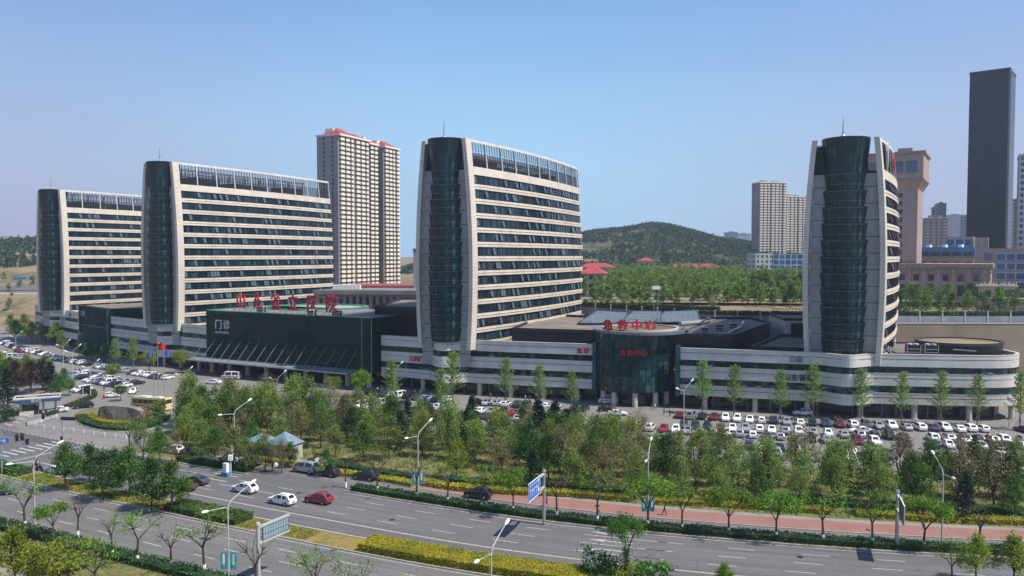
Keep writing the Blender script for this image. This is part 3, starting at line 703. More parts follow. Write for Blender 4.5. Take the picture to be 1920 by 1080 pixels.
for i in range(n):
    t0, t1 = 2 * math.pi * i / n, 2 * math.pi * (i + 1) / n; c = U * 5.5 + V * 1.75; z = zt - 3.6
    P = lambda t, d: (c.x + U.x * 2.6 * math.cos(t) + V.x * d, c.y + U.y * 2.6 * math.cos(t) + V.y * d, z + 3.1 * math.sin(t))
    mb.face([P(t0, 0), P(t1, 0), P(t1, .4), P(t0, .4)]); mb.face([(c.x + V.x * .4, c.y + V.y * .4, z), P(t0, .4), P(t1, .4)])
mb.build('emblem', M['rail'], T)

# ---- podium wings: three stone bands, two strip windows, columns below ----
PT = 15.3
BANDS = ((3.55, 6.1), (7.85, 10.8), (12.4, PT)); GLZ = ((6.1, 7.85), (10.8, 12.4))
noses = [Vector(c0) - V * 7.0 + U * .9 for _, c0, _ in TW.values()]
T_ = np.arange(0, FRONT.L, .7); PB = []
for t in T_:
    p = FRONT.p(t); q = FRONT.tan(t); n = Vector((q.y, -q.x)); push = 0.0
    for c in noses:
        d = abs((p - c).dot(q))
        if (p - c).length < 12 and d < 6.6:
            x = d / 6.6; push = max(push, 3.9 * (0.5 + 0.5 * math.cos(math.pi * x)) if x < 1 else 0)
    PB.append(p + n * push)
BAY = Cv([tuple(PB[0])] + [tuple(p) for p in PB[1:]], step=10); BAY.set(PB)
def xrange_t(cv, xa, xb): return cv.at(xa), (cv.at(xb) if xb < 121.3 else cv.L)
def ribbon(mb, cv, ta, tb, z0, z1, d, dep, m=0, step=.75, u0=0.0):
    n = max(1, int((tb - ta) / step)); S = [ta + (tb - ta) * i / n for i in range(n + 1)]
    O = [cv.off(s, d) for s in S]; I = [cv.off(s, d + dep) for s in S]
    for i in range(n):
        a, b = S[i], S[i + 1]
        mb.face([(*O[i], z0), (*O[i + 1], z0), (*O[i + 1], z1), (*O[i], z1)], [(a, z0), (b, z0), (b, z1), (a, z1)], m)
        if dep:
            mb.face([(*O[i], z1), (*O[i + 1], z1), (*I[i + 1], z1), (*I[i], z1)], [(a, 0), (b, 0), (b, dep), (a, dep)], m)
            mb.face([(*I[i], z0), (*I[i + 1], z0), (*O[i + 1], z0), (*O[i], z0)], [(a, 0), (b, 0), (b, dep), (a, dep)], m)
            mb.face([(*I[i + 1], z0), (*I[i], z0), (*I[i], z1), (*I[i + 1], z1)], [(b, z0), (a, z0), (a, z1), (b, z1)], m)
    if dep:
        for k in (0, -1): mb.face([(*O[k], z0), (*I[k], z0), (*I[k], z1), (*O[k], z1)], [(0, z0), (dep, z0), (dep, z1), (0, z1)], m)
def wing(xa, xb, label, cols, back=26):
    ta, tb = xrange_t(BAY, xa, xb); b = BAY.p((ta + tb) / 2)
    W_ = thing('hospital_podium_wing', label, 'hospital wing', (0, 0, 0), 0, 'low curved podium wings of the hospital')
    for z0, z1 in BANDS:
        mb = MB(); ribbon(mb, BAY, ta, tb, z0, z1, 0, .7)
        zm = z0 + (z1 - z0) * .62
        mb.build('stone_band', M['stone'], W_)
        ln = MB(); ribbon(ln, BAY, ta, tb, zm - .05, zm + .05, -.03, .05, step=1.5); ln.build('groove_shade_strip', M['louvre'], W_); ln = MB(); ribbon(ln, BAY, ta, tb, z1 - .06, z1 + .04, -.06, .8, step=1.5); ln.build('coping', M['concrete'], W_)  # groove is not cut: a dark strip on the band stands in for its shade
    for z0, z1 in GLZ:
        mb = MB(); ribbon(mb, BAY, ta, tb, z0, z1, .2, 0); g_ = mb.build('strip_window', M['strip'], W_)
        mb = MB(); ribbon(mb, BAY, ta, tb, (z0 + z1) / 2 - .04, (z0 + z1) / 2 + .04, .12, .07, step=1.5)
        n = int((tb - ta) / 2.6)
        for i in range(n):
            p = BAY.off(ta + (i + .5) * (tb - ta) / n, .15); mb.bar((*p, z0), (*p, z1), .11)
        mb.build('glazing_frame', M['dark'], g_)
        # a few panes pushed open, catching light
        for _ in range(max(2, int((tb - ta) / 22))):
            t = ta + 3 + rng.random() * (tb - ta - 6); p = BAY.off(t, .30); mb = MB(); q = BAY.off(t, .05)
            mb.box((q.x, q.y, z0 + .35), (1.5, .06, .5), BAY.ang(t), tilt=Matrix.Rotation(R(-25), 3, 'X')); mb.build('open_pane', M['sash'], g_)
    tA, tB = xrange_t(FRONT, xa, xb)
    mb = MB(); ribbon(mb, FRONT, tA, tB, 0, 3.7, 4.2, 0, step=1.5); mb.build('ground_floor_glazing', M['ground_glass'], W_)
    mb = MB(); n = int((tb - ta) / 1.5); S = [ta + (tb - ta) * i / n for i in range(n + 1)]
    for a, c in zip(S, S[1:]):
        fa, fc = FRONT.at(BAY.p(a).x) if xb < 121.3 or BAY.p(a).x < 112 else None, 0
        A, B_ = BAY.off(a, .2), BAY.off(c, .2); A2, B2 = BAY.off(a, 8), BAY.off(c, 8)
        mb.face([(*A2, 3.62), (*B2, 3.62), (*B_, 3.62), (*A, 3.62)])
        mb.face([(*A, PT - .9), (*B_, PT - .9), (*B2, PT - .9), (*A2, PT - .9)], m=1)
    mb.build('soffit', [M['soffit'], M['roof']], W_)
    for i in range(cols):
        t = tA + (i + .5) * (tB - tA) / cols
        if t > FRONT.at(119) : t = FRONT.at(118)
        p = FRONT.off(t, .9); mb = MB()
        mb.tube([(0, 0, 0), (0, 0, .25), (0, 0, .25), (0, 0, 3.6)], [.85, .85, .66, .66], 16); mb.build('column', M['concrete'], W_, loc=(p.x, p.y, 0))
    mb = MB(); p0, p1 = FRONT.off(tA, .5), FRONT.off(tA, 3.9)
    for k in range(int((tB - tA) / 6)):                    # doorways and shopfront piers behind the colonnade
        t = tA + (k + rng.random()) * 6
        if t < tB - 2:
            p = FRONT.off(t, 4.0); mb.box((*p, 1.8), (.5, .3, 3.6), FRONT.ang(t))
    mb.build('pier_row', M['soffit'], W_)
    return W_
W1 = wing(-224, -176, 'far left podium wing below the leftmost ward tower', 5)
W2 = wing(-153.5, -101, 'grey banded podium wing between the two dark glass blocks on the left', 6)
W3 = wing(-38, 21.2, 'podium wing between the dark green glass hall and the round glass drum', 7)
W4 = wing(42.2, 121.4, 'long rightmost podium wing ending in a rounded corner', 9)
def on_front(s, X, z, size, m, W_, d=-.12, bold=.02, space=1.0, z_mid=True):
    t = BAY.at(X); p = BAY.off(t, d); return text_obj(s, size, m, W_, (p.x, p.y, z), BAY.ang(t), bold=bold, space=space)
on_front('儿科门急诊', -25.5, 8.5, 1.75, M['red'], W3, bold=.05); on_front('急诊', 18.6, 12.95, 1.6, M['red'], W3, bold=.05, space=1.25)
on_front('C座', -22.2, 12.9, 1.7, M['greyletter'], W3); on_front('D座', 68.3, 12.9, 1.7, M['greyletter'], W4)
on_front('山东省骨科医院', 71.3, 8.5, 1.75, M['ink'], W4, bold=.04); on_front('B座', -113.2, 12.9, 1.8, M['greyletter'], W2)
on_front('A座', -186, 12.9, 1.8, M['greyletter'], W1)

# ---- dark glass link between the left wings ----
ta, tb = FRONT.at(-176), FRONT.at(-153.5)
LK = thing('glass_link_block', 'dark teal glass block between the two leftmost podium wings', 'glass building')
A, B_ = FRONT.off(ta, -.6), FRONT.off(tb, -.6); q = (B_ - A).normalized(); n = Vector((-q.y, q.x)); l = (B_ - A).length
mb = MB(); mb.prism([tuple(A), tuple(B_), tuple(B_ + n * 26 + q * 14), tuple(A + n * 26)], 3.4, 18.2, 0, 1); mb.build('glazing', [M['link'], M['roof']], LK)
mb = MB(); mb.box((*(A + q * .2 - n * .2), 9.1), (.5, .8, 18.2), math.atan2(q.y, q.x)); mb.box((*(B_ - q * .2 - n * .2), 9.1), (.5, .8, 18.2), math.atan2(q.y, q.x))
mb.bar((*(A - n * .1), 18.3), (*(B_ - n * .1), 18.3), .5, .4); mb.bar((*(A - n * .1), 10.6), (*(B_ - n * .1), 10.6), .2, .25); mb.build('frame', M['fin'], LK)
for i in range(4):
    p = A + q * (2 + i * (l - 4) / 3) + n * 1.2; mb = MB(); mb.tube([(0, 0, 0), (0, 0, 3.45)], [.6, .6], 14); mb.build('column', M['concrete'], LK, loc=(p.x, p.y, 0))
mb = MB(); mb.box((*(A + q * l / 2 + n * 6), 1.7), (l - .5, .2, 3.4), math.atan2(q.y, q.x)); mb.build('ground_floor_glazing', M['ground_glass'], LK)
text_obj('门诊', 2.2, M['chalk'], LK, (*(A + q * 3.6 - n * .15), 14.3), math.atan2(q.y, q.x))

# ---- outpatient hall ----
M['lampgrey'] = mat('rod_grey', (.22, .25, .25), .5, .3, var=.05)
HL = thing('outpatient_hall', 'large dark green glass entrance hall with slanted canopy rods', 'glass hall')
A, B_ = Vector((-100.4, 261.0)), Vector((-40.5, 228.6)); q = (B_ - A).normalized(); n = Vector((-q.y, q.x)); l = (B_ - A).length; HA = math.atan2(q.y, q.x); HT = 20.4
mb = MB(); pl_ = [tuple(A), tuple(B_), tuple(B_ + n * 30), tuple(A + n * 30)]; mb.prism(pl_, 4.4, HT, 0, 1); mb.build('glazing', [M['hall'], M['roof_grey']], HL)
mb = MB()
for i in range(int(l / 4.8) + 1): p = A + q * min(l, i * 4.8) - n * .05; mb.bar((*p, 4.6), (*p, HT), .06, .08)
for k in range(5): mb.bar((*(A - n * .05), 6 + k * 3.4), (*(B_ - n * .05), 6 + k * 3.4), .05, .06)
mb.build('glazing_bars', M['hallbar'] if 'hallbar' in M else M['dark'], HL)
mb = MB(); mb.bar((*A, HT + .1), (*B_, HT + .1), .45, .3); mb.bar((*B_, HT + .1), (*(B_ + n * 30), HT + .1), .45, .3); mb.bar((*A, HT + .1), (*(A + n * 30), HT + .1), .45, .3); mb.build('parapet', M['green_frame'], HL)
mb = MB(); mb.bar((*(B_ - q * 3.4 - n * .1), 4.4), (*(B_ - q * 3.4 - n * .1), HT), .12, .12); mb.bar((*(B_ - n * .1 + q * .1), 4.4), (*(B_ - n * .1 + q * .1), HT), .12, .12); mb.build('corner_post', M['steel'], HL)
cz = 4.7
mb = MB(); mb.face([(*(A - q * 4 - n * 5.6), cz), (*(B_ - q * 5 - n * 5.6), cz), (*(B_ - q * 5), cz + .5), (*(A - q * 4), cz + .5)], [(0, 0), (60, 0), (60, 6), (0, 6)])
cn = mb.build('canopy', M['canopy'] if 'canopy' in M else M['steel'], HL)
mb = MB(); mb.bar((*(A - q * 4 - n * 5.6), cz), (*(B_ - q * 5 - n * 5.6), cz), .3, .35)
for i in range(33):
    p = A - q * 4 + q * (l - 1) * i / 32; mb.bar((*(p - n * 5.6), cz), (*p, cz + .45), .14, .25)
mb.build('canopy_beam', M['steel'], cn)
for i in range(17):
    p = A + q * (.2 + (l - 5.2) * i / 16) ; mb = MB(); mb.tube([(*(p - n * 5.3 - q * 1.0), cz + .1), (*(p - n * .1), 11.2)], .07, 6); mb.build('canopy_rod', M['lampgrey'], HL)
for i in range(9):
    p = A + q * (1.5 + (l - 3) * i / 8) + n * .8; mb = MB(); mb.tube([(0, 0, 0), (0, 0, 4.6)], [.75, .75], 16); mb.build('column', M['concrete'], HL, loc=(p.x, p.y, 0))
mb = MB(); mb.box((*(A + q * l / 2 + n * 7), 2.2), (l, .2, 4.4), HA); mb.build('ground_floor_glazing', M['ground_glass'], HL)
text_obj('门诊', 3.3, M['chalk'], HL, (*(A + q * 7.6 - n * .2), 14.9), HA, bold=.03, space=1.25); text_obj('OUTPATIENT', 1.05, M['chalk'], HL, (*(A + q * 7.4 - n * .2), 13.2), HA)
# rooftop characters, each its own object on a lattice
RS = thing('rooftop_sign', 'large red rooftop characters standing on a steel lattice above the entrance hall', 'sign')
s0, s1 = Vector(AY(437, 575, 257)[:2]), Vector(AY(640, 580, 233.5)[:2]); sa = math.atan2((s1 - s0).y, (s1 - s0).x); sq = (s1 - s0).normalized()
for i, ch in enumerate('山东省立医院'):
    p = s0 + (s1 - s0) * ((i + .5) / 6) - sq * 0.2
    text_obj(ch, 5.6, M['red'], RS, (p.x, p.y, HT + 1.6), sa, name='character', ext=.18, bold=.026).scale = (.8, 1, 1)
mb = MB(); sn = Vector((-sq.y, sq.x)); L_ = (s1 - s0).length
mb.bar((*(s0 + sn * .4), HT + 1.2), (*(s1 + sn * .4), HT + 1.2), .14); mb.bar((*(s0 + sn * .4), HT + 5.6), (*(s1 + sn * .4), HT + 5.6), .1)
for i in range(19):
    p = s0 + sq * L_ * i / 18 + sn * .4; mb.bar((*p, HT + .1), (*p, HT + 6.2 if i % 3 == 1 else HT + 1.6), .1); mb.bar((*(p + sn * 3.0), HT + .1), (*p, HT + 4.4 if i % 3 == 1 else HT + 1.2), .1)
    if i < 18: mb.bar((*(p - sn * .5), HT), (*(p + sq * L_ / 36), HT + 1.2), .09)
mb.build('lattice', M['steel'], RS)

# ---- emergency drum ----
DR = thing('emergency_centre_drum', 'round glass drum with a wide flat disc roof and red characters', 'glass drum')
def ring(mb, c, r, z0, z1, n=64, m=0, r1=None, ell=1.0, cap=False, a0=0, a1=2 * math.pi):
    r1 = r if r1 is None else r1
    for i in range(n):
        t0, t1 = a0 + (a1 - a0) * i / n, a0 + (a1 - a0) * (i + 1) / n
        P = lambda rr, t, z: (c[0] + rr * math.cos(t), c[1] + rr * ell * math.sin(t), z)
        mb.face([P(r, t0, z0), P(r, t1, z0), P(r1, t1, z1), P(r1, t0, z1)], [(t0 * r, z0), (t1 * r, z0), (t1 * r, z1), (t0 * r, z1)], m)
        if cap: mb.face([P(r1, t0, z1), P(r1, t1, z1), (c[0], c[1], z1)], m=m)
dc = (32.0, 210.0); DZ = 19.2
mb = MB(); ring(mb, dc, 10.5, 3.7, DZ - .6); mb.build('glazing', M['drum'], DR)
mb = MB()
for z in (3.75, 5.8, 8.0, 10.1, 12.4, 14.4, 16.3): ring(mb, dc, 10.56, z, z + .10); ring(mb, dc, 10.56, z + .1, z + .1, r1=10.4)
for i in range(40):
    t = 2 * math.pi * i / 40; mb.bar((dc[0] + 10.55 * math.cos(t), dc[1] + 10.55 * math.sin(t), 3.7), (dc[0] + 10.55 * math.cos(t), dc[1] + 10.55 * math.sin(t), DZ - .6), .08, .1)
mb.build('glazing_bars', M['ledge'], DR)
dd = (34.0, 210.2)
mb = MB(); ring(mb, dd, 12.5, DZ - .7, DZ); ring(mb, dd, 10.7, DZ - .7, DZ - .7, r1=12.5); ring(mb, dd, 12.5, DZ, DZ, r1=9.9); mb.build('disc_roof', M['disc'] if 'disc' in M else M['roof_grey'], DR)
mb = MB(); ring(mb, dd, 9.9, DZ + .35, DZ + .35, r1=9.4); ring(mb, dd, 9.9, DZ, DZ + .35); ring(mb, dd, 9.4, DZ + .35, DZ); mb.build('roof_rim', M['concrete'], DR)
mb = MB(); ring(mb, dd, 9.4, DZ - .05, DZ + .02, cap=True); mb.build('roof_deck', M['earth'], DR)
for i, ch in enumerate('急救中心'):
    a = AY(1139 + i * 26, 615, 204.5 - i * .0); t = text_obj(ch, 3.0, M['red'], DR, (a[0], 201.8 + [1.4, .3, .0, .5][i], DZ + .35), R([-30, -12, 2, 14][i]), name='character', ext=.15, bold=.09)
    a = R(-112 + i * 9.5); text_obj(ch, 1.7, M['red'], DR, (dc[0] + 10.75 * math.cos(a), dc[1] + 10.75 * math.sin(a), 13.3), a + R(90), name='character', ext=.08, bold=.05)
for a in (-128, -95, -62, -35, -150):
    p = (dc[0] + 9.6 * math.cos(R(a)), dc[1] + 9.6 * math.sin(R(a))); mb = MB(); mb.tube([(0, 0, 0), (0, 0, 3.9)], [.7, .7], 16); mb.build('column', M['concrete'], DR, loc=(*p, 0))
mb = MB(); ring(mb, dc, 7.5, 0, 3.7); mb.build('ground_floor_glazing', M['ground_glass'], DR)
mb = MB(); ring(mb, dc, 10.5, 3.68, 3.68, r1=.1); mb.build('soffit', M['soffit'], DR)
for X, nm in ((21.6, 1), (41.6, 2)):
    t = FRONT.at(X); mb = MB(); p = FRONT.off(t, .6); mb.box((*p, 9.6), (1.0, 2.6, 12.6), FRONT.ang(t)); mb.build('glass_fin', M['fin'], DR)
# ================= roof-level blocks behind the podium =================
def block(name, label, cat, poly, z0, z1, m, mt=None, par=.8, group=None):
    T = thing(name, label, cat, (0, 0, 0), 0, group)
    mb = MB(); mb.prism(poly, z0, z1 - .25, 0, 1); mb.build('wall', [m, mt or M['roof']], T)
    mb = MB(); n = len(poly)
    for i in range(n): mb.bar((*poly[i], z1 + .12), (*poly[(i + 1) % n], z1 + .12), .35, par)
    mb.build('parapet', M['dark'], T); return T
bA = block('rear_podium_block', 'low black roof storey behind the wing right of the third tower', 'roof storey', [(0, 219.5), (22, 212.5), (39, 206), (41, 250), (12, 275)], 10, 18.0, M['black'])
bB = block('rear_podium_block', 'black roof storey with brown gravel roof between round drum and rightmost tower', 'roof storey', [(38, 206.6), (57, 204.5), (79, 243), (79, 262), (45, 262)], 10, 17.7, M['black'])
bC = block('rear_podium_block', 'stone rooftop block with tall dark windows just left of the rightmost tower', 'roof storey', [(81, 236), (104, 232), (112, 256), (84, 260)], 10, 19.4, M['stone'], M['roof_grey'])
bD = block('rear_podium_block', 'tall black block joining the green glass hall and the third tower', 'roof storey', [(-42, 243), (-27, 236), (-13, 262), (-8, 290), (-40, 290)], 8, 22.6, M['black'])
bE = block('rear_podium_block', 'flat grey roof block behind the second tower base', 'roof storey', [(-150, 318), (-108, 288), (-92, 300), (-100, 340), (-140, 350)], 6, 15.9, M['stone'], M['roof_grey'])
bF = block('rear_podium_block', 'low rear block with pipes behind the rightmost podium wing', 'roof storey', [(62, 205), (84, 198), (88, 234), (80, 236)], 8, 14.6, M['black'])
for i in range(4):
    mb = MB(); mb.box((84.5 + i * 5.6, 235.2 - i * 1.0, 16.4), (3.6, .5, 4.0), R(-10)); mb.build('window', M['ground_glass'], bC)
W4roof = block('rear_podium_block', 'flat gravel roof deck at the right end beside the oval pavilion', 'roof storey', [(92, 189), (116, 189), (119, 194), (119, 212), (96, 214)], 8, 14.9, M['stone'], M['roof'], par=.3)
# oval pavilion
OV = thing('oval_rooftop_pavilion', 'black oval pavilion with brown roof on the far right podium end', 'roof pavilion')
oc = (110.6, 196.6)
mb = MB(); ring(mb, oc, 9.9, 14.3, 17.3, ell=.86); mb.build('glazing', M['black'], OV)
mb = MB(); ring(mb, oc, 10.1, 16.8, 17.45, ell=.86); ring(mb, oc, 9.4, 17.45, 17.45, r1=10.1, ell=.86); ring(mb, oc, 9.4, 17.1, 17.45, ell=.86); mb.build('roof_rim', M['louvre'], OV)
mb = MB(); ring(mb, oc, 9.4, 17.1, 17.15, ell=.86, cap=True); mb.build('roof_deck', M['earth'], OV)
mb = MB(); mb.bar((104.5, 187.9, 16.2), (109.5, 187.1, 15.9), .12, .25); mb.build('handrail', M['steel'], OV)
# solar roof / skylight panels behind the drum
SK = thing('skylight_canopy', 'blue grey panelled skylight roof with stepped edge behind the round drum', 'skylight')
for j, (px0, px1, py_top, py_bot, Y0) in enumerate(((1083, 1168, 588, 609, 236), (1160, 1238, 592, 606, 238), (1226, 1312, 597, 608, 240))):
    a = AY(px0, py_bot, Y0 - j * 0); b = AY(px1, py_bot - 2, Y0 + 2); x0, x1 = a[0], b[0]; mb = MB()
    P = [(x0, Y0, 18.3), (x1, Y0 + 1, 18.2), (x1 + 5, Y0 + 27, 19.7 + .2 * j), (x0 + 9, Y0 + 29, 20.2 - j * .3)]
    mb.face(P, [(0, 0), (16, 0), (16, 26), (0, 26)]); mb.face([(p[0], p[1], p[2] - .4) for p in P[::-1]])
    for i in range(4): u, v_ = P[i], P[(i + 1) % 4]; mb.bar(u, v_, .3, .4)
    mb.build('panel_field', M['solar'], SK)
for (x, y) in ((24, 240), (34, 240), (44, 241), (40, 262), (28, 262)):
    mb = MB(); mb.tube([(0, 0, 0), (0, 0, 3.2)], .12, 6); mb.build('post', M['steel'], SK, loc=(x, y, 15.8))
# oval glass skylight behind the hall sign
OS = thing('oval_glass_skylight', 'pale green oval glass ring behind the red rooftop characters', 'skylight')
oc2 = (-68, 276); mb = MB(); ring(mb, oc2, 18, 16.5, 20.6, ell=.8, n=60); mb.build('glazing', M['green_glass'], OS)
mb = MB(); ring(mb, oc2, 18.1, 20.5, 20.9, ell=.8, n=60); ring(mb, oc2, 16.9, 20.9, 20.9, r1=18.1, ell=.8, n=60); ring(mb, oc2, 16.9, 20.2, 20.9, ell=.8, n=60); mb.build('rim', M['green_frame'], OS)
mb = MB(); ring(mb, oc2, 16.9, 20.2, 20.4, ell=.8, cap=True, n=60); mb.build('roof_deck', M['pale_roof'], OS)
mb = MB()
for i in range(60): t = 2 * math.pi * i / 60; mb.bar((oc2[0] + 18.05 * math.cos(t), oc2[1] + 14.45 * math.sin(t), 16.5), (oc2[0] + 18.05 * math.cos(t), oc2[1] + 14.45 * math.sin(t), 20.5), .12)
mb.build('glazing_bars', M['rail'], OS)
HB = block('rear_hall_block', 'grey flat roof behind the entrance hall carrying the oval skylight', 'roof storey', [(-98, 262), (-56, 254), (-42, 262), (-40, 300), (-95, 310)], 6, 16.4, M['black'], M['roof_grey'])
# rooftop plant
def hvac(x, y, z, rz, s, label):
    T = thing('rooftop_cooling_unit', label, 'cooling unit', (x, y, z), rz, 'rooftop cooling units')
    mb = MB(); mb.box((0, 0, 1.0 * s), (2.6 * s, 1.9 * s, 1.7 * s)); mb.build('casing', M['dark'], T)
    mb = MB(); 
    for k in (-.62, .62): mb.tube([(k * s, 0, 1.85 * s), (k * s, 0, 2.1 * s)], .5 * s, 12)
    mb.build('fan', M['chalk'], T)
    mb = MB()
    for a in (-1, 1):
        for b in (-1, 1): mb.bar((a * 1.3 * s, b * .95 * s, 0), (a * 1.3 * s, b * .95 * s, 1.9 * s), .12)
    mb.bar((-1.3 * s, -.97 * s, 1.0 * s), (1.3 * s, -.97 * s, 1.0 * s), .1); mb.bar((-1.3 * s, -.97 * s, .35 * s), (1.3 * s, -.97 * s, .35 * s), .1)
    mb.build('frame', M['chalk'], T)
k = 0
for (x, y, z, s, d) in ((97.3, 192.5, 14.7, 1.15, 'left dark cooling unit beside the black oval pavilion'), (101.2, 191.8, 14.7, 1.15, 'cooling unit touching the black oval pavilion'),
                     (58, 222, 17.5, .9, 'cooling unit on the brown roof behind the drum'), (63, 226, 17.5, .9, 'cooling unit further back on the brown roof'), (52, 214, 17.5, .8, 'cooling unit near the front edge of the brown roof'),
                     (-60, 238, HT - .05, .9, 'cooling unit on the hall roof under the third red character'), (-52, 236, HT - .05, .9, 'cooling unit on the hall roof under the right-hand characters'), (-80, 254, HT - .05, .9, 'cooling unit on the hall roof under the left-hand characters'), (90, 240, 19.2, .9, 'cooling unit on the stone rooftop block')):
    hvac(x, y, z, R(-14), s, d)
def pipe(pts, r, label): o = MB().tube(pts, r, 8).build('rooftop_duct', M['steel']); tag(o, label, 'duct', 'rooftop ducts')
pipe([(58, 212, 17.9), (66, 228, 17.9), (66, 228, 18.6), (70, 240, 18.4)], .45, 'silver duct across the brown roof right of the drum')
pipe([(50, 236, 18.2), (60, 243, 18.2), (60, 243, 19.6)], .7, 'short fat silver duct with raised cowl behind the drum')
pipe([(89, 193, 15.3), (94, 199, 15.3), (94, 206, 15.6)], .35, 'thin duct at the foot of the rightmost tower')
mb = MB()
for i in range(14): mb.bar((86 + i * .5, 192.5 + (i % 3) * 2.2, 14.8), (86.4 + i * .5, 193.5 + (i % 3) * 2.2, 16.2), .15)
for i in range(5): mb.bar((86, 192.5 + i * 1.5, 15.6), (94, 191.8 + i * 1.5, 15.6), .14)
tag(mb.build('pipe_rack', M['steel']), 'pale pipe rack on the roof deck beside the rightmost tower', 'pipe rack')
SL = thing('roof_floodlight', 'pale box light on twin poles behind the drum', 'floodlight', (44, 243, 15)); mb = MB(); mb.bar((-.6, 0, 0), (-.6, 0, 13), .14); mb.bar((.6, 0, 0), (.6, 0, 13), .14); mb.build('pole', M['steel'], SL)
mb = MB(); mb.box((0, 0, 13.6), (2.4, 1.2, 1.0)); mb.build('lamp_head', M['white'], SL)

# ================= background buildings =================
def windows(T, items, m, w_, h_, rz, name='window', lim=100, dep=.25):
    """items: centre points; first lim are separate parts, the rest one stuff part"""
    src = None
    for p in items[:lim]:
        if src is None: src = MB().box((0, 0, 0), (w_, dep, h_)).build(name, m, T, loc=p); src.rotation_euler = (0, 0, rz)
        else: child_copy(src, T, p)
    if len(items) > lim:
        mb = MB()
        for p in items[lim:]: mb.box(p, (w_, dep, h_), rz)
        tag(mb.build(name, m, T), kind='stuff')
def apartment(label, c, ang, lu, lv, z0, z1, fl, bays, mw, mbal, roof=None, group='distant apartment towers', wcols=2):
    """nearest corner c; long balcony face runs at angle ang, end wall at ang+90"""
    T = thing('apartment_tower', label, 'apartment block', (c[0], c[1], 0), 0, group)
    u = Vector((math.cos(ang), math.sin(ang))); v = Vector((-u.y, u.x)); h = (z1 - z0) / fl
    P = lambda a, b: tuple(u * a + v * b)
    mb = MB(); mb.prism([P(0, 0), P(lu, 0), P(lu, lv), P(0, lv)], z0 - 8, z1, 0, 1); mb.build('wall', [mw, M['roof_grey']], T)
    bw = lu / bays
    for i in range(bays):
        mb = MB(); a0 = i * bw + bw * .2; a1 = (i + 1) * bw - bw * .16
        if i % 3 == 2: a1 -= bw * .25
        q = P((a0 + a1) / 2, -.7)
        mb.prism([P(a0, 0), P(a1, 0), P(a1, -1.1), P(a0, -1.1)], z0, z1 - .5)
        mb2 = MB(); mb2.prism([P(a0 - .1, 0), P(a1 + .1, 0), P(a1 + .1, -1.15), P(a0 - .1, -1.15)], z0, z0 + .01)
        for k in range(fl):
            z = z0 + k * h
            mb2.prism([P(a0 - .15, 0), P(a1 + .15, 0), P(a1 + .15, -1.7), P(a0 - .15, -1.7)], z, z + h * .55, bottom=True)
        s_ = mb.build('window_bay', M['aptbay'], T); mb2.build('balcony_stack', mbal, s_)
    it = []
    for k in range(fl - 1, -1, -1):
        for j in range(wcols):
            q = P(-.08, lv * (j + .6) / (wcols + .4)); it.append((q[0], q[1], z0 + k * h + h * .5))
    windows(T, it, M['bayglass'], 1.2, 1.5, ang + R(90))
    mb = MB(); mb.prism([P(-.5, -2.0), P(lu + .5, -2.0), P(lu + .5, lv + .5), P(-.5, lv + .5)], z1, z1 + 1.0, bottom=True); mb.build('cornice', mbal, T)
    if roof:
        mb = MB()
        for (a, b, x, y, hh) in roof:
            cx = P((a + b) / 2, (x + y) / 2); Z = z1 + 1.0
            e = [P(a, x), P(b, x), P(b, y), P(a, y)]; t0, t1 = P(a + (b - a) * .35, (x + y) / 2), P(a + (b - a) * .65, (x + y) / 2)
            mb.face([(*e[0], Z), (*e[1], Z), (*t1, Z + hh), (*t0, Z + hh)]); mb.face([(*e[1], Z), (*e[2], Z), (*t1, Z + hh)]); mb.face([(*e[2], Z), (*e[3], Z), (*t0, Z + hh), (*t1, Z + hh)]); mb.face([(*e[3], Z), (*e[0], Z), (*t0, Z + hh)])
        mb.build('roof', M['redroof'], T)
        mb = MB(); q = P(lu * .25, lv * .6); mb.box((*q, z1 + 3), (lu * .25, lv * .4, 4), ang); mb.build('lift_house', mbal, T)
    else:
        mb = MB(); q = P(lu * .3, lv * .5); mb.box((*q, z1 + 2), (lu * .2, lv * .4, 3.5), ang); q = P(lu * .7, lv * .5); mb.box((*q, z1 + 1.8), (lu * .15, lv * .4, 3), ang); mb.build('lift_house', mw, T)
    return T
ga = math.atan2(.907, .42)
apartment('tall grey beige apartment tower with red hipped roof, left one of the pair behind', (-100, 460), ga, 30, 15, 18, 107.5, 34, 6, M['aptwall'], M['aptbal'], [(1, 16, -1, 13, 4.5), (15, 29, -1, 13, 3.2)])
apartment('narrower grey beige apartment tower with red roof, right one of the pair behind', (-81, 503), ga, 17, 15, 18, 106.5, 34, 4, M['aptwall'], M['aptbal'], [(1, 16, -1, 13, 4.2)])
apartment('narrow apartment slab joining the red roofed pair', (-88.5, 492), ga, 9, 10, 18, 106.8, 34, 2, M['aptwall'], M['aptbal'], [(0, 9, -1, 9, 3)])
gb = R(12)
apartment('pale balconied apartment slab left of the rightmost ward tower', (278, 900), gb, 34, 16, 20, 120.5, 34, 7, M['aptwall'], M['aptbal'], None)
apartment('shorter apartment slab half hidden by the rightmost ward tower', (315, 920), gb, 26, 16, 20, 106, 31, 5, M['aptwall'], M['aptbal'], None)
apartment('pinkish balconied apartment block beside the beige flared tower', (398, 770), R(-20), 20, 14, 20, 74, 18, 4, M['aptwall'], M['aptpink'], None)
apartment('tall beige slab behind the pinkish apartment block', (437, 830), R(-22), 10, 12, 20, 88, 24, 3, M['aptwall'], M['aptpink'], None)
apartment('pink balconied tower squeezed behind the black skyscraper', (395, 640), R(-25), 14, 12, 20, 83, 22, 4, M['aptwall'], M['aptpink'], None)
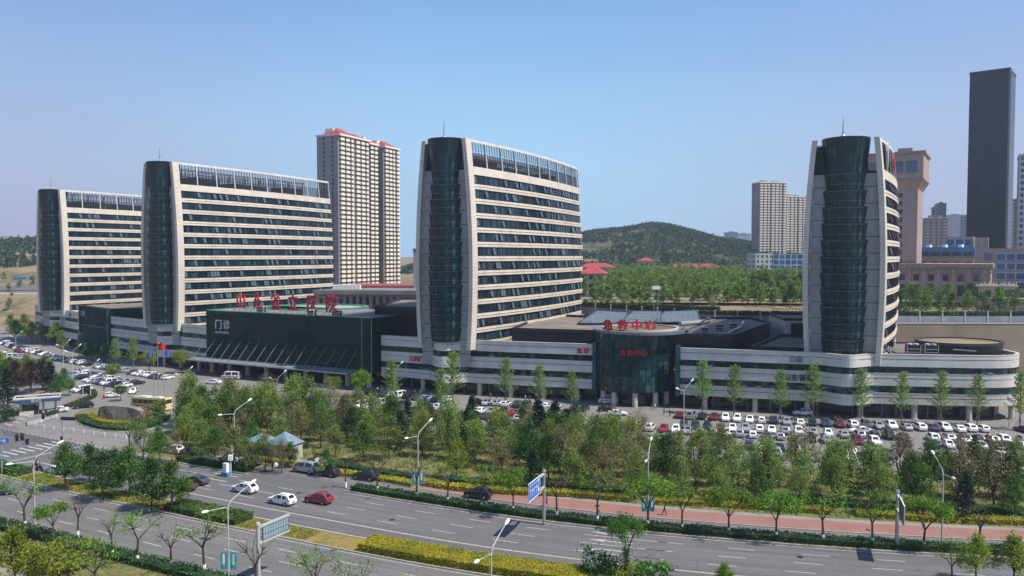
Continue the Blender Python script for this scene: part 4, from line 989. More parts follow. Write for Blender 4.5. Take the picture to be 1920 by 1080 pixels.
def gtower(name, label, c, ang, lu, lv, z0, z1, m, cat='office tower', group=None, cap=True):
    T = thing(name, label, cat, (c[0], c[1], 0), 0, group); u = Vector((math.cos(ang), math.sin(ang))); v = Vector((-u.y, u.x)); P = lambda a, b: tuple(u * a + v * b)
    mb = MB(); mb.prism([P(0, 0), P(lu, 0), P(lu, lv), P(0, lv)], z0 - 8, z1, 0, 1); mb.build('facade', [m, M['roof_grey']], T)
    if cap:
        mb = MB()
        for a, b in ((P(0, 0), P(lu, 0)), (P(lu, 0), P(lu, lv)), (P(lu, lv), P(0, lv)), (P(0, lv), P(0, 0))): mb.bar((*a, z1 + .4), (*b, z1 + .4), .6, 1.2)
        q = P(lu / 2, lv / 2); mb.box((*q, z1 + 1), (lu * .4, lv * .4, 3), ang); mb.build('parapet', m, T)
    return T, u, v, P
T, u, v, P = gtower('black_skyscraper', 'very tall black office skyscraper at the right edge of the skyline', (291.5, 512), R(-40), 21.5, 26, 15, 154, M['blackglass'])
mb = MB(); q = P(21.6, 1.5); mb.bar((*q, 15), (*q, 155.2), 1.0, 1.4); mb.build('corner_fin', M['blackfin'], T)
T, u, v, P = gtower('residential_tower', 'pale tower with small square windows cut by the right edge of the picture', (272.5, 430), R(-30), 22, 20, 15, 92, M['gridwin'])
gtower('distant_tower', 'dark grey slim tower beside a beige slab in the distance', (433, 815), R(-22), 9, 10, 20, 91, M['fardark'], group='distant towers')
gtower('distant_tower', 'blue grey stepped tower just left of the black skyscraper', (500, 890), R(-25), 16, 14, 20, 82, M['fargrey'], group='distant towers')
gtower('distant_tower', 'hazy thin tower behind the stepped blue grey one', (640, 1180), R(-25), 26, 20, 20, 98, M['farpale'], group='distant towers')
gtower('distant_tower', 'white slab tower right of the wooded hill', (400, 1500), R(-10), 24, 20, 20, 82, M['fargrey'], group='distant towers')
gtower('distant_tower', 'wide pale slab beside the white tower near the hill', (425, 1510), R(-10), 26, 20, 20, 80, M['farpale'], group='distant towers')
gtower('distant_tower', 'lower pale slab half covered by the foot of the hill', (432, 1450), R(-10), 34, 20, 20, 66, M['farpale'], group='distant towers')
gtower('office_building', 'grey and blue glass office block in front of the apartment slabs', (159, 520), R(4), 11.5, 16, 16, 40, M['gridwin'], 'office', cap=False)
gtower('glass_office', 'blue glass end of the office block left of the rightmost ward tower', (170.6, 520.5), R(4), 20, 16, 16, 39.6, M['blueband'], 'office', cap=False)
# beige tower with flared head
T = thing('flared_beige_tower', 'beige stone tower with flared top storey behind the rightmost ward tower', 'tower', (152, 372, 0), R(-32))
mb = MB(); mb.prism([(0, 0), (33, 0), (33, 24), (0, 24)], 10, 68, 0); mb.build('wall', M['beige'], T)
mb = MB(); r0 = [(0, 0), (33, 0), (33, 24), (0, 24)]; r1 = [(-2.2, -2.2), (35.2, -2.2), (35.2, 26.2), (-2.2, 26.2)]
for i in range(4):
    a, b = i, (i + 1) % 4; mb.face([(*r0[a], 67.9), (*r0[b], 67.9), (*r1[b], 72), (*r1[a], 72)], [(0, 0), (30, 0), (30, 4), (0, 4)])
mb.prism(r1, 72, 84); mb.build('flared_head', M['beige'], T)
mb = MB(); mb.prism([(-3, -3), (36, -3), (36, 27), (-3, 27)], 83.6, 84.6, bottom=True); mb.prism([(-2.6, -2.6), (35.6, -2.6), (35.6, 26.6), (-2.6, 26.6)], 72.0, 72.7, bottom=True); mb.prism([(24, 5), (30, 5), (30, 11), (24, 11)], 84.5, 87); mb.build('cornice', M['beigedark'], T)
windows(T, [(2.5 + i * 5.6, -2.3, 77.8) for i in range(6)], M['bluewin'], 4.4, 5.2, 0)
windows(T, [(x, -.05, 65.5 - k * 3.65) for k in range(11) for x in (6, 16, 26)], M['bayglass'], 1.9, 2.0, 0)
mb = MB(); mb.prism([(-2, -2), (35, -2), (35, 26), (-2, 26)], 10, 35, bottom=True); mb.build('base', M['beige'], T)
T = thing('classical_annexe', 'long beige classical building with two rows of windows behind the retaining wall', 'civic building', (143, 366, 0), R(-32))
mb = MB(); mb.prism([(0, 0), (66, 0), (66, 30), (0, 30)], 10, 33.2, 0, 1); mb.build('wall', [M['beige'], M['roof_grey']], T)
mb = MB(); mb.prism([(-1, -1.2), (67, -1.2), (67, 31), (-1, 31)], 33.2, 35, bottom=True); mb.prism([(-.5, -.6), (66.5, -.6), (66.5, .2), (-.5, .2)], 31.0, 31.6, bottom=True); mb.build('cornice', M['beigedark'], T)
mb = MB()
for i in range(12): mb.box((2.0 + i * 5.6, -.3, 22), (1.1, .7, 22)); 
mb.build('pilaster_row', M['beige'], T)
windows(T, [(4.8 + i * 5.6, -.1, 29.0) for i in range(11)], M['bayglass'], 2.2, 2.6, 0); windows(T, [(4.8 + i * 5.6, -.1, 23.6) for i in range(11)], M['bayglass'], 2.3, 4.6, 0)
T = thing('blue_roofed_office', 'beige office with a bright blue upper storey right of the flared tower', 'office', (203, 398, 0), R(-32))
mb = MB(); mb.prism([(0, 0), (24, 0), (24, 20), (0, 20)], 12, 38, 0, 1); mb.build('wall', [M['beige'], M['roof_grey']], T)
mb = MB(); mb.prism([(-.5, -.5), (24.5, -.5), (24.5, 20.5), (-.5, 20.5)], 38, 42.6, bottom=True); mb.build('blue_storey', M['bluepanel'], T)
windows(T, [(2.8 + i * 4.7, -.7, 39.4) for i in range(5)], M['bayglass'], 3.8, 1.8, 0); windows(T, [(2.8 + i * 4.7, -.15, 34.5) for i in range(5)], M['bayglass'], 2.4, 2.0, 0)
mb = MB()
for i in range(3): mb.tube([(4 + i * 7, 8, 42.6), (4 + i * 7, 8, 44)], [1.4, 1.2], 10)
mb.build('roof_vents', M['white'], T)
T = thing('stepped_office', 'pinkish office with blue window bays in front of the black skyscraper', 'office', (226, 392, 0), R(-32))
mb = MB(); mb.prism([(0, 0), (30, 0), (30, 22), (0, 22)], 12, 42, 0, 1); mb.prism([(-12, 6), (0.5, 6), (0.5, 20), (-12, 20)], 12, 48, 0, 1); mb.box((4, 8, 44.5), (6, 6, 6)); mb.build('wall', [M['pinkwall'], M['roof_grey']], T)
windows(T, [(17, -.3, 38 - k * 4.6) for k in range(5)], M['blueband'], 13, 3.9, 0); windows(T, [(7, -.2, 38 - k * 4.6) for k in range(5)], M['bluewin'], 3, 3.0, 0)
windows(T, [(-6, 5.8, 45 - k * 4.2) for k in range(5)], M['blueband'], 11, 3.4, 0)
gtower('glass_office', 'low blue glass building at the far right edge', (262, 390), R(-30), 20, 16, 15, 38, M['blueband'], 'office', cap=False)
# stone gatehouses with lion-topped roofs at far right
for i, (px, lab) in enumerate(((1850, 'ornate little stone gatehouse with carved roof, left of the two'), (1887, 'ornate little stone gatehouse with carved roof, right of the two'))):
    x, y, z = AY(px, 540, 305); T = thing('gatehouse', lab, 'gatehouse', (x, y, 17.5), R(-20)); mb = MB()
    mb.box((0, 0, 4.5), (4.6, 4.6, 9)); mb.box((0, 0, 9.3), (6.6, 6.6, .7)); mb.build('wall', M['cream'], T)
    mb = MB()
    for k in range(9): mb.tube([(-2.6 + k * .65, -2.6 + (k % 2) * .8, 9.6), (-2.6 + k * .65, -2.6 + (k % 2) * .8, 10.4 + (k % 3) * .35)], [.32, .12], 6)
    mb.build('carved_crest', M['cream'], T); windows(T, [(0, -2.4, 6.5)], M['bayglass'], 2, 2.4, 0)
x, y, z = AY(1905, 560, 296); T = thing('stone_portal', 'cream stone portal block at the right edge behind the hedge', 'gate', (x, y, 17), R(-20)); mb = MB(); mb.box((0, 0, 2.6), (15, 3, 5.2)); mb.box((0, 0, 5.4), (16, 3.8, .5)); mb.build('wall', M['cream'], T); windows(T, [(6, -1.6, 2)], M['dark'], 1.6, 2.8, 0)
# red roofed school blocks by the hill
def redhouse(label, c, ang, lu, lv, z0, z1, rh, wall, fl=2, cat='school block'):
    T = thing('red_roofed_building', label, cat, (c[0], c[1], 0), 0, 'red roofed buildings'); u = Vector((math.cos(ang), math.sin(ang))); v = Vector((-u.y, u.x)); P = lambda a, b: tuple(u * a + v * b)
    mb = MB(); mb.prism([P(0, 0), P(lu, 0), P(lu, lv), P(0, lv)], z0 - 6, z1); mb.build('wall', wall, T)
    mb = MB(); o_ = 1.0; e = [P(-o_, -o_), P(lu + o_, -o_), P(lu + o_, lv + o_), P(-o_, lv + o_)]; r0, r1 = P(min(lv, lu) * .45, lv / 2), P(lu - min(lv, lu) * .45, lv / 2); Z = z1
    mb.face([(*e[0], Z), (*e[1], Z), (*r1, Z + rh), (*r0, Z + rh)]); mb.face([(*e[1], Z), (*e[2], Z), (*r1, Z + rh)]); mb.face([(*e[2], Z), (*e[3], Z), (*r0, Z + rh), (*r1, Z + rh)]); mb.face([(*e[3], Z), (*e[0], Z), (*r0, Z + rh)]); mb.face([(*q_, Z) for q_ in e[::-1]])
    mb.build('roof', M['redroof'], T); it = []
    h = (z1 - z0) / fl
    for k in range(fl):
        for i in range(int(lu / 4)): q_ = P(2 + i * 4, -.1); it.append((*q_, z0 + (k + .55) * h))
    windows(T, it, M['bayglass'], 2.2, h * .5, ang); return T
redhouse('red roofed pale building right of the third tower at the hill foot', (46, 540), R(-8), 23, 13, 21, 30.8, 2.8, M['cream'])
redhouse('nearer red roofed building touching the third tower edge', (34, 400), R(-12), 12, 16, 17, 29.5, 4.0, M['aptpink'], 3)
redhouse('long low red roofed building in the trees below the hill', (120, 610), R(-4), 40, 13, 22, 29.5, 3.0, M['aptpink'], 1)
redhouse('small red roofed lookout above the long red roofed building', (102, 640), R(-4), 12, 9, 24, 34.5, 2.4, M['cream'], 1)
redhouse('white walled hall with thin red roof edge behind the glass hall', (-86, 412), R(-4), 40, 12, 18, 23.0, 1.0, M['cream'], 1)
mb = MB(); z = 21.4
T = thing('colonnade_building', 'long grey flat roofed stone building with narrow windows behind the oval skylight', 'civic building', (-84, 330, 0), R(-4))
mb = MB(); mb.prism([(0, 0), (45, 0), (45, 22), (0, 22)], 8, 22.5, 0, 1); mb.build('wall', [M['beige'], M['roof_grey']], T); mb = MB(); mb.prism([(-1, -1.2), (46, -1.2), (46, 23), (-1, 23)], 22.5, 24.2, bottom=True); mb.build('cornice', M['roof_grey'], T)
windows(T, [(2 + i * 2.8, -.1, 19.2) for i in range(15)], M['bayglass'], 1.2, 4.6, 0)
mb = MB()
for i in range(9): mb.box((9 + i * 1.3, 6, 25.3), (1.1, 1.6, 2.0))
mb.build('roof_tanks', M['white'], T)
x, y, z = AY(783, 500, 350); T = thing('stair_tower', 'thin grey stair tower peeking out left of the third tower', 'tower', (x, y, 0)); mb = MB(); mb.box((0, 0, 28), (3.4, 3.4, 26)); mb.build('wall', M['aptwall'], T); mb = MB(); mb.box((0, 0, 41.3), (4, 4, .6)); mb.build('roof', M['redroof'], T)
# retaining wall, fence and lampposts at the right
RW = thing('retaining_wall', 'long brown rendered retaining wall behind the right end of the podium', 'wall'); wc = Cv([(58, 266.5), (90, 260.2), (150, 259), (260, 258)])
mb = MB(); ribbon(mb, wc, 0, wc.L, -1, 16.2, 0, .5, step=4); mb.build('wall', M['render'], RW); mb = MB(); ribbon(mb, wc, 0, wc.L, 16.2, 16.5, -.12, .8, step=4); mb.build('coping', M['concrete'], RW)
FN = thing('boundary_fence', 'low grey concrete boundary fence with posts along the top of the retaining wall', 'fence'); fc = Cv([(14, 318), (40, 292), (62, 267.6), (90, 261.2), (150, 260), (260, 259)])
mb = MB(); ribbon(mb, fc, 0, fc.L, 16.0, 18.6, .4, .3, step=4); mb.build('panel', M['fencegrey'], FN)
for i in range(34):
    t = 2 + i * 7.4
    if t > fc.L - 1: break
    q_ = fc.off(t, .5); mb = MB(); mb.box((0, 0, 2.0), (.42, .42, 4.0)); mb.box((0, 0, 4.1), (.6, .6, .25)); mb.build('post', M['concrete'], FN, loc=(*q_, 16))
mb = MB()
for i in range(420): q_ = fc.off(.4 + i * (fc.L - 1) / 420, .55); mb.bar((*q_, 18.6), (*q_, 19.9), .07)
mb.build('railing', M['dark'], FN)
# upper road glimpsed beyond
sheet('upper_road', [(20, 352), (200, 330), (200, 343), (20, 365)], 19.3, M['pave'])

# wooded hill, left hill, earthworks
def hill(x, y):
    rx = [-150, -40, 40, 98, 120, 150, 188, 215, 243, 275, 310, 331, 380, 500]; rz = [24, 40, 58, 66, 71, 76, 80, 77, 70.5, 60, 56, 50, 38, 22]
    r = np.interp(x * 1100 / np.maximum(y, 1100) + 0 * y, rx, rz)
    f = np.clip((y - 690) / 410, 0, 1); f = f * f * (3 - 2 * f); b = np.clip((1500 - y) / 300, 0, 1)
    nz = 2.2 * np.sin(x * .061 + y * .013) * np.sin(y * .023 + 1.3) * np.clip((y - 720) / 100, 0, 1)
    return 19 + (r - 19) * f * b + nz * b
grid_sheet('wooded_hill', np.arange(-160, 520, 10.0), np.arange(690, 1520, 14.0), hill, M['hill'])
def lhill(x, y):
    z = np.interp(y, [436, 445, 500, 560, 620, 700, 800, 900, 1100], [-1, 3, 9.5, 13.5, 17, 29, 44, 55, 40])
    return z + 1.3 * np.sin(x * .05 + y * .03) * np.clip((y - 520) / 60, 0, 1) + 2 * np.sin(x * .02) * np.clip((y - 700) / 60, 0, 1)
grid_sheet('earth_slope', np.arange(-900, -228, 12.0), np.arange(436, 1100, 8.0), lhill, M['earth'])
def sheet3(name, pts, m):
    mb = MB(); mb.face(pts, [(p[0], p[1]) for p in pts]); o = mb.build(name, m); o['kind'] = 'structure'
sheet3('hillside_road', [(-420, 560, 14.2), (-262, 556, 14.0), (-262, 586, 15.9), (-420, 590, 16.2)], M['road'])
mb = MB(); 
for i in range(12): mb.box((-396 + i * 11, 528, 12.3), (10.6, .4, 2.6))
tag(mb.build('site_hoarding', M['white']), 'white site hoarding across the bare earth at far left', 'fence')
x, y, z = AY(36, 520, 640); mb = MB(); mb.prism([(x - 5, y), (x + 6, y), (x + 6, y + 6), (x - 5, y + 6)], z - 3, z + .5); tag(mb.build('blue_shed', M['bluepanel']), 'small blue shed on the bare earth slope at far left', 'shed')
x, y, z = AY(12, 452, 905); T = thing('hilltop_villa', 'brown roofed villa on the left hilltop', 'villa', (x, y, 0)); mb = MB(); mb.box((0, 0, 54), (22, 12, 7)); mb.build('wall', M['cream'], T)
mb = MB(); 
for a, b in (((-13, -7), (13, -7)), ((13, -7), (13, 7)), ((13, 7), (-13, 7)), ((-13, 7), (-13, -7))): mb.face([(*a, 57.3), (*b, 57.3), (b[0] * .4, 0, 61), (a[0] * .4, 0, 61)])
mb.build('roof', M['roof'], T)
# pavilion and obelisk on the wooded hill; green netting at its foot
x, y, z = AY(1212, 424, 1102); T = thing('hilltop_pavilion', 'little red roofed pavilion on the summit of the wooded hill', 'pavilion', (x, y, z - 1)); mb = MB()
for a in (-3, 3):
    for b in (-3, 3): mb.bar((a, b, -5), (a, b, 3), .6)
mb.box((0, 0, -1), (5, 5, 6)); mb.build('wall', M['aptpink'], T); mb = MB(); mb.tube([(0, 0, 2), (0, 0, 3.2), (0, 0, 5.5)], [6, 3.2, .3], 8); mb.build('roof', M['redroof'], T)
x, y, z = AY(1252, 428, 1100); T = thing('hilltop_monument', 'thin stone monument on the ridge right of the pavilion', 'monument', (x, y, z - 4)); mb = MB(); mb.tube([(0, 0, -3), (0, 0, 0), (0, 0, 9)], [1.9, 1.5, 1.1], 8); mb.build('shaft', M['aptwall'], T); mb = MB(); mb.tube([(0, 0, 9), (0, 0, 10.5)], [1.5, .2], 8); mb.build('cap', M['aptwall'], T)
for i, (px, py, w_, h_) in enumerate(((1338, 503, 8, 5), (1355, 500, 14, 10), (1372, 502, 7, 4), (1384, 503, 6, 4), (1405, 501, 12, 8))):
    x, y, z = AY(px, py, 640); mb = MB(); n = 7
    for a in range(n):
        for b in range(4):
            f = lambda i_, j_: (x - w_ / 2 + w_ * i_ / n, y + j_ * 2.5, z - 3 + h_ * math.sin(math.pi * min(1, max(0, i_ / n)) ) * (1 - .25 * j_) + .6 * math.sin(i_ * 2.1 + j_))
            mb.face([f(a, b), f(a + 1, b), f(a + 1, b + 1), f(a, b + 1)])
    tag(mb.build('netted_mound', M['net'], smooth=True), ['small green netted mound left of the biggest one', 'largest green netted earth mound at the hill foot', 'low green netted mound right of the largest', 'tiny green netted mound in the trees', 'green netted mound nearest the grey office block'][i], 'mound', 'green netted mounds')
# ================= vegetation =================
nrg = np.random.default_rng(11)
def quads(name, cen, size, m, flat=0.0, fold=True):
    """one small leaf-sized face per centre"""
    n = len(cen); a = nrg.normal(size=(n, 3)); a /= np.linalg.norm(a, axis=1)[:, None]; b = nrg.normal(size=(n, 3))
    if flat: a[:, 2] *= (1 - flat); b[:, 2] *= (1 - flat); a /= np.linalg.norm(a, axis=1)[:, None]
    b -= (a * b).sum(1)[:, None] * a; b /= np.linalg.norm(b, axis=1)[:, None]
    s = size * nrg.uniform(.6, 1.3, (n, 1)) if np.isscalar(size) else size[:, None]
    P = np.stack([cen - a * s, cen - b * s * .55, cen + a * s, cen + b * s * .55], 1).reshape(-1, 3)
    me = bpy.data.meshes.new(name); me.vertices.add(4 * n); me.vertices.foreach_set('co', P.ravel().astype(np.float32))
    me.loops.add(4 * n); me.loops.foreach_set('vertex_index', np.arange(4 * n, dtype=np.int32))
    me.polygons.add(n); me.polygons.foreach_set('loop_start', np.arange(0, 4 * n, 4, dtype=np.int32)); me.polygons.foreach_set('loop_total', np.full(n, 4, dtype=np.int32))
    me.materials.append(m); me.update(calc_edges=True); me.validate(); return me
M['bark'] = mat('bark', (.075, .055, .04), .95, var=.2, scale=3); M['barkpale'] = mat('pale_bark', (.20, .17, .135), .95, var=.2, scale=3)
LF = {
 'olive': leafmat('olive_leaves', (.145, .22, .04), (.26, .32, .075), (.12, .19, .04), .42),
 'fresh': leafmat('fresh_green_leaves', (.12, .25, .022), (.20, .34, .035), (.09, .20, .02), .4),
 'yellowish': leafmat('yellow_green_leaves', (.20, .26, .025), (.30, .34, .04), (.15, .21, .02), .4),
 'deep': leafmat('deep_green_leaves', (.03, .10, .018), (.07, .17, .03), (.025, .07, .018)),
 'brown': leafmat('brown_budding_twigs', (.20, .13, .085), (.27, .22, .10), (.17, .15, .06), .3),
 'conifer': leafmat('conifer_needles', (.012, .040, .022), (.03, .07, .035), (.01, .03, .018), .1),
 'purple': leafmat('purple_leaves', (.03, .014, .015), (.06, .032, .028), None, .2),
 'ginkgo': leafmat('ginkgo_leaves', (.14, .27, .04), (.24, .37, .07), None, .4),
 'hedge': leafmat('hedge_leaves', (.025, .085, .02), (.06, .15, .035), (.02, .065, .018), .2),
 'golden': leafmat('golden_hedge_leaves', (.38, .34, .012), (.50, .44, .02), (.24, .27, .02), .35),
 'far': leafmat('far_leaves', (.14, .24, .04), (.24, .33, .06), (.11, .19, .04), .4),
 'hillw': leafmat('hill_wood', (.018, .058, .026), (.04, .09, .04), (.015, .045, .022), .15)}
def skel(h, trunk_h, r, tips, bark_r=.12, lean=.0, bend=.5, sides=5, seed=0):
    rr = random.Random(seed); mb = MB(); top = Vector((lean, lean * .4, trunk_h))
    mb.tube([(0, 0, -.2), (lean * .3, 0, trunk_h * .5), top], [bark_r * 1.35, bark_r, bark_r * .8], sides + 1)
    tv = [Vector(t) for t in tips]; nl = max(3, min(7, len(tv) // 6)); nodes = []
    for k in range(nl):
        a = k * 6.283 / nl + rr.uniform(-.4, .4); grp = [t for t in tv if abs((math.atan2(t.y, t.x) - a + math.pi) % (2 * math.pi) - math.pi) < math.pi / nl]
        if not grp: continue
        c = sum(grp, Vector()) / len(grp); e = top.lerp(c, .62) + Vector((rr.uniform(-.2, .2), rr.uniform(-.2, .2), .1)); m1 = top.lerp(e, .5) + Vector((-(e.x) * .12, -(e.y) * .12, -.12 if e.z - top.z > .5 else 0))
        mb.tube([top, m1, e], [bark_r * .7, bark_r * .52, bark_r * .38], sides); nodes.append(e); nodes.append(m1)
    nodes = nodes or [top]
    for tp in tips:
        tp = Vector(tp); st = min(nodes, key=lambda q: (q - tp).length + (2 if q.z > tp.z else 0)); md = st.lerp(tp, .5) + Vector((rr.uniform(-.15, .15), rr.uniform(-.15, .15), .08))
        mb.tube([st, md, tp], [bark_r * .34, bark_r * .2, bark_r * .07], 4, cap=False)
    for tp in []:
        tp = Vector(tp); mid = top.lerp(tp, .5) + Vector((rr.uniform(-.3, .3), rr.uniform(-.3, .3), -.1)) * bend
        mb.tube([top, mid, tp], [bark_r * .55, bark_r * .36, bark_r * .1], sides - 1, cap=False)
    return mb
def make_tree(kind, seed):
    rr = np.random.default_rng(seed * 31 + 5); P = []; tips = []
    def clump(c, rad, n, fl=1.0): 
        g = rr.normal(size=(n, 3)) * np.array([rad, rad, rad * fl]) * .55; P.append(np.array(c) + g)
    ext = None
    if kind in ('olive', 'brown', 'yellowish'):        # garden trees, upright and airy
        h = 8.4; n = 44 if kind != 'brown' else 44
        for i in range(n):
            z = 1.9 + (h - 2.2) * rr.random() ** .8; f = (z - 1.4) / (h - 1.4); w_ = 2.15 * math.sin(math.pi * min(1, f * .8 + .18)) * (.35 + .75 * rr.random() ** .5)
            a = rr.random() * 6.28; c = (w_ * math.cos(a), w_ * math.sin(a), z); tips.append(c); clump(c, .75, 52 if kind != 'brown' else 34, 1.3)
        leaf, size, bark, th = kind, (.16 if kind != 'brown' else .13), M['bark'], 1.7
    elif kind == 'street':                              # vase-shaped street trees
        h = 7
        for i in range(26):
            a = rr.random() * 6.28; q = rr.random() ** .5; w_ = 3.1 * q; z = 4.0 + 2.4 * (1 - q * q * .55) * (.6 + .4 * rr.random()) + .2
            c = (w_ * math.cos(a), w_ * math.sin(a), z); tips.append(c); clump(c, .85, 85, .7)
        leaf, size, bark, th = 'fresh', .17, M['bark'], 2.5
    elif kind == 'sparse':                              # nearly bare vase
        for i in range(22):
            a = rr.random() * 6.28; w_ = .7 + 2.3 * rr.random(); z = 4.4 + 2.4 * rr.random(); c = (w_ * math.cos(a), w_ * math.sin(a), z); tips.append(c); clump(c, .65, 22, .7)
        leaf, size, bark, th = 'fresh', .14, M['bark'], 2.9
    elif kind == 'bare':
        for i in range(24):
            a = rr.random() * 6.28; w_ = .5 + 2.1 * rr.random(); z = 4.3 + 2.2 * rr.random(); c = (w_ * math.cos(a), w_ * math.sin(a), z); tips.append(c); clump(c, .5, 5, .7)
        leaf, size, bark, th = 'brown', .09, M['bark'], 2.9
    elif kind == 'deep':
        for i in range(46):
            a = rr.random() * 6.28; q = rr.random() ** .5; z = 2.2 + 5.3 * rr.random(); w_ = 2.9 * q * math.sin(math.pi * min(1, .25 + (z - 1.8) / 7.6)); c = (w_ * math.cos(a), w_ * math.sin(a), z); tips.append(c); clump(c, .9, 85, .9)
        leaf, size, bark, th = 'deep', .17, M['bark'], 2.0
    elif kind == 'mid':
        for i in range(44):
            a = rr.random() * 6.28; q = rr.random() ** .5; z = 2.4 + 4.9 * rr.random(); w_ = 2.8 * q * math.sin(math.pi * min(1, .3 + (z - 1.8) / 7.6)); c = (w_ * math.cos(a), w_ * math.sin(a), z); tips.append(c); clump(c, .85, 75, .9)
        leaf, size, bark, th = 'midg', .17, M['bark'], 2.1
    elif kind == 'round':
        for i in range(40):
            v_ = rr.normal(size=3); v_ /= np.linalg.norm(v_); c = (v_[0] * 3.2 * (.6 + .4 * rr.random()), v_[1] * 3.2 * (.6 + .4 * rr.random()), 5.6 + v_[2] * 1.9); tips.append(c); clump(c, .95, 70, .8)
        leaf, size, bark, th = 'yellowish', .2, M['bark'], 3.0
    elif kind == 'ginkgo':
        h = 10.5; tips = []; mb = MB(); mb.tube([(0, 0, -.2), (0, 0, 4), (.1, 0, h)], [.16, .12, .03], 6)
        for i in range(46):
            z = 2.6 + (h - 2.8) * i / 46; l = (1.0 - (z - 2) / (h * 1.02)) * 3.0 * rr.uniform(.6, 1.15) + .25; a = i * 2.4 + rr.random(); e = (l * math.cos(a), l * math.sin(a), z + l * .55)
            mb.tube([(0, 0, z), (e[0] * .5, e[1] * .5, z + l * .22), e], [.045, .03, .012], 4, cap=False)
            for k in range(5): f = .25 + .75 * k / 4; clump((e[0] * f, e[1] * f, z + l * .5 * f), .26, 15)
        leaf, size, bark, th = 'ginkgo', .13, M['barkpale'], None
        for k in range(4): mb.bar((1.5 * math.cos(k * 1.57 + .5), 1.5 * math.sin(k * 1.57 + .5), 0), (0, 0, 2.2), .05)
    elif kind == 'conifer':
        h = 8.5; mb = MB(); mb.tube([(0, 0, -.2), (0, 0, 4), (0, 0, h)], [.18, .12, .03], 6)
        for i in range(60):
            z = 1.0 + (h - 1.1) * (i / 60) ** .9; l = (1 - z / (h + .3)) * 3.3 * rr.uniform(.7, 1.1) + .2; a = i * 2.4 + rr.random(); e = (l * math.cos(a), l * math.sin(a), z - l * .1)
            mb.tube([(0, 0, z), e], [.04, .015], 4, cap=False)
            for k in range(4): f = .3 + .7 * k / 3; clump((e[0] * f, e[1] * f, z - l * .1 * f), .38, 16, .35)
        leaf, size, bark, th = 'conifer', .18, M['bark'], None
    elif kind == 'shrub':
        for i in range(20):
            a = rr.random() * 6.28; q = rr.random() ** .5 * 1.5; c = (q * math.cos(a), q * math.sin(a), .5 + 1.3 * rr.random()); tips.append(c); clump(c, .5, 60, .8)
        leaf, size, bark, th = 'olive', .13, M['bark'], .3
    elif kind == 'far':
        for i in range(26):
            z = 2.8 + 8.4 * rr.random(); w_ = 3.1 * math.sin(math.pi * min(1, .22 + (z - 2) / 12.5)) * rr.random() ** .5; a = rr.random() * 6.28; c = (w_ * math.cos(a), w_ * math.sin(a), z); tips.append(c); clump(c, 1.25, 42, 1.1)
        leaf, size, bark, th = 'far', .36, M['barkpale'], 2.6
    if th is not None: mb = skel(8, th, 2, tips, {'far': .22, 'shrub': .05}.get(kind, .15), .1 if kind != 'far' else 0, seed=seed)
    tm = mb.build('trunk', [bark, M['white']] if kind in ('street', 'sparse', 'bare') else bark); trunk = tm.data
    C.objects.unlink(tm); bpy.data.objects.remove(tm)
    if kind in ('street', 'sparse', 'bare'):
        pass
    cm = quads('crown', np.concatenate(P), size, LF[leaf]); return trunk, cm
LF['midg'] = leafmat('mid_green_leaves', (.065, .16, .022), (.13, .24, .035), (.05, .12, .02), .4)
PROTO = {}
for kind, n in (('olive', 5), ('brown', 3), ('yellowish', 2), ('street', 4), ('sparse', 3), ('bare', 2), ('deep', 3), ('mid', 3), ('round', 2), ('ginkgo', 3), ('conifer', 2), ('shrub', 2), ('far', 3)):
    PROTO[kind] = [make_tree(kind, k * 7 + len(kind)) for k in range(n)]
def tree(kind, x, y, z, label, cat='tree', group=None, s=1.0, sz=None, name='tree', leaf=None):
    T = thing(name, label, cat, (x, y, z), rng.random() * 6.28, group); tm, cm = rng.choice(PROTO[kind])
    T.scale = (s, s, sz or s)
    a = bpy.data.objects.new('trunk', tm); C.objects.link(a); a.parent = T
    b = bpy.data.objects.new('crown', cm); C.objects.link(b); b.parent = T
    if leaf: b.material_slots[0].link = 'OBJECT'; b.material_slots[0].material = LF[leaf]
    if kind in ('street', 'sparse', 'bare'):
        c = bpy.data.objects.new('whitewash', WW); C.objects.link(c); c.parent = T
    return T
_w = MB().tube([(0, 0, .05), (0, 0, 1.05)], [.215, .195], 8).build('whitewash', M['white']); WW = _w.data; bpy.data.objects.remove(_w)
# street trees standing in the hedge strip (pixel x of the trunk foot)
desc = {'street': 'leafy bright green street tree', 'sparse': 'thinly leaved street tree', 'bare': 'almost bare street tree', 'olive': 'young street tree'}
lst = [(645, 'bare'), (705, 'bare'), (779, 'bare'), (838, 'sparse'), (902, 'sparse'), (962, 'street'), (1045, 'bare'), (1122, 'sparse'), (1218, 'street'), (1283, 'sparse'), (1372, 'street'), (1462, 'street'), (1551, 'sparse'), (1645, 'sparse'), (1743, 'street'), (1848, 'bare'), (1985, 'street')]
def foot_on(cv, px, d):
    lo, hi = 0.0, cv.L
    for _ in range(40):
        m_ = (lo + hi) / 2; p = cv.off(m_, d)
        if p.x / p.y * FPX + 960 < px: lo = m_
        else: hi = m_
    return m_
for i, (px, kind) in enumerate(lst):
    p = KERB.off(foot_on(KERB, px, 1.7), 1.7); tree(kind, p.x, p.y, .1, f'{desc[kind]} in the kerbside hedge, {nth(i+1)} from the left in its row', group='street trees along the main road hedge', s=rng.uniform(.92, 1.08))
for i, (px, kind) in enumerate(((97 + 300, 'mid'), (432, 'olive'))):
    p = KERB.off(foot_on(KERB, px, 1.7), 1.7); tree(kind, p.x, p.y, .1, f'{["dense green tree at the left end", "young tree beside the white kiosk"][i]} of the short hedge island', s=.9)
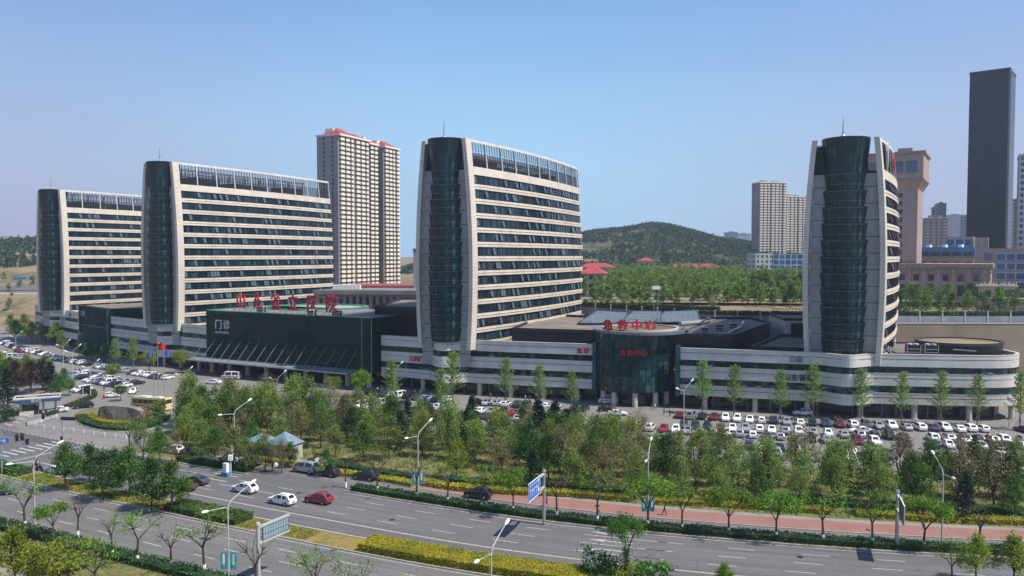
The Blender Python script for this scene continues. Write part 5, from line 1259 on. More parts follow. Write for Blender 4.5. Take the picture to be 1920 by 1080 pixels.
# dense dark trees on the median, left
for i, (px, py, k, s) in enumerate(((124, 921, 'mid', 1.0), (193, 938, 'deep', .95), (243, 933, 'mid', 1.05), (284, 957, 'deep', .98), (322, 961, 'mid', 1.0), (168, 905, 'deep', .8), (215, 915, 'deep', .8))):
    x, y = G(px, py); tree(k, x, y, .1, f'dense dark green median tree, {nth(i+1)} of the clump above the crossing', group='dense trees on the median', s=s)
# vase trees in the near verge
for i, (px, py, k, s) in enumerate(((-10, 985, 'sparse', 1), (47, 992, 'sparse', 1.0), (99, 1013, 'street', .72), (146, 1010, 'bare', .95), (211, 1046, 'bare', .9), (258, 1058, 'sparse', 1.0), (321, 1066, 'bare', .85), (383, 1078, 'sparse', 1.12), (590, 1140, 'sparse', 1.0), (668, 1158, 'sparse', .9), (480, 1112, 'bare', 1.0), (760, 1172, 'bare', .85), (840, 1190, 'bare', .8))):
    x, y = G(px, py); tree(k, x, y, .1, f'{desc[k]} beside the near road, {nth(i+1)} from the left', group='verge trees along the near road', s=s)
# bushes and low trees at the bottom edge
for i, (px, py, k, s, lf, lab) in enumerate(((30, 1110, 'mid', .95, 'yellowish', 'large yellow green bush in the bottom left corner'), (95, 1085, 'shrub', 2.0, 'yellowish', 'yellow green shrub right of the corner bush'), (-30, 1080, 'mid', .8, 'yellowish', 'yellow green bush cut by the left edge at the bottom'),
        (180, 1120, 'sparse', .9, None, 'thin twiggy shrub tree at the bottom left edge'), (150, 1060, 'shrub', 1.6, 'olive', 'olive shrub behind the near hedge at bottom left'),
        (1174, 1092, 'ivy', 1.0, 'fresh', 'ivy clad leaning tree on the median at bottom centre right'), (1128, 1085, 'shrub', 1.55, 'deep', 'dark round bush at the foot of the ivy clad tree'), (1215, 1100, 'shrub', 1.5, 'midg', 'low green bush right of the ivy clad tree'),
        (1175, 1096, 'shrub', 1.2, 'yellowish', 'yellow green bush directly below the ivy clad tree'),
        (1357, 1122, 'mid', .5, 'fresh', 'small green treetop poking up at the bottom edge'), (1630, 1150, 'mid', .42, 'deep', 'tiny dark treetop at the bottom edge under the sign shadow'),
        (1830, 1092, 'mid', .72, 'yellowish', 'broad yellow green tree in the bottom right corner'), (1900, 1100, 'mid', .78, 'yellowish', 'yellow green tree at the right edge bottom corner'), (1785, 1098, 'sparse', .75, None, 'thin leaved tree left of the corner trees at bottom right'))):
    x, y = G(px, py)
    if k == 'ivy':
        T = tree('street', x, y, .1, lab, s=.62, sz=1.2, leaf='midg'); 
        mb = MB(); c = np.concatenate([nrg.normal(size=(420, 3)) * [.32, .32, 1.1] + [0, 0, 1.9], nrg.normal(size=(220, 3)) * [.9, .6, .5] + [.7, .2, 2.7]]); b = bpy.data.objects.new('ivy', quads('ivy', c, .14, LF['deep'])); C.objects.link(b); b.parent = T
    else: tree(k, x, y, .1, lab, cat='bush' if k == 'shrub' else 'tree', s=s, leaf=lf, name='bush' if k == 'shrub' else 'tree')

# ginkgo trees on the pavement before the podium
gk = [(116, 668, .85), (150, 672, .8), (218, 690, .85), (250, 694, .95), (735, 760, 1), (826, 772, .9), (849, 757, 1.15), (948, 762, 1.05), (1010, 768, .95), (1072, 772, .85), (1317, 777, 1.1), (1376, 781, 1.05), (1463, 786, .98), (1524, 788, 1.12), (1615, 790, 1.05), (1690, 795, 1.0), (1763, 796, 1.03), (1832, 798, .98), (1912, 806, 1.1)]
for i, (px, py, s) in enumerate(gk):
    x, y = G(px, py); tree('ginkgo', x, y, .02, f'slender staked ginkgo before the podium, {nth(i+1)} from the left', group='young ginkgo trees before the podium', s=s * .98, sz=s * 1.12)
# plaza trees
for i, (px, py, k, s, lf, lab) in enumerate(((676, 745, 'round', .92, 'fresh', 'round bright green tree at the right end of the entrance canopy'), (625, 745, 'round', .72, 'olive', 'brownish green tree left of the round bright one'), (551, 757, 'round', .8, 'olive', 'dark topped olive tree standing alone on the plaza'),
        (341, 700, 'round', .95, None, 'wide yellow green tree between flagpoles and hall'), (280, 697, 'round', .85, None, 'wide yellow green tree left of the flagpoles'), (213, 718, 'round', .75, 'olive', 'olive tree among the parked cars left of the flagpoles'),
        (226, 752, 'round', .55, 'midg', 'small dark green tree beside the bus'), (172, 676, 'deep', .9, 'midg', 'dense green tree in front of the glass link block'), (198, 680, 'deep', .85, 'midg', 'second dense green tree before the glass link block'),
        (243, 850, 'sparse', 1.05, None, 'crooked half bare tree at the garden corner by the crossing'))):
    x, y = G(px, py); tree(k, x, y, .05, lab, s=s, leaf=lf)
for i, (px, py) in enumerate(((30, 640), (60, 645), (85, 640), (105, 648), (20, 626), (45, 625))):
    x, y = G(px, py); tree('mid', x, y, .05, f'light green tree left of the farthest wing, {nth(i+1)} of its cluster', group='trees beside the far left car park', s=1.25, leaf='yellowish' if i % 2 else 'fresh')
# the wooded corner behind the guard booth
k = 0
for (px, py, kd, s, lf) in ((-5, 745, 'deep', 1.2, None), (15, 765, 'conifer', 1.2, None), (30, 742, 'deep', 1.2, 'purple'), (58, 738, 'deep', 1.15, 'purple'), (80, 732, 'deep', 1.1, 'purple'), (95, 742, 'conifer', 1.1, None), (112, 748, 'mid', .8, None), (20, 722, 'deep', 1.1, 'midg'), (50, 712, 'mid', 1.0, 'olive'), (85, 708, 'mid', .9, 'olive'), (0, 705, 'mid', 1.0, 'yellowish'), (120, 725, 'mid', .7, 'midg'), (130, 742, 'round', .55, 'midg'), (-20, 775, 'conifer', 1.3, None), (12, 790, 'shrub', 1.6, 'deep'), (60, 698, 'round', .6, 'yellowish'), (30, 700, 'round', .6, 'yellowish')):
    x, y = G(px, py); k += 1; tree(kd, x, y, .05, f'{"purple leaved" if lf == "purple" else "dark conifer" if kd == "conifer" else "green leaved"} tree in the thicket behind the guard booth, number {["one","two","three","four","five","six","seven","eight","nine","ten","eleven","twelve","thirteen","fourteen","fifteen","sixteen","seventeen"][k-1]} from the front' if False else f'{"purple leaved" if lf == "purple" else "dark conifer" if kd == "conifer" else "green"} tree, {nth(k)} in the thicket behind the guard booth', group='trees in the thicket behind the guard booth', s=s, leaf=lf)

# ---- garden belt: rows parallel to the road ----
def inside(p, poly):
    x, y = p; c = False; n = len(poly)
    for i in range(n):
        (x0, y0), (x1, y1) = poly[i], poly[(i + 1) % n]
        if (y0 > y) != (y1 > y) and x < (x1 - x0) * (y - y0) / (y1 - y0) + x0: c = not c
    return c
GP = gtop + bot
toilet = Vector(G(520, 862))
keepout = [(toilet.x, toilet.y, 6.0), (*G(575, 872), 3.5)]
row = 0; d = 15.5
DSC = {'olive': 'olive green garden tree', 'brown': 'brown budding garden tree', 'yellowish': 'yellow green garden tree', 'conifer': 'dark conifer', 'mid': 'green garden tree', 'deep': 'dark green garden tree', 'shrub': 'garden shrub', 'street': 'bright green garden tree'}
while d < 58:
    row += 1; t = KERB.at(-86) + rng.random() * 4; idx = 0
    while t < KERB.L - 8:
        dd_ = d + rng.uniform(-1.7, 1.7); p = KERB.off(t, dd_); px = p.x / p.y * FPX + 960
        step = rng.uniform(4.7, 6.9) * (1.15 if row == 1 else 1.0)
        if px > 2010: break
        if px < 342: t += 2; continue
        t += step
        if not inside((p.x, p.y), GP) or any(math.hypot(p.x - a, p.y - b) < r for a, b, r in keepout): continue
        if row == 1 and 560 < px < 900 and rng.random() < .45: continue
        if row == 2 and 600 < px < 860 and rng.random() < .6: continue
        if 855 < px < 1110 and dd_ > 44: continue
        u_ = rng.random(); s = rng.uniform(.84, 1.14)
        py_ = 480 + EYE * FPX / p.y
        if px < 560: kind = 'olive' if u_ < .5 else 'mid' if u_ < .75 else 'yellowish' if u_ < .9 else 'brown'; s *= 1.12 if row > 1 else .9
        elif px > 1560: kind = 'olive' if u_ < .38 else 'mid' if u_ < .55 else 'deep' if u_ < .68 else 'brown' if u_ < .84 else 'conifer' if u_ < .93 else 'street'
        else: kind = 'olive' if u_ < .48 else 'brown' if u_ < (.74 if 900 < px < 1300 else .60) else 'mid' if u_ < .8 else 'yellowish' if u_ < .86 else 'deep' if u_ < .93 else 'conifer'
        far_edge = not inside((p.x + .0, p.y + (11 if px > 1230 else 7)), GP)
        if px > 1200 and far_edge: s *= .7; kind = rng.choice(['olive', 'brown', 'olive', 'sparse'] if px < 1700 else ['brown', 'olive', 'deep'])
        if 620 < px < 1120 and far_edge: s *= .8
        if row == 1: s *= .82
        idx += 1; lf = 'purple' if px > 1740 and far_edge and rng.random() < .6 else None
        tree(kind, p.x, p.y, .1, f'{"purple leaved garden tree" if lf else DSC.get(kind, "thin leaved garden tree")}, {nth(idx)} from the left in the {nth(row)} garden row from the road', group=f'garden trees in the {nth(row)} row from the road', s=s, sz=s * rng.uniform(.95, 1.2), leaf=lf)
    d += 5.3
print('garden rows', row)
for i, (px, py) in enumerate(((1040, 832), (1062, 840), (1078, 828), (1020, 846), (880, 838), (868, 862))):
    x, y = G(px, py); tree('conifer', x, y, .1, f'dark layered cedar, {nth(i+1)} of the cedars in the middle of the garden', group='cedars in the middle of the garden', s=rng.uniform(.8, 1.05))

for i, (px, py, kd, s) in enumerate(((268, 862, 'olive', .8), (296, 846, 'mid', .62), (350, 838, 'olive', .95), (350, 815, 'mid', 1.1), (372, 826, 'olive', 1.05), (345, 842, 'yellowish', .8), (392, 838, 'mid', 1.0), (410, 855, 'brown', .8), (300, 868, 'mid', .75), (378, 858, 'olive', .85), (330, 868, 'brown', .7), (463, 885, 'olive', .75), (497, 884, 'olive', .8), (528, 888, 'brown', .7), (545, 878, 'mid', .6), (612, 894, 'mid', .62))):
    x, y = G(px, py); tree(kd, x, y, .1, f'{DSC[kd]}, {nth(i+1)} of the cluster filling the left end of the garden belt', group='trees at the left end of the garden belt', s=s)
# ---- hedges ----
def hedge(name, label, polycv, t0, t1, d0, d1, z0, h, leaf, dens=26, size=.15, group=None, wav=.08):
    T = thing(name, label, 'hedge', (0, 0, 0), 0, group)
    n = max(1, int((t1 - t0) / 1.2)); S = [t0 + (t1 - t0) * i / n for i in range(n + 1)]
    mb = MB(); e = .22
    for i in range(n):
        a, b = S[i], S[i + 1]; A0, B0, A1, B1 = polycv.off(a, d0 + e), polycv.off(b, d0 + e), polycv.off(a, d1 - e), polycv.off(b, d1 - e); za = zb = z0 + h - .16
        mb.face([(*A0, z0), (*B0, z0), (*B0, zb), (*A0, za)]); mb.face([(*A0, za), (*B0, zb), (*B1, zb), (*A1, za)]); mb.face([(*B1, z0), (*A1, z0), (*A1, za), (*B1, zb)])
    for s_ in (S[0], S[-1]):
        A0, A1 = polycv.off(s_, d0 + e), polycv.off(s_, d1 - e); mb.face([(*A0, z0), (*A1, z0), (*A1, z0 + h - .16), (*A0, z0 + h - .16)])
    mb.build('twig_core', M['goldcore'] if leaf == 'golden' else M['hedgecore'], T)
    L_ = t1 - t0; w_ = d1 - d0; out = []
    nt_ = int(L_ * w_ * dens); ns_ = int(L_ * h * dens * .9)
    def pts(tt, dd_, zz):
        for t_, d_, z_ in zip(tt, dd_, zz):
            p = polycv.off(float(t_), float(d_)); out.append((p.x, p.y, z_))
    tt = t0 + nrg.random(nt_) * L_; bump = wav * np.sin(tt * 1.7) * np.sin(tt * .43 + 1) + nrg.normal(size=nt_) * .05
    pts(tt, d0 + nrg.random(nt_) * w_, z0 + h + bump - .05)
    for dd_ in (d0, d1) : pts(t0 + nrg.random(ns_) * L_, dd_ + nrg.normal(size=ns_) * .07 + (.1 if dd_ == d0 else -.1), z0 + nrg.random(ns_) * h)
    ne = int(w_ * h * dens)
    for t_ in (t0, t1): pts(np.full(ne, t_) + nrg.normal(size=ne) * .07, d0 + nrg.random(ne) * w_, z0 + nrg.random(ne) * h)
    b = bpy.data.objects.new('foliage', quads('foliage', np.array(out), size, LF[leaf])); C.objects.link(b); b.parent = T; return T
M['goldcore'] = mat('golden_hedge_core', (.17, .15, .015), .9, scale=2)
M['hedgecore'] = mat('hedge_core', (.018, .035, .012), .9, scale=2)
kk = KERB.at
hedge('hedge', 'short dark clipped hedge island left of the side road mouth', KERB, kk(-63), kk(-47.3), .5, 2.9, .1, .85, 'hedge')
hedge('hedge', 'long dark clipped hedge along the far kerb of the main road', KERB, kk(-26.6), kk(95), .5, 2.9, .1, .85, 'hedge', dens=22)
hedge('golden_hedge', 'wide flat golden hedge block on the median at bottom centre', KERB, foot_on(KERB, 683, -18.5), kk(17), -20.5, -16.5, .1, 1.05, 'golden', dens=60, size=.12)
hedge('golden_hedge', 'low golden hedge on the median beyond the ivy clad tree', KERB, kk(19), kk(40), -20.3, -16.8, .1, .8, 'golden', dens=30, size=.13)
hedge('hedge', 'bright green hedge on the median above the lattice back sign', KERB, foot_on(KERB, 318, -18.5), foot_on(KERB, 452, -18.5), -20.4, -16.7, .1, 1.0, 'midg' if 'midg' in LF else 'hedge', dens=34)
hedge('hedge', 'green hedge on the median beside the crossing at far left', KERB, kk(-86), kk(-76), -20.2, -17, .1, 1.1, 'midg', dens=30)
hedge('hedge', 'long low dark hedge bordering the near road at bottom left', KERB, tI, kk(-8), -36.8, -34.3, .1, .8, 'hedge', dens=24)
def hpath(pxs): return Cv([G(a, b) for a, b in pxs])
for nm, lf, lab, pts_, wd, h in (('golden_hedge', 'golden', 'golden hedge ribbon left of the small toilet building', [(462, 866), (500, 868), (545, 880)], 2.2, .8),
     ('golden_hedge', 'golden', 'golden hedge ribbon starting right of the toilet path', [(555, 882), (620, 892), (700, 903), (770, 915)], 2.0, .8), ('hedge', 'hedge', 'dark green hedge ribbon behind the golden one right of the toilet', [(575, 868), (640, 880), (720, 893), (800, 905)], 2.2, .7),
     ('golden_hedge', 'golden', 'long golden hedge ribbon winding behind the red pavement', [(770, 908), (850, 922), (960, 930), (1060, 934), (1180, 944)], 2.0, .9), ('golden_hedge', 'golden', 'golden hedge ribbon behind the right half of the red pavement', [(1215, 948), (1320, 952), (1420, 958), (1560, 968)], 1.8, .9),
     ('golden_hedge', 'golden', 'rightmost golden hedge ribbon behind the red pavement', [(1610, 972), (1700, 978), (1800, 984), (1925, 988)], 1.8, .9), ('hedge', 'hedge', 'dark hedge ribbon behind the long golden one', [(840, 908), (950, 917), (1060, 922), (1180, 930), (1300, 936)], 2.0, .9),
     ('hedge', 'hedge', 'dark hedge ribbon in the right half of the garden', [(1320, 940), (1450, 948), (1600, 955), (1750, 962), (1925, 970)], 2.2, .9)):
    cv = hpath(pts_); hedge(nm, lab, cv, 0, cv.L, 0, wd, .1, h, lf, dens=22, size=.15)
hc = Cv([(60, 276), (90, 270.5), (150, 269), (215, 268)]); hedge('hedge', 'tall dark hedge on top of the retaining wall at right', hc, 0, hc.L, 0, 2.6, 16.2, 3.2, 'hedge', dens=5, size=.4)
hc = Cv([(16, 330), (60, 300), (75, 290)]); hedge('hedge', 'tall dark hedge along the fence behind the skylight canopy', hc, 0, hc.L, 0, 3, 16.2, 3.4, 'hedge', dens=5, size=.4)
# scattered low planting in the garden: one uncountable mass
pts_ = []
for _ in range(5200):
    t_ = kk(-66) + rng.random() * (KERB.L - kk(-66)); p = KERB.off(t_, 12.6 + rng.random() * 38)
    if inside((p.x, p.y), GP):
        n_ = rng.randint(3, 14); c = nrg.normal(size=(n_, 3)) * [.5, .5, .12] + [p.x, p.y, .28]; pts_.append(c)
go = bpy.data.objects.new('ground_cover', quads('ground_cover', np.concatenate(pts_), .2, LF['olive'])); C.objects.link(go); tag(go, 'low weeds and ground cover scattered through the garden belt', 'ground cover', kind='stuff')
c = []
for _ in range(9000):
    t_ = kk(-75) + rng.random() * (kk(-19) - kk(-75)); p = KERB.off(t_, -20.3 + rng.random() * 3.6); c.append((p.x, p.y, .17))
go = bpy.data.objects.new('median_grass', quads('median_grass', np.array(c), .12, LF['yellowish'])); C.objects.link(go); tag(go, 'patchy grass on the median strip', 'grass', kind='stuff')
c = []
for _ in range(7000):
    t_ = kk(-88) + rng.random() * (kk(60) - kk(-88)); p = KERB.off(t_, -43.6 + rng.random() * 9); c.append((p.x, p.y, .17))
go = bpy.data.objects.new('verge_grass', quads('verge_grass', np.array(c), .15, LF['olive'])); C.objects.link(go); tag(go, 'rough grass on the near verge', 'grass', kind='stuff')

# ---- background trees ----
def hz(x, y): return float(hter(np.array([x]), np.array([y]))[0])
belt = []
for r_, (Y0, pxa, pxb, stp, s) in enumerate(((345, 1118, 1500, 15, .72), (372, 1105, 1500, 14, .85), (395, 1120, 1505, 14, .95), (425, 1110, 1505, 13.5, .95), (460, 1125, 1508, 13, 1.0), (500, 1140, 1508, 13, 1.0), (545, 1150, 1508, 13, 1.0))):
    px = pxa
    while px < pxb:
        x = (px - 960) * Y0 / FPX + rng.uniform(-1, 1); y = Y0 + rng.uniform(-4, 4) - (px - 1300) * .05; ss = s * rng.uniform(.85, 1.12)
        for _ in range(22):
            zz = 2.8 + 8.4 * rng.random(); w_ = 3.1 * math.sin(math.pi * min(1, .22 + (zz - 2) / 12.5)) * rng.random() ** .5; a = rng.random() * 6.28
            belt.append(nrg.normal(size=(30, 3)) * .72 * ss + [x + w_ * math.cos(a) * ss, y + w_ * math.sin(a) * ss, hz(x, y) + zz * ss])
        px += stp * rng.uniform(.8, 1.3)
o = bpy.data.objects.new('poplar_belt', quads('poplar_belt', np.concatenate(belt), .42, LF['far'])); C.objects.link(o); tag(o, 'dense belt of poplars between the hospital and the wooded hill', 'wood', kind='stuff')
for i, px in enumerate((1100, 1113, 1128, 1141, 1152, 1170, 1186, 1200, 1216, 1232)):
    x = (px - 960) * 318 / FPX; tree('far', x, 322 - i * .8, 14.6, f'low green tree behind the skylight canopy, {nth(i+1)} from the left', group='low trees behind the skylight canopy', s=.52, leaf='fresh' if i % 3 else 'midg')
x = (1346 - 960) * 300 / FPX; tree('far', x, 306, 14.5, 'brown leafless looking bush before the fence behind the drum', s=.55, leaf='brown')
for i, (px, s) in enumerate(((1668, .9), (1684, .95), (1712, 1.08), (1742, 1.0), (1768, .9), (1792, .8), (1822, .85), (1848, .82), (1872, 1.0), (1904, .95), (1932, .9))):
    x = (px - 960) * 284 / FPX; tree('far', x, 284 + rng.uniform(-2, 2), 16.3, f'green roadside tree above the retaining wall, {nth(i+1)} from the left', group='trees above the retaining wall', s=s * .92, leaf='midg' if i % 3 else 'far')
for i, px in enumerate((1690, 1725, 1760, 1800, 1840, 1880, 1500, 1470)):
    x = (px - 960) * 330 / FPX; tree('far', x, 322, 17, f'tree before the beige annexe, {nth(i+1)} of the back row', group='back row of trees above the retaining wall', s=.85, leaf='deep' if i % 2 else 'far')
# left slopes
for i in range(16):
    px = rng.uniform(-60, 82); Y0 = rng.uniform(455, 640); x = (px - 960) * Y0 / FPX; z = float(lhill(np.array([x]), np.array([Y0]))[0]); tree('far', x, Y0, z, f'scrubby tree on the bare earth slope at far left, {nth(i+1)} of the scatter', group='scrub trees on the left slope', s=rng.uniform(.35, .7), leaf='olive')
def wood(name, label, fn, n, cond, leaf, size=1.7, spread=(2.3, 2.3, 2.2), per=9):
    P = []
    for _ in range(n):
        x, y = cond(); z = fn(x, y); P.append(nrg.normal(size=(per, 3)) * np.array(spread) * .5 + [x, y, z + 2.0])
    o = bpy.data.objects.new(name, quads(name, np.concatenate(P), size, LF[leaf])); C.objects.link(o); tag(o, label, 'wood', kind='stuff')
def clear(x, y): return math.sin(x * .045 + 1.0) * math.sin(y * .02 + .5) > .93 or (75 < x < 118 and 900 < y < 960)
def ch():
    while True:
        x, y = rng.uniform(-120, 420), rng.uniform(705, 1130)
        if not clear(x, y): return x, y
wood('hill_wood', 'dark pine wood covering the hill in the centre background', lambda x, y: float(hill(np.array([x]), np.array([float(y)]))[0]), 9500, ch, 'hillw', 1.25, (2.4, 2.4, 2.2), 13)
wood('hillside_wood', 'dark green wood on the upper left hillside', lambda x, y: float(lhill(np.array([x]), np.array([float(y)]))[0]), 2600, lambda: (rng.uniform(-720, -370), rng.uniform(700, 930)), 'hillw')
wood('foothill_wood', 'mixed green trees at the foot of the hill', lambda x, y: hz(x, y), 1500, lambda: (rng.uniform(30, 330), rng.uniform(575, 700)), 'far', 1.6, (3, 3, 3.5), 12)
# ================= vehicles =================
def paint(name, c, metal=.0):
    m, nt, p = newmat(name); p.inputs['Base Color'].default_value = (*c, 1); p.inputs['Roughness'].default_value = .28; p.inputs['Metallic'].default_value = metal
    p.inputs['Coat Weight'].default_value = .6; p.inputs['Coat Roughness'].default_value = .06
    nz = N(nt, 'ShaderNodeTexNoise', Scale=3.0, Detail=4.0); tc = N(nt, 'ShaderNodeTexCoord'); nt.links.new(tc.outputs['Object'], nz.inputs['Vector']); nt.links.new(ramp(nt, nz.outputs[0], .2, .42), p.inputs['Roughness']); return m
PC = {'white': paint('white_car_paint', (.78, .78, .77)), 'black': paint('black_car_paint', (.012, .012, .014)), 'silver': paint('silver_car_paint', (.42, .43, .45), .4), 'dark grey': paint('dark_grey_car_paint', (.06, .065, .075), .2),
      'navy': paint('navy_car_paint', (.018, .035, .085)), 'red': paint('red_car_paint', (.26, .010, .018)), 'brown': paint('brown_car_paint', (.12, .06, .04)), 'pale blue': paint('pale_blue_car_paint', (.28, .40, .50), .2), 'maroon': paint('maroon_car_paint', (.12, .008, .02)), 'cream': paint('cream_bus_paint', (.66, .52, .26))}
M['carglass'] = mat('car_glass', (.012, .015, .018), .05, var=.1, spec=.8); M['tyre'] = mat('tyre', (.014, .014, .015), .8); M['rim'] = mat('wheel_rim', (.38, .39, .40), .3, .7, var=.02)
M['tail'] = mat('tail_lamp', (.42, .01, .015), .2); M['head'] = mat('head_lamp', (.72, .74, .76), .1); M['plate'] = mat('plate', (.04, .10, .35), .4)
ST = {  # x, z_bottom, z_belt, z_top, half width, cabin?
 'sedan': [(2.35, .34, .56, .60, .70, 0), (2.2, .24, .68, .73, .82, 0), (1.35, .22, .82, .90, .90, 0), (.95, .22, .88, .97, .90, 0), (.15, .22, .92, 1.42, .90, 1), (-.75, .22, .94, 1.45, .90, 1), (-1.15, .22, .96, 1.36, .90, 1), (-1.75, .22, .97, 1.04, .88, 0), (-2.2, .26, .92, .98, .84, 0), (-2.38, .36, .72, .76, .74, 0)],
 'SUV': [(2.3, .40, .66, .72, .74, 0), (2.18, .28, .84, .90, .86, 0), (1.3, .26, .98, 1.06, .93, 0), (.98, .26, 1.02, 1.12, .93, 0), (.35, .26, 1.05, 1.62, .93, 1), (-.7, .26, 1.08, 1.68, .93, 1), (-1.65, .26, 1.12, 1.60, .93, 1), (-2.1, .30, 1.06, 1.14, .90, 0), (-2.28, .42, .82, .90, .80, 0)],
 'hatchback': [(2.0, .34, .58, .62, .68, 0), (1.88, .24, .74, .80, .80, 0), (1.2, .22, .88, .96, .86, 0), (.95, .22, .92, 1.00, .86, 0), (.3, .22, .96, 1.45, .86, 1), (-.8, .22, .98, 1.50, .86, 1), (-1.5, .22, 1.0, 1.40, .86, 1), (-1.85, .26, .94, 1.0, .82, 0), (-1.98, .38, .72, .78, .74, 0)],
 'van': [(2.5, .40, .70, .76, .76, 0), (2.4, .30, .92, .98, .88, 0), (1.95, .28, 1.06, 1.16, .94, 0), (1.75, .28, 1.08, 1.22, .94, 0), (1.05, .28, 1.12, 1.86, .94, 1), (-.5, .28, 1.14, 1.95, .94, 1), (-2.15, .28, 1.14, 1.93, .94, 1), (-2.45, .32, 1.10, 1.20, .92, 0), (-2.5, .42, .80, .90, .88, 0)],
 'minibus': [(2.9, .42, .85, .92, .86, 0), (2.8, .32, 1.10, 1.16, .98, 0), (2.5, .30, 1.22, 1.34, 1.0, 0), (2.4, .30, 1.24, 1.40, 1.0, 0), (1.75, .30, 1.28, 2.35, 1.0, 1), (-.5, .30, 1.30, 2.45, 1.0, 1), (-2.75, .30, 1.30, 2.42, 1.0, 1), (-2.9, .34, 1.26, 1.36, .98, 0), (-2.92, .44, .9, 1.0, .95, 0)]}
def make_car(kind, detail=False):
    S = ST[kind]; T = thing('parked_car', '', 'car'); body = MB(); glass = MB(); rings = []
    for (x, zb, zl, zt, w_, cab) in S:
        wr = w_ * (.74 if cab else .90); rings.append([(x, w_ * .9, zb), (x, w_, zb + .22), (x, w_ * .985, zl), (x, wr, zt - (.05 if cab else .02)), (x, wr * .8, zt), (x, -wr * .8, zt), (x, -wr, zt - (.05 if cab else .02)), (x, -w_ * .985, zl), (x, -w_, zb + .22), (x, -w_ * .9, zb)])
    for i in range(len(S) - 1):
        a, b = rings[i], rings[i + 1]
        for j in range(9):
            q = [a[j], a[j + 1], b[j + 1], b[j]]; body.face(q)
            c0_, c1_ = S[i][5], S[i + 1][5]
            if (j in (2, 6) and (c0_ or c1_)) or (j == 4 and c0_ != c1_):
                Q = [Vector(p) for p in q]; cen = sum(Q, Vector()) / 4; n = (Q[1] - Q[0]).cross(Q[2] - Q[1]); 
                if n.length < 1e-6: n = (Q[2] - Q[0]).cross(Q[3] - Q[1])
                n.normalize()
                if n.dot(cen - Vector((0, 0, .9))) < 0: n = -n
                f = .86 if j == 4 else .88; glass.face([cen + (p - cen) * f + n * .012 for p in Q])
        body.face([a[9], a[0], b[0], b[9]])
    body.face(rings[0][::-1]); body.face(rings[-1])
    ob = body.build('body', PC['white'], T, smooth=False, weld=True)
    out = [ob, glass.build('window_glass', M['carglass'], T)]
    wm = MB(); r_ = .33 if kind in ('sedan', 'hatchback') else .36; wm.tube([(0, -.12, 0), (0, .12, 0)], r_, 14); wm.tube([(0, -.135, 0), (0, .135, 0)], r_ * .62, 10, m=1)
    f = S[0][0] - .85; bk = S[-1][0] + .85; hw = S[3][4] - .09; w0 = None
    for (x, y) in ((f, hw), (f, -hw), (bk, hw), (bk, -hw)):
        if w0 is None: w0 = wm.build('wheel', [M['tyre'], M['rim']], T, loc=(x, y, r_)); out.append(w0)
        else: out.append(child_copy(w0, T, (x, y, r_)))
    z = S[1][2] - .08; zr = S[-2][2] - .1
    for sy in (1, -1):
        a = MB().box((0, 0, 0), (.14, .34, .14)).build('headlight', M['head'], T, loc=(S[1][0] - .0, sy * (S[1][4] - .22), z)); out.append(a)
        a = MB().box((0, 0, 0), (.12, .26, .22)).build('tail_light', M['tail'], T, loc=(S[-2][0] - .06, sy * (S[-2][4] - .14), zr)); out.append(a)
    if detail:
        out.append(MB().box((0, 0, 0), (.04, .5, .14)).build('number_plate', M['plate'], T, loc=(S[-1][0] - .01, 0, .62)))
        for sy in (1, -1): out.append(MB().box((0, 0, 0), (.16, .2, .12)).build('wing_mirror', M['dark'], T, loc=(S[3][0] - .25, sy * (S[3][4] + .08), S[3][2] + .1)))
        if kind in ('SUV', 'van'): out.append(MB().bar((.2, .55, S[5][3] + .04), (-1.4, .55, S[5][3] + .02), .05).bar((.2, -.55, S[5][3] + .04), (-1.4, -.55, S[5][3] + .02), .05).build('roof_rail', M['dark'], T))
    reg(T, out); return T
CARP = {k: make_car(k) for k in ST}; CARD = {k: make_car(k, True) for k in ('sedan', 'SUV', 'van', 'hatchback')}
def place(kind, col, x, y, rz, label, group=None, name='parked_car', detail=False, z=.03, cat='car', s=1.0):
    P_ = (CARD if detail and kind in CARD else CARP)[kind]
    o = copy_tree(P_, (x, y, z), rz, label, (s, s, s), {'body': [PC[col]]}); o.name = name; o['category'] = cat
    if group: o['group'] = group
    return o
cols = ['white'] * 33 + ['black'] * 22 + ['dark grey'] * 14 + ['navy'] * 7 + ['silver'] * 17 + ['red'] * 3 + ['brown'] * 2 + ['pale blue'] * 2 + ['maroon'] * 2
kinds = ['sedan'] * 9 + ['SUV'] * 6 + ['hatchback'] * 3 + ['van']
FE = Cv([(-330, 478), (-290, 437), (-255, 402)] + [tuple(FRONT.p(t)) for t in np.arange(0, FRONT.at(118), 8)] + [(130, 182), (150, 181)])
ncar = 0
def lot(d, xa, xb, rowname, pfill, cond, step=2.6, group=None):
    global ncar
    t = FE.at(xa); idx = 0
    while t < FE.at(xb):
        t += step * rng.uniform(.96, 1.06); p = FE.off(t, -d + rng.uniform(-.45, .45)); px = p.x / p.y * FPX + 960; py = 480 + EYE * FPX / p.y
        if px < -12 or px > 1935 or rng.random() > pfill or not cond(px, py, p): continue
        idx += 1; kind = rng.choice(kinds); col = rng.choice(cols); ncar += 1
        if col in ('red', 'brown', 'maroon', 'pale blue') and kind == 'van': kind = 'sedan'
        place(kind, col, p.x, p.y, FE.ang(t) + R(90) + (math.pi if rng.random() < .45 else 0) + R(rng.uniform(-4, 4)), f'{col} {kind}, {nth(idx)} from the left in {rowname}', group=group or 'cars in ' + rowname)
rows_txt = ['the parking row nearest the podium', 'the second parking row from the podium', 'the third parking row from the podium', 'the fourth parking row from the podium', 'the parking row nearest the garden']
notgp = lambda p, m=2.5: not inside((p.x, p.y - m), GP) and not inside((p.x, p.y), GP)
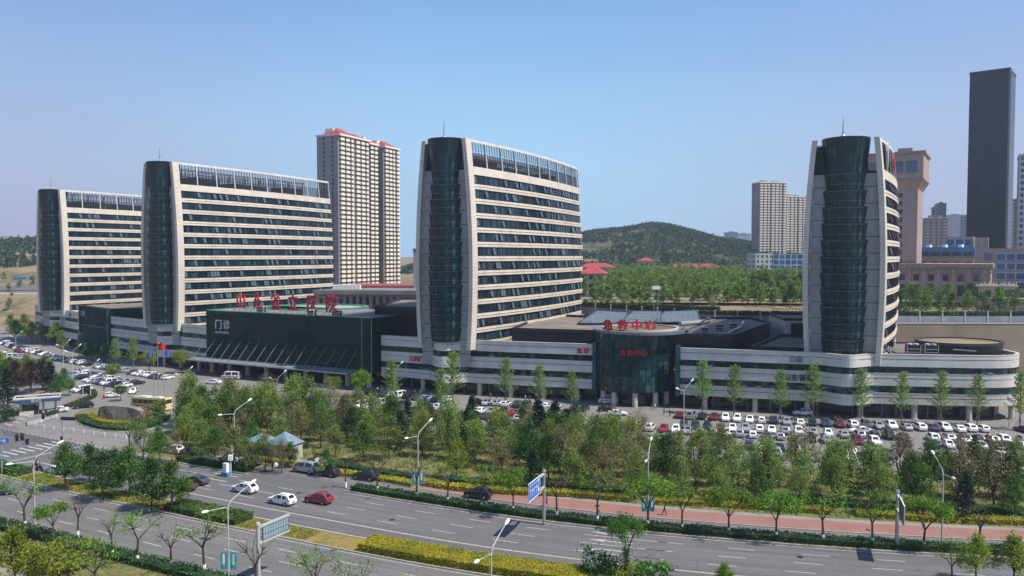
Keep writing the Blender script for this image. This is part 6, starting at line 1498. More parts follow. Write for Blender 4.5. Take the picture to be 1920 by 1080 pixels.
for j, d in enumerate((11.0, 21.5, 27.5, 37.5, 43.0)):
    lot(d, -37, 148, rows_txt[j], (.93, .88, .82, .66, .42)[j], lambda px, py, p, j=j: notgp(p) and not (1105 < px < 1265 and j < 2) and not (640 < px < 668) and (px > 670))
lr = ['the left car park row nearest the wings', 'the left car park second row', 'the left car park third row', 'the left car park fourth row', 'the left car park fifth row', 'the left car park sixth row', 'the left car park seventh row', 'the left car park last row']
for j, d in enumerate((17, 27.5, 33, 43.5, 49, 60, 65.5)):
    lot(d, -318, -96, lr[j], (.9, .9, .88, .86, .82, .8, .8)[j], lambda px, py, p, j=j: px < (345, 405, 400, 350, 300, 260, 232)[j] and not (px < 140 and py > 690) and not (px < 215 and py > 748) and py < 752)
print('lot cars', ncar)
KA = lambda px, py: KERB.ang(KERB.at(G(px, py)[0]))
ro = math.pi
for (kind, col, px, py, rz, lab, nm) in (
    ('SUV', 'white', 459, 923, None, 'white SUV driving on the main road behind another white SUV', 'moving_car'), ('SUV', 'white', 529, 945, None, 'white SUV with dark windows driving in the middle lane beside the red one', 'moving_car'), ('SUV', 'red', 598, 943, None, 'red SUV driving on the main road right of the white SUVs', 'moving_car'),
    ('sedan', 'dark grey', 368, 907, None, 'dark sedan on the main road emerging right of the median trees', 'moving_car'), ('sedan', 'maroon', 344, 918, None, 'maroon sedan half hidden by the median trees', 'moving_car'), ('SUV', 'white', 188, 891, None, 'white SUV behind the median trees near the crossing', 'moving_car'), ('sedan', 'white', 104, 887, None, 'white sedan waiting at the crossing behind the first median tree', 'moving_car'), ('sedan', 'pale blue', 222, 898, None, 'pale sedan behind the median trees right of the white SUV', 'moving_car'),
    ('sedan', 'navy', -4, 928, .3, 'dark car cut by the left edge near the median', 'moving_car'),
    ('sedan', 'pale blue', 431, 866, 'p', 'pale blue sedan at the left end of the cars on the red pavement', 'parked_car'), ('sedan', 'black', 470, 871, 'p', 'black sedan behind the pale blue one on the red pavement', 'parked_car'), ('van', 'silver', 573, 886, 'p', 'silver van parked on the red pavement', 'parked_car'),
    ('hatchback', 'black', 617, 893, 'p', 'black hatchback parked directly behind the silver van', 'parked_car'), ('SUV', 'black', 686, 900, 'p', 'black SUV parked alone on the red pavement before the gold hedge', 'parked_car'), ('SUV', 'black', 897, 934, 'p', 'black SUV parked rightmost on the red pavement', 'parked_car'),
    ('SUV', 'white', 325, 850, 'p', 'white SUV left of the garden under the trees', 'parked_car'), ('sedan', 'black', 352, 853, 'p', 'black sedan beside the white SUV under the trees left of the garden', 'parked_car'),
    ('sedan', 'white', 109, 773, R(200), 'white sedan leaving beside the guard booth', 'moving_car'), ('SUV', 'black', 157, 765, R(212), 'black SUV entering behind the white sedan at the booth', 'moving_car'), ('sedan', 'white', 250, 737, R(-75), 'white sedan crossing the plaza above the bus', 'moving_car'),
    ('sedan', 'white', 400, 720, R(170), 'white sedan driving before the entrance hall', 'moving_car'), ('sedan', 'navy', 496, 731, R(168), 'dark blue sedan on the plaza before the entrance hall', 'moving_car'), ('minibus', 'white', 434, 711, R(172), 'white ambulance van with a red stripe before the hall canopy', 'ambulance'),
    ('sedan', 'white', 1158, 779, R(-8), 'white sedan parked sideways in front of the drum', 'parked_car'), ('minibus', 'white', 1143, 757, R(175), 'white ambulance under the round glass drum', 'ambulance'), ('SUV', 'white', 1505, 779, R(176), 'white SUV on the pavement under the black wall lettering', 'parked_car'), ('sedan', 'black', 1139, 771, R(-8), 'black sedan behind the sideways white one at the drum', 'parked_car'),
    ('sedan', 'white', 1613, 812, R(174), 'white sedan driving along the aisle below the rightmost tower', 'moving_car'), ('hatchback', 'white', 210, 745, R(20), 'white hatchback at the left barrier gate', 'moving_car'), ('sedan', 'red', 36, 661, R(-20), 'red sedan driving alone in the far left aisle', 'moving_car')):
    x, y = G(px, py); a = KA(px, py) + ro if rz in (None, 'p') else rz; z = .13 if rz == 'p' else .04
    o = place(kind, col, x, y, a, lab, name=nm, detail=True, z=z, cat='ambulance' if nm == 'ambulance' else 'car')
    if nm == 'ambulance':
        for sy in (1, -1): s_ = MB().box((0, 0, 0), (5.4, .03, .22)).build('red_stripe', M['red'], o, loc=(-.1, sy * 1.005, .95))
        MB().box((0, 0, 0), (.3, 1.2, .16)).build('light_bar', M['bluepanel'], o, loc=(1.5, 0, 2.45))
for k_ in list(CARP.values()) + list(CARD.values()):
    for c in KID[k_.name]: bpy.data.objects.remove(c)
    bpy.data.objects.remove(k_)
# coach
x, y = G(284, 768); B = thing('coach', 'cream yellow coach parked left of the flagpoles', 'bus', (x, y, .03), R(163)); mb = MB()
prof = [(5.2, .5, 1.2), (5.3, 1.2, 2.9), (5.0, 3.05, 3.1), (-5.2, 3.1, 3.1), (-5.3, .5, .5)]
Wd = 1.22
P_ = [(5.15, .35), (5.32, 1.3), (5.1, 2.95), (4.8, 3.15), (-5.1, 3.15), (-5.3, 2.9), (-5.3, .35)]
mb.face([(a, Wd, b) for a, b in P_[::-1]]); mb.face([(a, -Wd, b) for a, b in P_])
for i in range(len(P_)): a, b = P_[i], P_[(i + 1) % len(P_)]; mb.face([(a[0], -Wd, a[1]), (a[0], Wd, a[1]), (b[0], Wd, b[1]), (b[0], -Wd, b[1])])
mb.build('body', PC['cream'], B)
for sy in (1, -1):
    for i in range(6): MB().box((0, 0, 0), (1.45, .04, 1.05)).build('side_window', M['carglass'], B, loc=(3.9 - i * 1.6, sy * (Wd + .01), 2.15))
    MB().box((0, 0, 0), (10.3, .03, .25)).build('stripe', PC['brown'], B, loc=(0, sy * (Wd + .01), 1.15))
    for xx in (3.2, -3.3): MB().tube([(0, -.16, 0), (0, .16, 0)], .5, 16).tube([(0, -.175, 0), (0, .175, 0)], .28, 10, m=1).build('wheel', [M['tyre'], M['rim']], B, loc=(xx, sy * 1.1, .5))
    MB().box((0, 0, 0), (.1, .3, .4)).build('tail_light', M['tail'], B, loc=(-5.3, sy * 1.0, 1.1))
MB().face([(5.345, -1.05, 1.35), (5.345, 1.05, 1.35), (5.15, 1.05, 2.85), (5.15, -1.05, 2.85)]).__class__; mb = MB(); mb.face([(5.345, -1.08, 1.35), (5.345, 1.08, 1.35), (5.135, 1.08, 2.85), (5.135, -1.08, 2.85)]); mb.build('windscreen', M['carglass'], B)
MB().box((0, 0, 0), (.04, 2.0, .95)).build('rear_window', M['carglass'], B, loc=(-5.31, 0, 2.3)); MB().box((1.8, 0, 3.25), (2.6, 1.6, .22)).build('roof_unit', M['chalk'], B); MB().box((-2.5, 0, 3.25), (1.6, 1.5, .2)).build('roof_unit', M['chalk'], B)

# ================= people =================
def skin_body(pose):
    J = {'pel': (0, 0, .95, .15), 'wst': (0, 0, 1.12, .135), 'chs': (0, 0, 1.34, .165), 'nck': (0, .0, 1.50, .06), 'hd': (0, .02, 1.60, .085), 'crn': (0, .01, 1.70, .09)}
    st = {'stand': 0.04, 'walk': .30}[pose]
    for s_, k in ((1, 'l'), (-1, 'r')):
        f = st * s_
        J['hip' + k] = (s_ * .09, 0, .90, .10); J['kne' + k] = (s_ * .10, f * .5 + .03, .50, .068); J['ank' + k] = (s_ * .11, f, .10, .045); J['toe' + k] = (s_ * .12, f + .16, .04, .038)
        J['sho' + k] = (s_ * .19, 0, 1.42, .06); J['elb' + k] = (s_ * .25, -f * .35, 1.15, .045); J['wri' + k] = (s_ * .25, -f * .6 + .08, .92, .03); J['hnd' + k] = (s_ * .245, -f * .6 + .12, .83, .035)
    names = list(J); ix = {n: i for i, n in enumerate(names)}
    E = [('pel', 'wst'), ('wst', 'chs'), ('chs', 'nck'), ('nck', 'hd'), ('hd', 'crn')]
    for k in 'lr': E += [('pel', 'hip' + k), ('hip' + k, 'kne' + k), ('kne' + k, 'ank' + k), ('ank' + k, 'toe' + k), ('chs', 'sho' + k), ('sho' + k, 'elb' + k), ('elb' + k, 'wri' + k), ('wri' + k, 'hnd' + k)]
    me = bpy.data.meshes.new('person_src'); me.from_pydata([J[n][:3] for n in names], [(ix[a], ix[b]) for a, b in E], []); o = bpy.data.objects.new('person_src', me); C.objects.link(o)
    o.modifiers.new('skin', 'SKIN'); 
    if not me.skin_vertices: me.skin_vertices.new() if hasattr(me.skin_vertices, 'new') else None
    bpy.context.view_layer.update()
    sv = me.skin_vertices[0].data
    for i, n in enumerate(names): sv[i].radius = (J[n][3], J[n][3] * (.72 if n in ('wst', 'chs', 'pel') else 1)); sv[i].use_root = (n == 'pel')
    su = o.modifiers.new('sub', 'SUBSURF'); su.levels = 1; su.render_levels = 1
    bpy.context.view_layer.update(); out = bpy.data.meshes.new_from_object(o.evaluated_get(bpy.context.evaluated_depsgraph_get())); bpy.data.objects.remove(o)
    for _ in range(4): out.materials.append(M['skin'])
    for p in out.polygons:
        c = p.center; r = math.hypot(c.x, c.y)
        if c.z > 1.52: p.material_index = 3 if (c.z > 1.70 or c.y < -.01) else 0
        elif abs(c.x) > .17 and c.z < .97 and c.z > .75: p.material_index = 0
        elif c.z > .96: p.material_index = 1
        else: p.material_index = 2
    out.polygons.foreach_set('use_smooth', [True] * len(out.polygons)); return out
M['skin'] = mat('skin', (.45, .27, .19), .6, var=.03); M['hair'] = mat('hair', (.015, .012, .012), .5)
CL = {n: mat('cloth_' + n.replace(' ', '_'), c, .85, var=.05) for n, c in (('black', (.015, .015, .018)), ('white', (.65, .65, .63)), ('red', (.42, .02, .03)), ('navy', (.02, .03, .09)), ('grey', (.18, .18, .19)), ('orange', (.55, .18, .03)), ('pink', (.55, .25, .28)), ('blue', (.06, .15, .38)), ('beige', (.4, .32, .22)))}
PB_ = {k: skin_body(k) for k in ('stand', 'walk')}
def person(px, py, pose, top, trs, rz, where, z=.03):
    x, y = G(px, py, z); lab = f'person in {top} top and {trs} trousers {where}'; lab = lab if len(lab.split()) <= 16 else f'person in {top} {where}'; T = thing('person', lab, 'person', (x, y, z), rz); b = bpy.data.objects.new('body', PB_[pose]); C.objects.link(b); b.parent = T
    for k, mm in enumerate((M['skin'], CL[top], CL[trs], M['hair'])): b.material_slots[k].link = 'OBJECT'; b.material_slots[k].material = mm
    return T
for i, a in enumerate(((511, 884, 'walk', 'black', 'black', 1.2, 'walking on the red pavement with a white umbrella bag', .14), (476, 730, 'walk', 'black', 'black', 2, 'walking on the plaza before the hall canopy'), (195, 733, 'stand', 'navy', 'black', 0, 'standing beside the flagpoles'),
     (363, 708, 'stand', 'orange', 'navy', 0, 'standing at the left end of the hall canopy'), (115, 833, 'walk', 'black', 'black', 0, 'walking over the hatching near the traffic signal'), (48, 832, 'walk', 'grey', 'black', 1, 'crossing the wide road mouth at far left'),
     (1025, 950, 'walk', 'red', 'navy', 1.3, 'walking on the red pavement behind the blue sign pole', .13), (1246, 966, 'walk', 'black', 'black', 1.6, 'striding on the red pavement near the teal banner lamp', .13), (1815, 797, 'walk', 'black', 'black', 1.5, 'running past the columns of the rightmost wing'),
     (1222, 768, 'stand', 'black', 'grey', 0, 'left of the pair standing beside the drum column'), (1228, 769, 'stand', 'white', 'navy', 1, 'right of the pair standing beside the drum column'), (1500, 788, 'stand', 'black', 'black', 0, 'standing before the white SUV at the lettering'), (1513, 789, 'stand', 'navy', 'black', 1, 'standing by the rear of the white SUV at the lettering'),
     (778, 742, 'stand', 'red', 'black', 0, 'standing by the front row left of the third tower'), (788, 744, 'stand', 'beige', 'black', 2, 'standing just right of the red topped person'), (708, 737, 'stand', 'white', 'navy', 1, 'waiting behind the white cars at the canopy end'), (716, 738, 'stand', 'grey', 'black', 1, 'next to the white topped person at the canopy end'),
     (985, 752, 'walk', 'white', 'black', 2, 'walking out of the colonnade left of the drum'), (993, 753, 'walk', 'blue', 'black', 2.3, 'walking beside another person left of the drum'), (931, 751, 'stand', 'black', 'black', 1, 'standing among cars before the colonnade'), (920, 748, 'stand', 'grey', 'black', 1, 'at the bumper of a front row car before the colonnade'),
     (1245, 778, 'stand', 'navy', 'black', 1, 'standing beside the plaza lamp right of the drum'), (1256, 781, 'stand', 'black', 'navy', 2, 'beside the first car right of the drum'), (1892, 800, 'stand', 'pink', 'grey', 1, 'at the rounded corner of the rightmost wing'), (1560, 793, 'stand', 'black', 'black', 0, 'left of the crowd at the orthopaedic entrance'), (1566, 794, 'stand', 'beige', 'navy', 2, 'in the middle of the crowd at the orthopaedic entrance'), (1573, 794, 'stand', 'navy', 'black', 3, 'right of the crowd at the orthopaedic entrance'),
     (440, 712, 'stand', 'white', 'navy', 1, 'behind the ambulance at the hall canopy'), (12, 663, 'stand', 'black', 'black', 1, 'in the far left car park aisle'), (46, 672, 'stand', 'black', 'navy', 1, 'in the far left car park near the red car'), (503, 874, 'stand', 'red', 'black', 1, 'sitting height beside the black sedan on the pavement', .14))):
    person(*a[:7], **({'z': a[7]} if len(a) > 7 else {}))
x, y = G(513, 884); o = MB().tube([(x + .35, y, 1.0), (x + .35, y, 1.35), (x + .35, y, 1.7)], [.5, .42, .1], 10).build('white_bag', M['white']); tag(o, 'bulky white bag carried by the person on the red pavement', 'bag')
def bike(px, py, rz, lab, rider=True):
    x, y = G(px, py); T = thing('motorcycle', lab, 'motorcycle', (x, y, .04), rz)
    for xx in (.6, -.6): MB().tube([(0, -.05, 0), (0, .05, 0)], .3, 14).build('wheel', M['tyre'], T, loc=(xx, 0, .3))
    MB().tube([(.62, 0, .3), (.45, 0, .95)], .04, 6).tube([(.4, 0, .75), (-.1, 0, .6), (-.7, 0, .72)], [.08, .16, .1], 8).build('frame', M['dark'], T); MB().box((-.3, 0, .82), (.75, .26, .12)).build('seat', M['tyre'], T); MB().bar((.45, -.3, 1.0), (.45, .3, 1.0), .04).build('handlebar', M['steel'], T)
bike(74, 884, R(160), 'black motorcycle waiting at the zebra crossing'); bike(66, 878, R(150), 'second motorcycle just behind at the zebra crossing')
person(67, 874, 'stand', 'black', 'black', 1, 'astride the motorcycles at the zebra crossing', .2); person(75, 881, 'stand', 'grey', 'black', 1, 'at the front motorcycle on the zebra crossing', .2)

# ================= street furniture =================
def lamp(x, y, label, h=9.6, banner=False, az=None, arms=(4.0, 3.3), group='double armed street lamps', z=.1):
    T = thing('street_lamp', label, 'street lamp', (x, y, z), 0, group); az = KERB.ang(KERB.at(x)) + R(90) if az is None else az; u = Vector((math.cos(az), math.sin(az), 0))
    MB().tube([(0, 0, 0), (0, 0, .6), (0, 0, .6), (0, 0, h)], [.16, .16, .11, .075], 10).build('pole', M['lamp'], T)
    for s_, l, r_ in ((1, arms[0], 1.9), (-1, arms[1], .45)):
        pts = [Vector((0, 0, h - .1)), u * s_ * .35 + Vector((0, 0, h + r_ * .35)), u * s_ * l * .6 + Vector((0, 0, h + r_ * .8)), u * s_ * (l - .5) + Vector((0, 0, h + r_))]
        a = MB().tube(pts, [.07, .06, .05, .045], 8).build('arm', M['lamp'], T); e = pts[-1]; d = (pts[-1] - pts[-2]).normalized()
        MB().tube([e - d * .1, e + d * .25, e + d * .7, e + d * .95], [.05, .19, .17, .04], 8).build('lamp_head', M['white'], a)
    if banner:
        for s_ in (1, -1):
            o = MB().box((s_ * .55, 0, 0), (.75, .05, 1.9)).build('banner', M['teal'], T, loc=(0, 0, 3.1 if banner is True else banner)); MB().bar((0, 0, .98), (s_ * .95, 0, .98), .05).bar((0, 0, -.98), (s_ * .95, 0, -.98), .05).build('bracket', M['steel'], o)
            MB().box((s_ * .55, -.03, .15), (.22, .02, 1.2)).build('lettering_strip', M['white'], o)
    return T
M['lamp'] = mat('lamp_post_paint', (.42, .43, .42), .45, var=.05); M['teal'] = mat('teal_banner', (.05, .36, .38), .6, var=.15, scale=2)
for px, lab, bn in ((435, 'street lamp at the end of the short hedge island, far side of the road', False), (782, 'street lamp with teal banners between the parked SUVs, far side', True), (1218, 'street lamp with teal banners in the middle of the garden front', True), (1777, 'street lamp at the right end of the garden front', False)):
    p = KERB.off(foot_on(KERB, px, 2.6), 2.6); lamp(p.x, p.y, lab, banner=bn)
x, y = G(66, 991); lamp(x, y, 'near side street lamp at far left below the crossing', h=9.3)
p = AY(427, 940, 90); lamp(p[0], 90, 'near side street lamp with low teal banners', banner=3.3, h=9.4)
p = AY(921, 1040, 76); lamp(p[0], 76, 'nearest street lamp rising from the bottom edge', h=9.3)
k = 0
for (px, py, h) in ((740, 751, 9), (520, 763, 8), (1282, 808, 10), (119, 690, 8.5), (137, 733, 12), (170, 745, 9), (345, 745, 7), (30, 660, 7)):
    x, y = G(px, py); k += 1; lamp(x, y, f'slim white plaza lamp, {nth(k)} of those inside the hospital grounds', h=h - 1.2, arms=(2.2, 1.8), az=R(20), group='white lamps inside the hospital grounds', z=.03)
# flagpoles
for i, (px, cl, lab) in enumerate(((303 - 6, 'flagred', 'tall flagpole flying the red flag'), (309, 'flagblue', 'flagpole with blue and white flag right of the red one'), (289, 'flagblue', 'flagpole with blue and white flag left of the red one'))):
    M.setdefault('flagred', mat('red_flag', (.55, .02, .02), .7, var=.1)); M.setdefault('flagblue', mat('blue_flag', (.06, .12, .42), .7, var=.1))
    x, y = G(px + 0, 748); h = (15.6, 13.3, 13.0)[i]; T = thing('flagpole', lab, 'flagpole', (x, y, 0)); MB().tube([(0, 0, 0), (0, 0, h)], [.1, .05], 8).build('pole', M['steel'], T); mb = MB(); n = 8
    W_, H_ = (2.7, 1.8) if i == 0 else (2.1, 1.4); f = lambda a, b: (-(1 if i == 2 else -1) * W_ * a / n * .85, .25 * math.sin(a * 1.1), h - .15 - b * H_ - .9 * (a / n) ** 1.5 * (1 if i == 0 else .9))
    for a in range(n): mb.face([f(a, 1), f(a + 1, 1), f(a + 1, 0), f(a, 0)])
    fl = mb.build('flag', M[cl], T)
    if i == 0: MB().tube([(.45, -.12, h - .55), (.45, .12, h - .55)], .2, 5).build('star', M['golds'] if 'golds' in M else M['lineyel'], fl)
# direction signs on cantilever poles
def cantilever(px, py, lab, ang, back=False, h=8.0, bigl=5.6, arrows=False):
    x, y = G(px, py) if py < 1080 else (AY(px, 540, 91)[0], 91); T = thing('road_sign', lab, 'road sign', (x, y, .1), ang); F_ = M['signface']; Bk = M['signback']
    MB().tube([(0, 0, 0), (0, 0, h)], [.24, .2], 12).tube([(0, 0, h), (0, 0, h + .3)], [.3, .22], 12).build('pole', M['steel'] if not back else M['lamp'], T)
    MB().bar((0, 0, h - .3), (2.2 if not back else bigl + .9, 0, h - .3), .26).bar((0, 0, h - 2.2), (2.2 if not back else bigl + .9, 0, h - 2.2), .26).build('arm', M['lamp'], T)
    z0, z1 = h - 2.5, h - .05; x0 = 1.9 if not back else .75; x1 = x0 + bigl
    if back: z0, z1 = h - 2.05, h - .45
    b = MB().box(((x0 + x1) / 2, 0, (z0 + z1) / 2), (bigl, .08, z1 - z0)); b.build('panel_back', Bk, T)
    fr = MB()
    if not back:
        sg = -1; fc = MB().box(((x0 + x1) / 2, .05, (z0 + z1) / 2), (bigl, .02, z1 - z0)).build('panel_face', F_, T)
        e = .075
        for a, c in (((x0, z0), (x1, z0)), ((x0, z1), (x1, z1)), ((x0, z0), (x0, z1)), ((x1, z0), (x1, z1))): fr.bar((a[0], e, a[1]), (c[0], e, c[1]), .12, .03)
        fr.build('border', M['white'], fc)
        for k in range(5):
            cx = x0 + .7 + k * (bigl - 1.2) / 4.4; ar = MB(); zz = z0 + .35
            if k: ar.box((cx, .07, zz + .55), (.11, .02, 1.1)); ar.face([(cx - .2, .085, zz + .9), (cx, .085, zz + 1.4), (cx + .2, .085, zz + .9)]); ar.box((cx - .0, .07, zz + 1.65), (.34, .02, .2))
            else: ar.box((cx, .07, zz + .3), (.5, .02, .5)); ar.box((cx + .0, .07, zz + 1.2), (.16, .02, .9)); ar.box((cx, .07, zz + 1.7), (.5, .02, .35))
            if k in (1, 3): ar.box((cx - .2, .07, zz + .8), (.3, .02, .14))
            ar.build('arrow', M['white'], fc)
    else:
        for k in range(11): fr.bar((x0 + k * bigl / 10, -.07, z0), (x0 + k * bigl / 10, -.07, z1), .06, .06)
        fr.bar((x0, -.07, (z0 + z1) / 2), (x1, -.07, (z0 + z1) / 2), .09, .08); fr.build('lattice', M['steel'], T)
        MB().bar((x0 - .1, 0, z1 + .03), (x1 + .1, 0, z1 + .03), .16).bar((x0 - .1, 0, z0 - .03), (x1 + .1, 0, z0 - .03), .16).bar((x0, 0, z0), (x0, 0, z1), .12).bar((x1, 0, z0), (x1, 0, z1), .12).build('panel_frame', M['dark'], T)
M['signface'] = mat('sign_blue', (.02, .13, .52), .4, var=.08); M['signback'] = mat('sign_back', (.30, .42, .50), .35, .2, var=.08)
M['signdark'] = mat('sign_back_grey', (.10, .11, .12), .5, .2)
a1 = KERB.ang(KERB.at(4.7)) - R(90); cantilever(1020, 984, 'blue lane direction sign with white arrows over the main road', a1, bigl=4.9, h=7.6)
M['signback_save'] = M['signback']; M['signback'] = M['signdark']; a2 = KERB.ang(KERB.at(49)) - R(99); cantilever(1681, 1029, 'direction sign seen from its dark back near the right edge', a2, bigl=4.2, h=7.4)
M['signback'] = M['signback_save']; a3 = KERB.ang(KERB.at(-29)) + R(90); cantilever(478, 1100, 'pale blue backed sign board on a thick white pole at the bottom', a3, back=True, bigl=4.2, h=7.1)
# traffic signals at far left
def sig(px, py, h, lab, arm=None, az=0.0, heads=1):
    x, y = G(px, py); T = thing('traffic_signal', lab, 'traffic light', (x, y, 0), az); MB().tube([(0, 0, 0), (0, 0, h)], [.15, .11], 8).build('pole', M['lamppost_dark'] if 'lamppost_dark' in M else M['steel'], T)
    e = 0
    if arm: MB().tube([(0, 0, h - .4), (arm, 0, h + .7)], [.09, .05], 6).build('arm', M['steel'], T); e = arm
    for k in range(heads):
        hd = MB().box((0, 0, 0), (.42, .36, 1.3)).build('signal_head', M['tyre'], T, loc=(e - k * 1.1, -.1, h + (.5 if arm else -.9) - .1 * k))
        for j, mm in enumerate(('tail', 'lineyel', 'green_frame')): MB().tube([(0, -.26, 0), (0, -.18, 0)], .13, 8).build('lens', M['carglass'] if j else M['tail'], hd, loc=(0, 0, .4 - j * .4))
    MB().box((0, 0, 0), (.35, .3, .8)).build('countdown_box', M['tyre'], T, loc=(0, -.2, h * .45)); return T
sig(118, 849, 6.3, 'traffic signal on a long arm beside the white railing', arm=-5.5, az=R(-25))
x, y = G(4, 890); T = thing('street_name_sign', 'traffic signal post with a blue street name board at the left edge', 'road sign', (x, y, 0), R(8)); MB().tube([(0, 0, 0), (0, 0, 6.6)], [.16, .12], 8).build('pole', M['steel'], T)
MB().tube([(0, 0, 6.2), (3.6, 0, 6.7)], [.08, .05], 6).build('arm', M['steel'], T); bd = MB().box((0, 0, 0), (2.6, .08, .8)).build('board', M['signface'], T, loc=(-.1, -.1, 6.0)); text_obj('经十路', .62, M['white'], bd, (0, -.06, -.25), 0, ext=.01)
for k in range(2):
    hd = MB().box((0, 0, 0), (.42, .36, 1.3)).build('signal_head', M['tyre'], T, loc=(2.6 + k * .85, -.1, 6.5 + k * .1)); MB().tube([(0, -.26, 0), (0, -.18, 0)], .13, 8).build('lens', M['tail'], hd, loc=(0, 0, .4))
hd = MB().box((0, 0, 0), (.35, .3, 1.0)).build('pedestrian_head', M['tyre'], T, loc=(4.3, -.1, 5.7)); MB().box((0, 0, 0), (.9, .1, .5)).build('small_plate', M['signback'], T, loc=(0, -.15, 3.2))
# white railings
def railing(pts, lab):
    T = thing('railing', lab, 'railing', (0, 0, 0), 0, 'white road railings'); cv = Cv([G(*p) for p in pts]); mb = MB(); n = int(cv.L / 3)
    for i in range(n + 1): p = cv.p(cv.L * i / n); mb2 = MB().box((0, 0, .45), (.16, .16, .9)).build('post', M['white'], T, loc=(*p, .03))
    for z in (.75, .22): mb.bar((*cv.p(0), z), (*cv.p(0), z), .05)
    for a, b in [(cv.L * i / n, cv.L * (i + 1) / n) for i in range(n)]:
        for z in (.8, .5, .2): mb.bar((*cv.p(a), z), (*cv.p(b), z), .06)
    mb.build('rails', M['white'], T)
railing([(50, 799), (90, 805), (150, 813), (237, 824)], 'long white railing across the wide junction at left'); railing([(50, 799), (78, 792)], 'short white railing section at the left tip'); railing([(80, 790), (107, 783)], 'upper white railing section near the guard booth')
# guard booth
x, y = G(66, 775); T = thing('guard_booth', 'guard booth with flat white roof and blue fascia at the left gate', 'guard booth', (x, y, .02), R(28)); MB().prism([(-3.2, -1.8), (.8, -1.8), (.8, 1.8), (-3.2, 1.8)], 0, 3.1).build('wall', M['concrete'], T)
for a in (1.8, 4.4): MB().box((0, 0, 1.5), (.5, .5, 3.0)).build('pillar', M['concrete'], T, loc=(a, -1.4, 0))
MB().prism([(-4.2, -2.8), (5.4, -2.8), (5.4, 2.8), (-4.2, 2.8)], 3.1, 3.5, bottom=True).build('canopy', M['chalk'], T)
fs = MB().box((.6, -2.85, 3.55), (9.7, .14, .9)).box((5.45, 0, 3.55), (.14, 5.6, .9)).box((-4.25, 0, 3.55), (.14, 5.6, .9)).build('fascia', M['navyfascia'] if 'navyfascia' in M else M['signface'], T); text_obj('出入口', .7, M['white'], fs, (.4, -2.95, 3.25), 0, ext=.01)
MB().bar((-4.2, -2.8, 4.05), (5.4, -2.8, 4.05), .3).bar((-4.2, 2.8, 4.05), (5.4, 2.8, 4.05), .3).bar((-4.2, -2.8, 4.05), (-4.2, 2.8, 4.05), .3).bar((5.4, -2.8, 4.05), (5.4, 2.8, 4.05), .3).build('parapet', M['concrete'], T)
MB().box((-1.2, -1.82, 1.8), (2.8, .06, 1.5)).build('window', M['carglass'], T); MB().box((.3, -1.82, 1.1), (.9, .06, 2.1)).build('door', M['dark'], T)
# barrier, boom and small signs at the gate
x, y = G(195, 748); T = thing('barrier_gate', 'red and white barrier gate left of the coach', 'barrier', (x, y, .02), R(20)); MB().box((0, 0, .55), (.5, .4, 1.1)).build('housing', M['red'], T); MB().bar((0, 0, 1.0), (4.2, 0, 1.6), .1).build('boom', M['white'], T)
x, y = G(163, 748); T = thing('notice_board', 'dark green notice board on two posts beside the curved hedge', 'sign', (x, y, 0), R(25)); MB().bar((-.9, 0, 0), (-.9, 0, 3.4), .14).bar((.9, 0, 0), (.9, 0, 3.4), .14).build('post', M['chalk'], T); MB().box((0, 0, 2.6), (1.8, .1, 1.7)).build('board', M['dark'], T)
x, y = G(118, 722); T = thing('bike_shelter', 'blue roofed open shelter at the edge of the left car park', 'shelter', (x, y, 0), R(-8)); MB().box((0, 0, 2.8), (6.8, 2.6, .15), tilt=Matrix.Rotation(R(8), 3, 'X')).build('roof', M['bluepanel'], T)
for a in (-3, 0, 3): MB().bar((a, 1, 0), (a, 1, 2.7), .1).build('post', M['steel'], T)
# curved hedges of the gate and the roundabout island with the engraved boulder
hcv = Cv([G(*p) for p in ((96, 782), (120, 770), (150, 758), (182, 744), (172, 735), (150, 734))]); hedge('hedge', 'curved clipped hedge beside the guard booth', hcv, 0, hcv.L, 0, 1.6, .05, .9, 'hedge', dens=22, group='hedges at the gate')
cx, cy = G(240, 797); isl = [(cx + 17 * math.cos(R(a)) * 1.0, cy + 13.5 * math.sin(R(a))) for a in range(0, 360, 10)]
isl = [G(*p) for p in ((137, 785), (150, 797), (180, 806), (215, 810), (262, 808), (300, 800), (318, 786), (300, 772), (250, 766), (200, 763), (160, 768), (140, 776))]
sheet('island', [tuple(p) for p in Cv(isl + [isl[0]], 2).P], .16, M['garden'], .16)
ic = Cv(isl + [isl[0]]); kerb('kerb', ic)
hi = Cv(isl[::1][:8]); hedge('hedge', 'dark hedge rim around the roundabout island', hi, 0, hi.L, .5, 2.6, .15, .8, 'hedge', dens=22, group='hedges at the gate')
hg = Cv([G(*p) for p in ((160, 782), (180, 792), (210, 797), (245, 798))]); hedge('golden_hedge', 'golden ring of low hedge on the roundabout island', hg, 0, hg.L, 0, 1.8, .15, .55, 'golden', dens=26)
h2 = Cv([G(*p) for p in ((238, 806), (262, 802), (300, 796), (322, 785))]); hedge('hedge', 'fresh green hedge at the right end of the roundabout island', h2, 0, h2.L, 0, 3, .15, 1.0, 'midg', dens=22, group='hedges at the gate')
x, y = G(230, 788); bd = MB(); rr = random.Random(4); n = 22
outl = [(-6.2, 0), (-6.0, 2.0), (-5.2, 3.0), (-3.5, 3.4), (-1, 3.3), (1.5, 3.2), (4, 3.0), (5.4, 2.4), (6.1, 1.2), (6.2, 0)]
def bp(i, d, k): a, b = outl[i]; return (a + .12 * math.sin(i * 3 + k), d + .25 * math.sin(i * 1.7 + k * 2), b)
for d0, d1, k in ((-.9, -.3, 0), (-.3, .3, 1), (.3, .9, 2)):
    for i in range(len(outl) - 1): bd.face([bp(i, d0, k), bp(i + 1, d0, k), bp(i + 1, d1, k + 1), bp(i, d1, k + 1)])
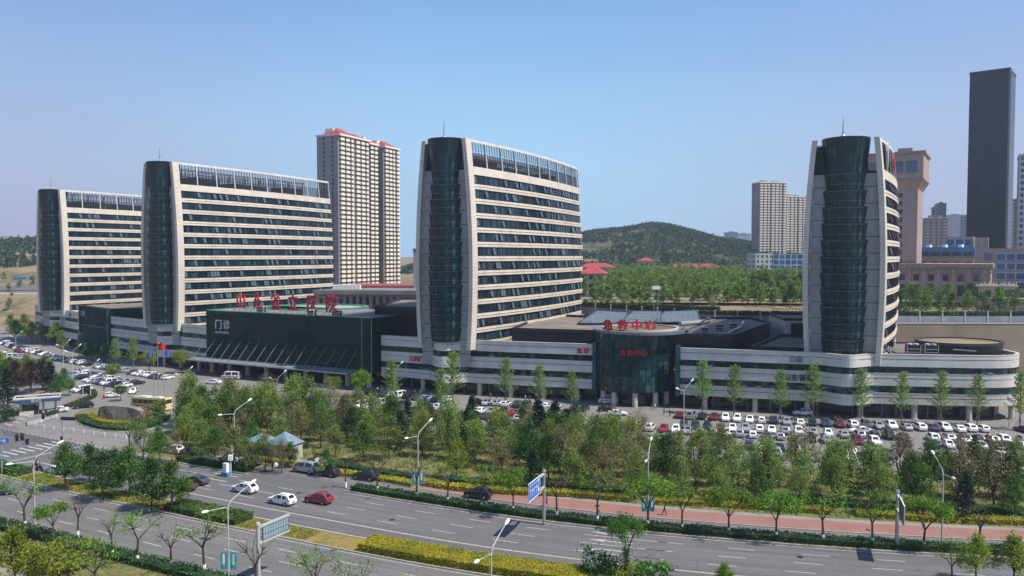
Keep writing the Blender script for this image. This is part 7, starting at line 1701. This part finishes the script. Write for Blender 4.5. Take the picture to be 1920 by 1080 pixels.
for d, k in ((-.9, 0), (.9, 3)):
    for i in range(len(outl) - 1): bd.face([bp(i, d, k), bp(i + 1, d, k), (bp(i + 1, d, k)[0] * .95, d - .12 * (1 if d < 0 else -1), 0), (bp(i, d, k)[0] * .95, d - .12 * (1 if d < 0 else -1), 0)])
T = thing('boulder', 'long rough grey brown landscape boulder on the roundabout island', 'boulder', (x, y, .1), R(-12)); bd.build('rock', M['rock'] if 'rock' in M else M['earth'], T)
for (px, py, kd, s) in ((205, 786, 'shrub', 1.0), (272, 790, 'shrub', 1.3), (292, 775, 'shrub', 1.5)):
    x, y = G(px, py); tree(kd, x, y, .1, {205: 'small shrub left of the boulder', 272: 'bronze shrub right of the boulder', 292: 'larger shrub between boulder and coach'}[px], cat='bush', name='bush', s=s, leaf='brown' if px == 272 else None)
x, y = G(128, 788); o = MB().box((x, y, .4), (3.6, .5, .75), R(-8)).build('planter_box', M['tyre']); tag(o, 'low black planter barrier at the tip of the island', 'barrier')
# small toilet building in the garden
T = thing('toilet_building', 'small pale building with blue pitched roofs hidden in the garden trees', 'small building', (toilet.x, toilet.y + 1, .1), R(-22)); T.scale = (.8, .8, .95); MB().prism([(-8, -2.4), (5, -2.4), (5, 2.4), (-8, 2.4)], 0, 3.2).build('wall', M['greenwall'] if 'greenwall' in M else M['cream'], T)
mb = MB()
for (a, b, hh) in ((-8.4, -1.8, 1.3), (-1.8, 5.4, 2.2)):
    m_ = (a + b) / 2; mb.face([(a, -2.8, 3.2), (b, -2.8, 3.2), (m_, -.3, 3.2 + hh)]); mb.face([(b, -2.8, 3.2), (b, 2.8, 3.2), (m_, .3, 3.2 + hh), (m_, -.3, 3.2 + hh)]); mb.face([(b, 2.8, 3.2), (a, 2.8, 3.2), (m_, .3, 3.2 + hh)]); mb.face([(a, 2.8, 3.2), (a, -2.8, 3.2), (m_, -.3, 3.2 + hh), (m_, .3, 3.2 + hh)])
mb.build('roof', M['blueroof'] if 'blueroof' in M else M['bluepanel'], T); windows(T, [(-6.6, -2.43, 1.9), (4.0, -2.43, 1.9)], M['carglass'], .9, 1.2, 0, dep=.06); MB().box((-2.5, -2.43, 1.2), (5.5, .08, 1.9)).build('doorway_row', M['greendoor'] if 'greendoor' in M else M['concrete'], T)
p0 = G(572, 903); sheet('garden_path', [G(534, 880), G(556, 886), G(590, 868), G(560, 862)], .125, M['pave'])
x, y = G(600, 880); T = thing('stone_lump', 'pale rough landscaping stone right of the small building', 'stone', (x, y, .1)); mb = MB(); mb.tube([(0, 0, 0), (.1, 0, .9), (0, .1, 1.7), (.2, 0, 2.1)], [1.3, 1.5, 1.0, .3], 7); mb.build('stone', M['cream'], T)
place('van', 'white', *G(549, 887), R(70), 'small white van parked beside the little blue roofed building', z=.14, detail=True, s=.8, cat='van') if False else None
x, y = G(424, 893); T = thing('kiosk', 'white and blue utility kiosk at the end of the short hedge', 'kiosk', (x, y, .1), R(-25)); T.scale = (.75, .75, .75); MB().box((0, 0, 1.5), (1.1, .9, 3.0)).build('cabinet', M['white'], T); MB().box((0, 0, .45), (1.9, 1.3, .9)).build('base', M['bluepanel'], T)
x, y = G(433, 892); o = MB().bar((x, y, 0), (x, y, 3.6), .14).box((x, y - .1, 3.2), (.7, .5, .9)).build('camera_post', M['white']); tag(o, 'white camera post beside the utility kiosk', 'post')
# little white bollards and fence on the plaza before the hall
for i in range(14):
    x, y = G(395 + i * 14, 735 - (i % 3) * 4 + i * 1.1); o = MB().tube([(0, 0, 0), (0, 0, .75), (0, 0, .8)], [.12, .1, .02], 8).build('bollard', M['white'], loc=(x, y, .03)); tag(o, f'small white plaza bollard, {nth(i+1)} from the left before the entrance hall', 'bollard', 'small white bollards on the plaza')
fcv = Cv([G(*p) for p in ((553, 720), (590, 725), (630, 731))]); T = thing('railing', 'pale green low railing before the right half of the entrance hall', 'railing'); mb = MB()
for i in range(18): a = fcv.p(i * fcv.L / 17); mb.bar((*a, 0), (*a, 1.1), .1)
for z in (.3, .7, 1.05): mb.bar((*fcv.p(0), z), (*fcv.p(fcv.L), z), .08)
mb.build('rails', M['chalk'], T)

# ================= haze =================
hm_ = bpy.data.materials.new('haze'); hm_.use_nodes = True; hn = hm_.node_tree; hn.nodes.clear(); pv = hn.nodes.new('ShaderNodeVolumePrincipled'); om = hn.nodes.new('ShaderNodeOutputMaterial'); hn.links.new(pv.outputs[0], om.inputs['Volume'])
pv.inputs['Color'].default_value = (.80, .88, 1, 1); pv.inputs['Density'].default_value = HAZE; pv.inputs['Anisotropy'].default_value = .3
if HAZE > 0:
    hb = MB().box((0, 700, 80.5), (2600, 1700, 173)).build('haze', hm_); hb['kind'] = 'stuff'; hb['label'] = 'thin pale haze in the air'

for i, (px, py) in enumerate(((735, 975), (905, 958), (1310, 1003), (560, 925), (1500, 1045), (380, 1010), (1120, 950))):
    x, y = G(px, py); o = MB().tube([(0, 0, 0), (0, 0, .012)], .42, 16).build('manhole_cover', M['dark'], loc=(x, y, .125 if i == 6 else .034)); tag(o, ['dark manhole cover mid lane of the main road below the blue sign shadow', 'dark manhole cover in the far lane near the black SUV on the pavement', 'dark manhole cover in the main road at right of the road arrows', 'dark manhole cover in the main road beside the moving white SUVs', 'dark manhole cover in the main road near the right sign shadow', 'dark manhole cover in the near road left of the lattice backed sign', 'dark manhole cover on the red pavement'][i], 'manhole cover', 'manhole covers')
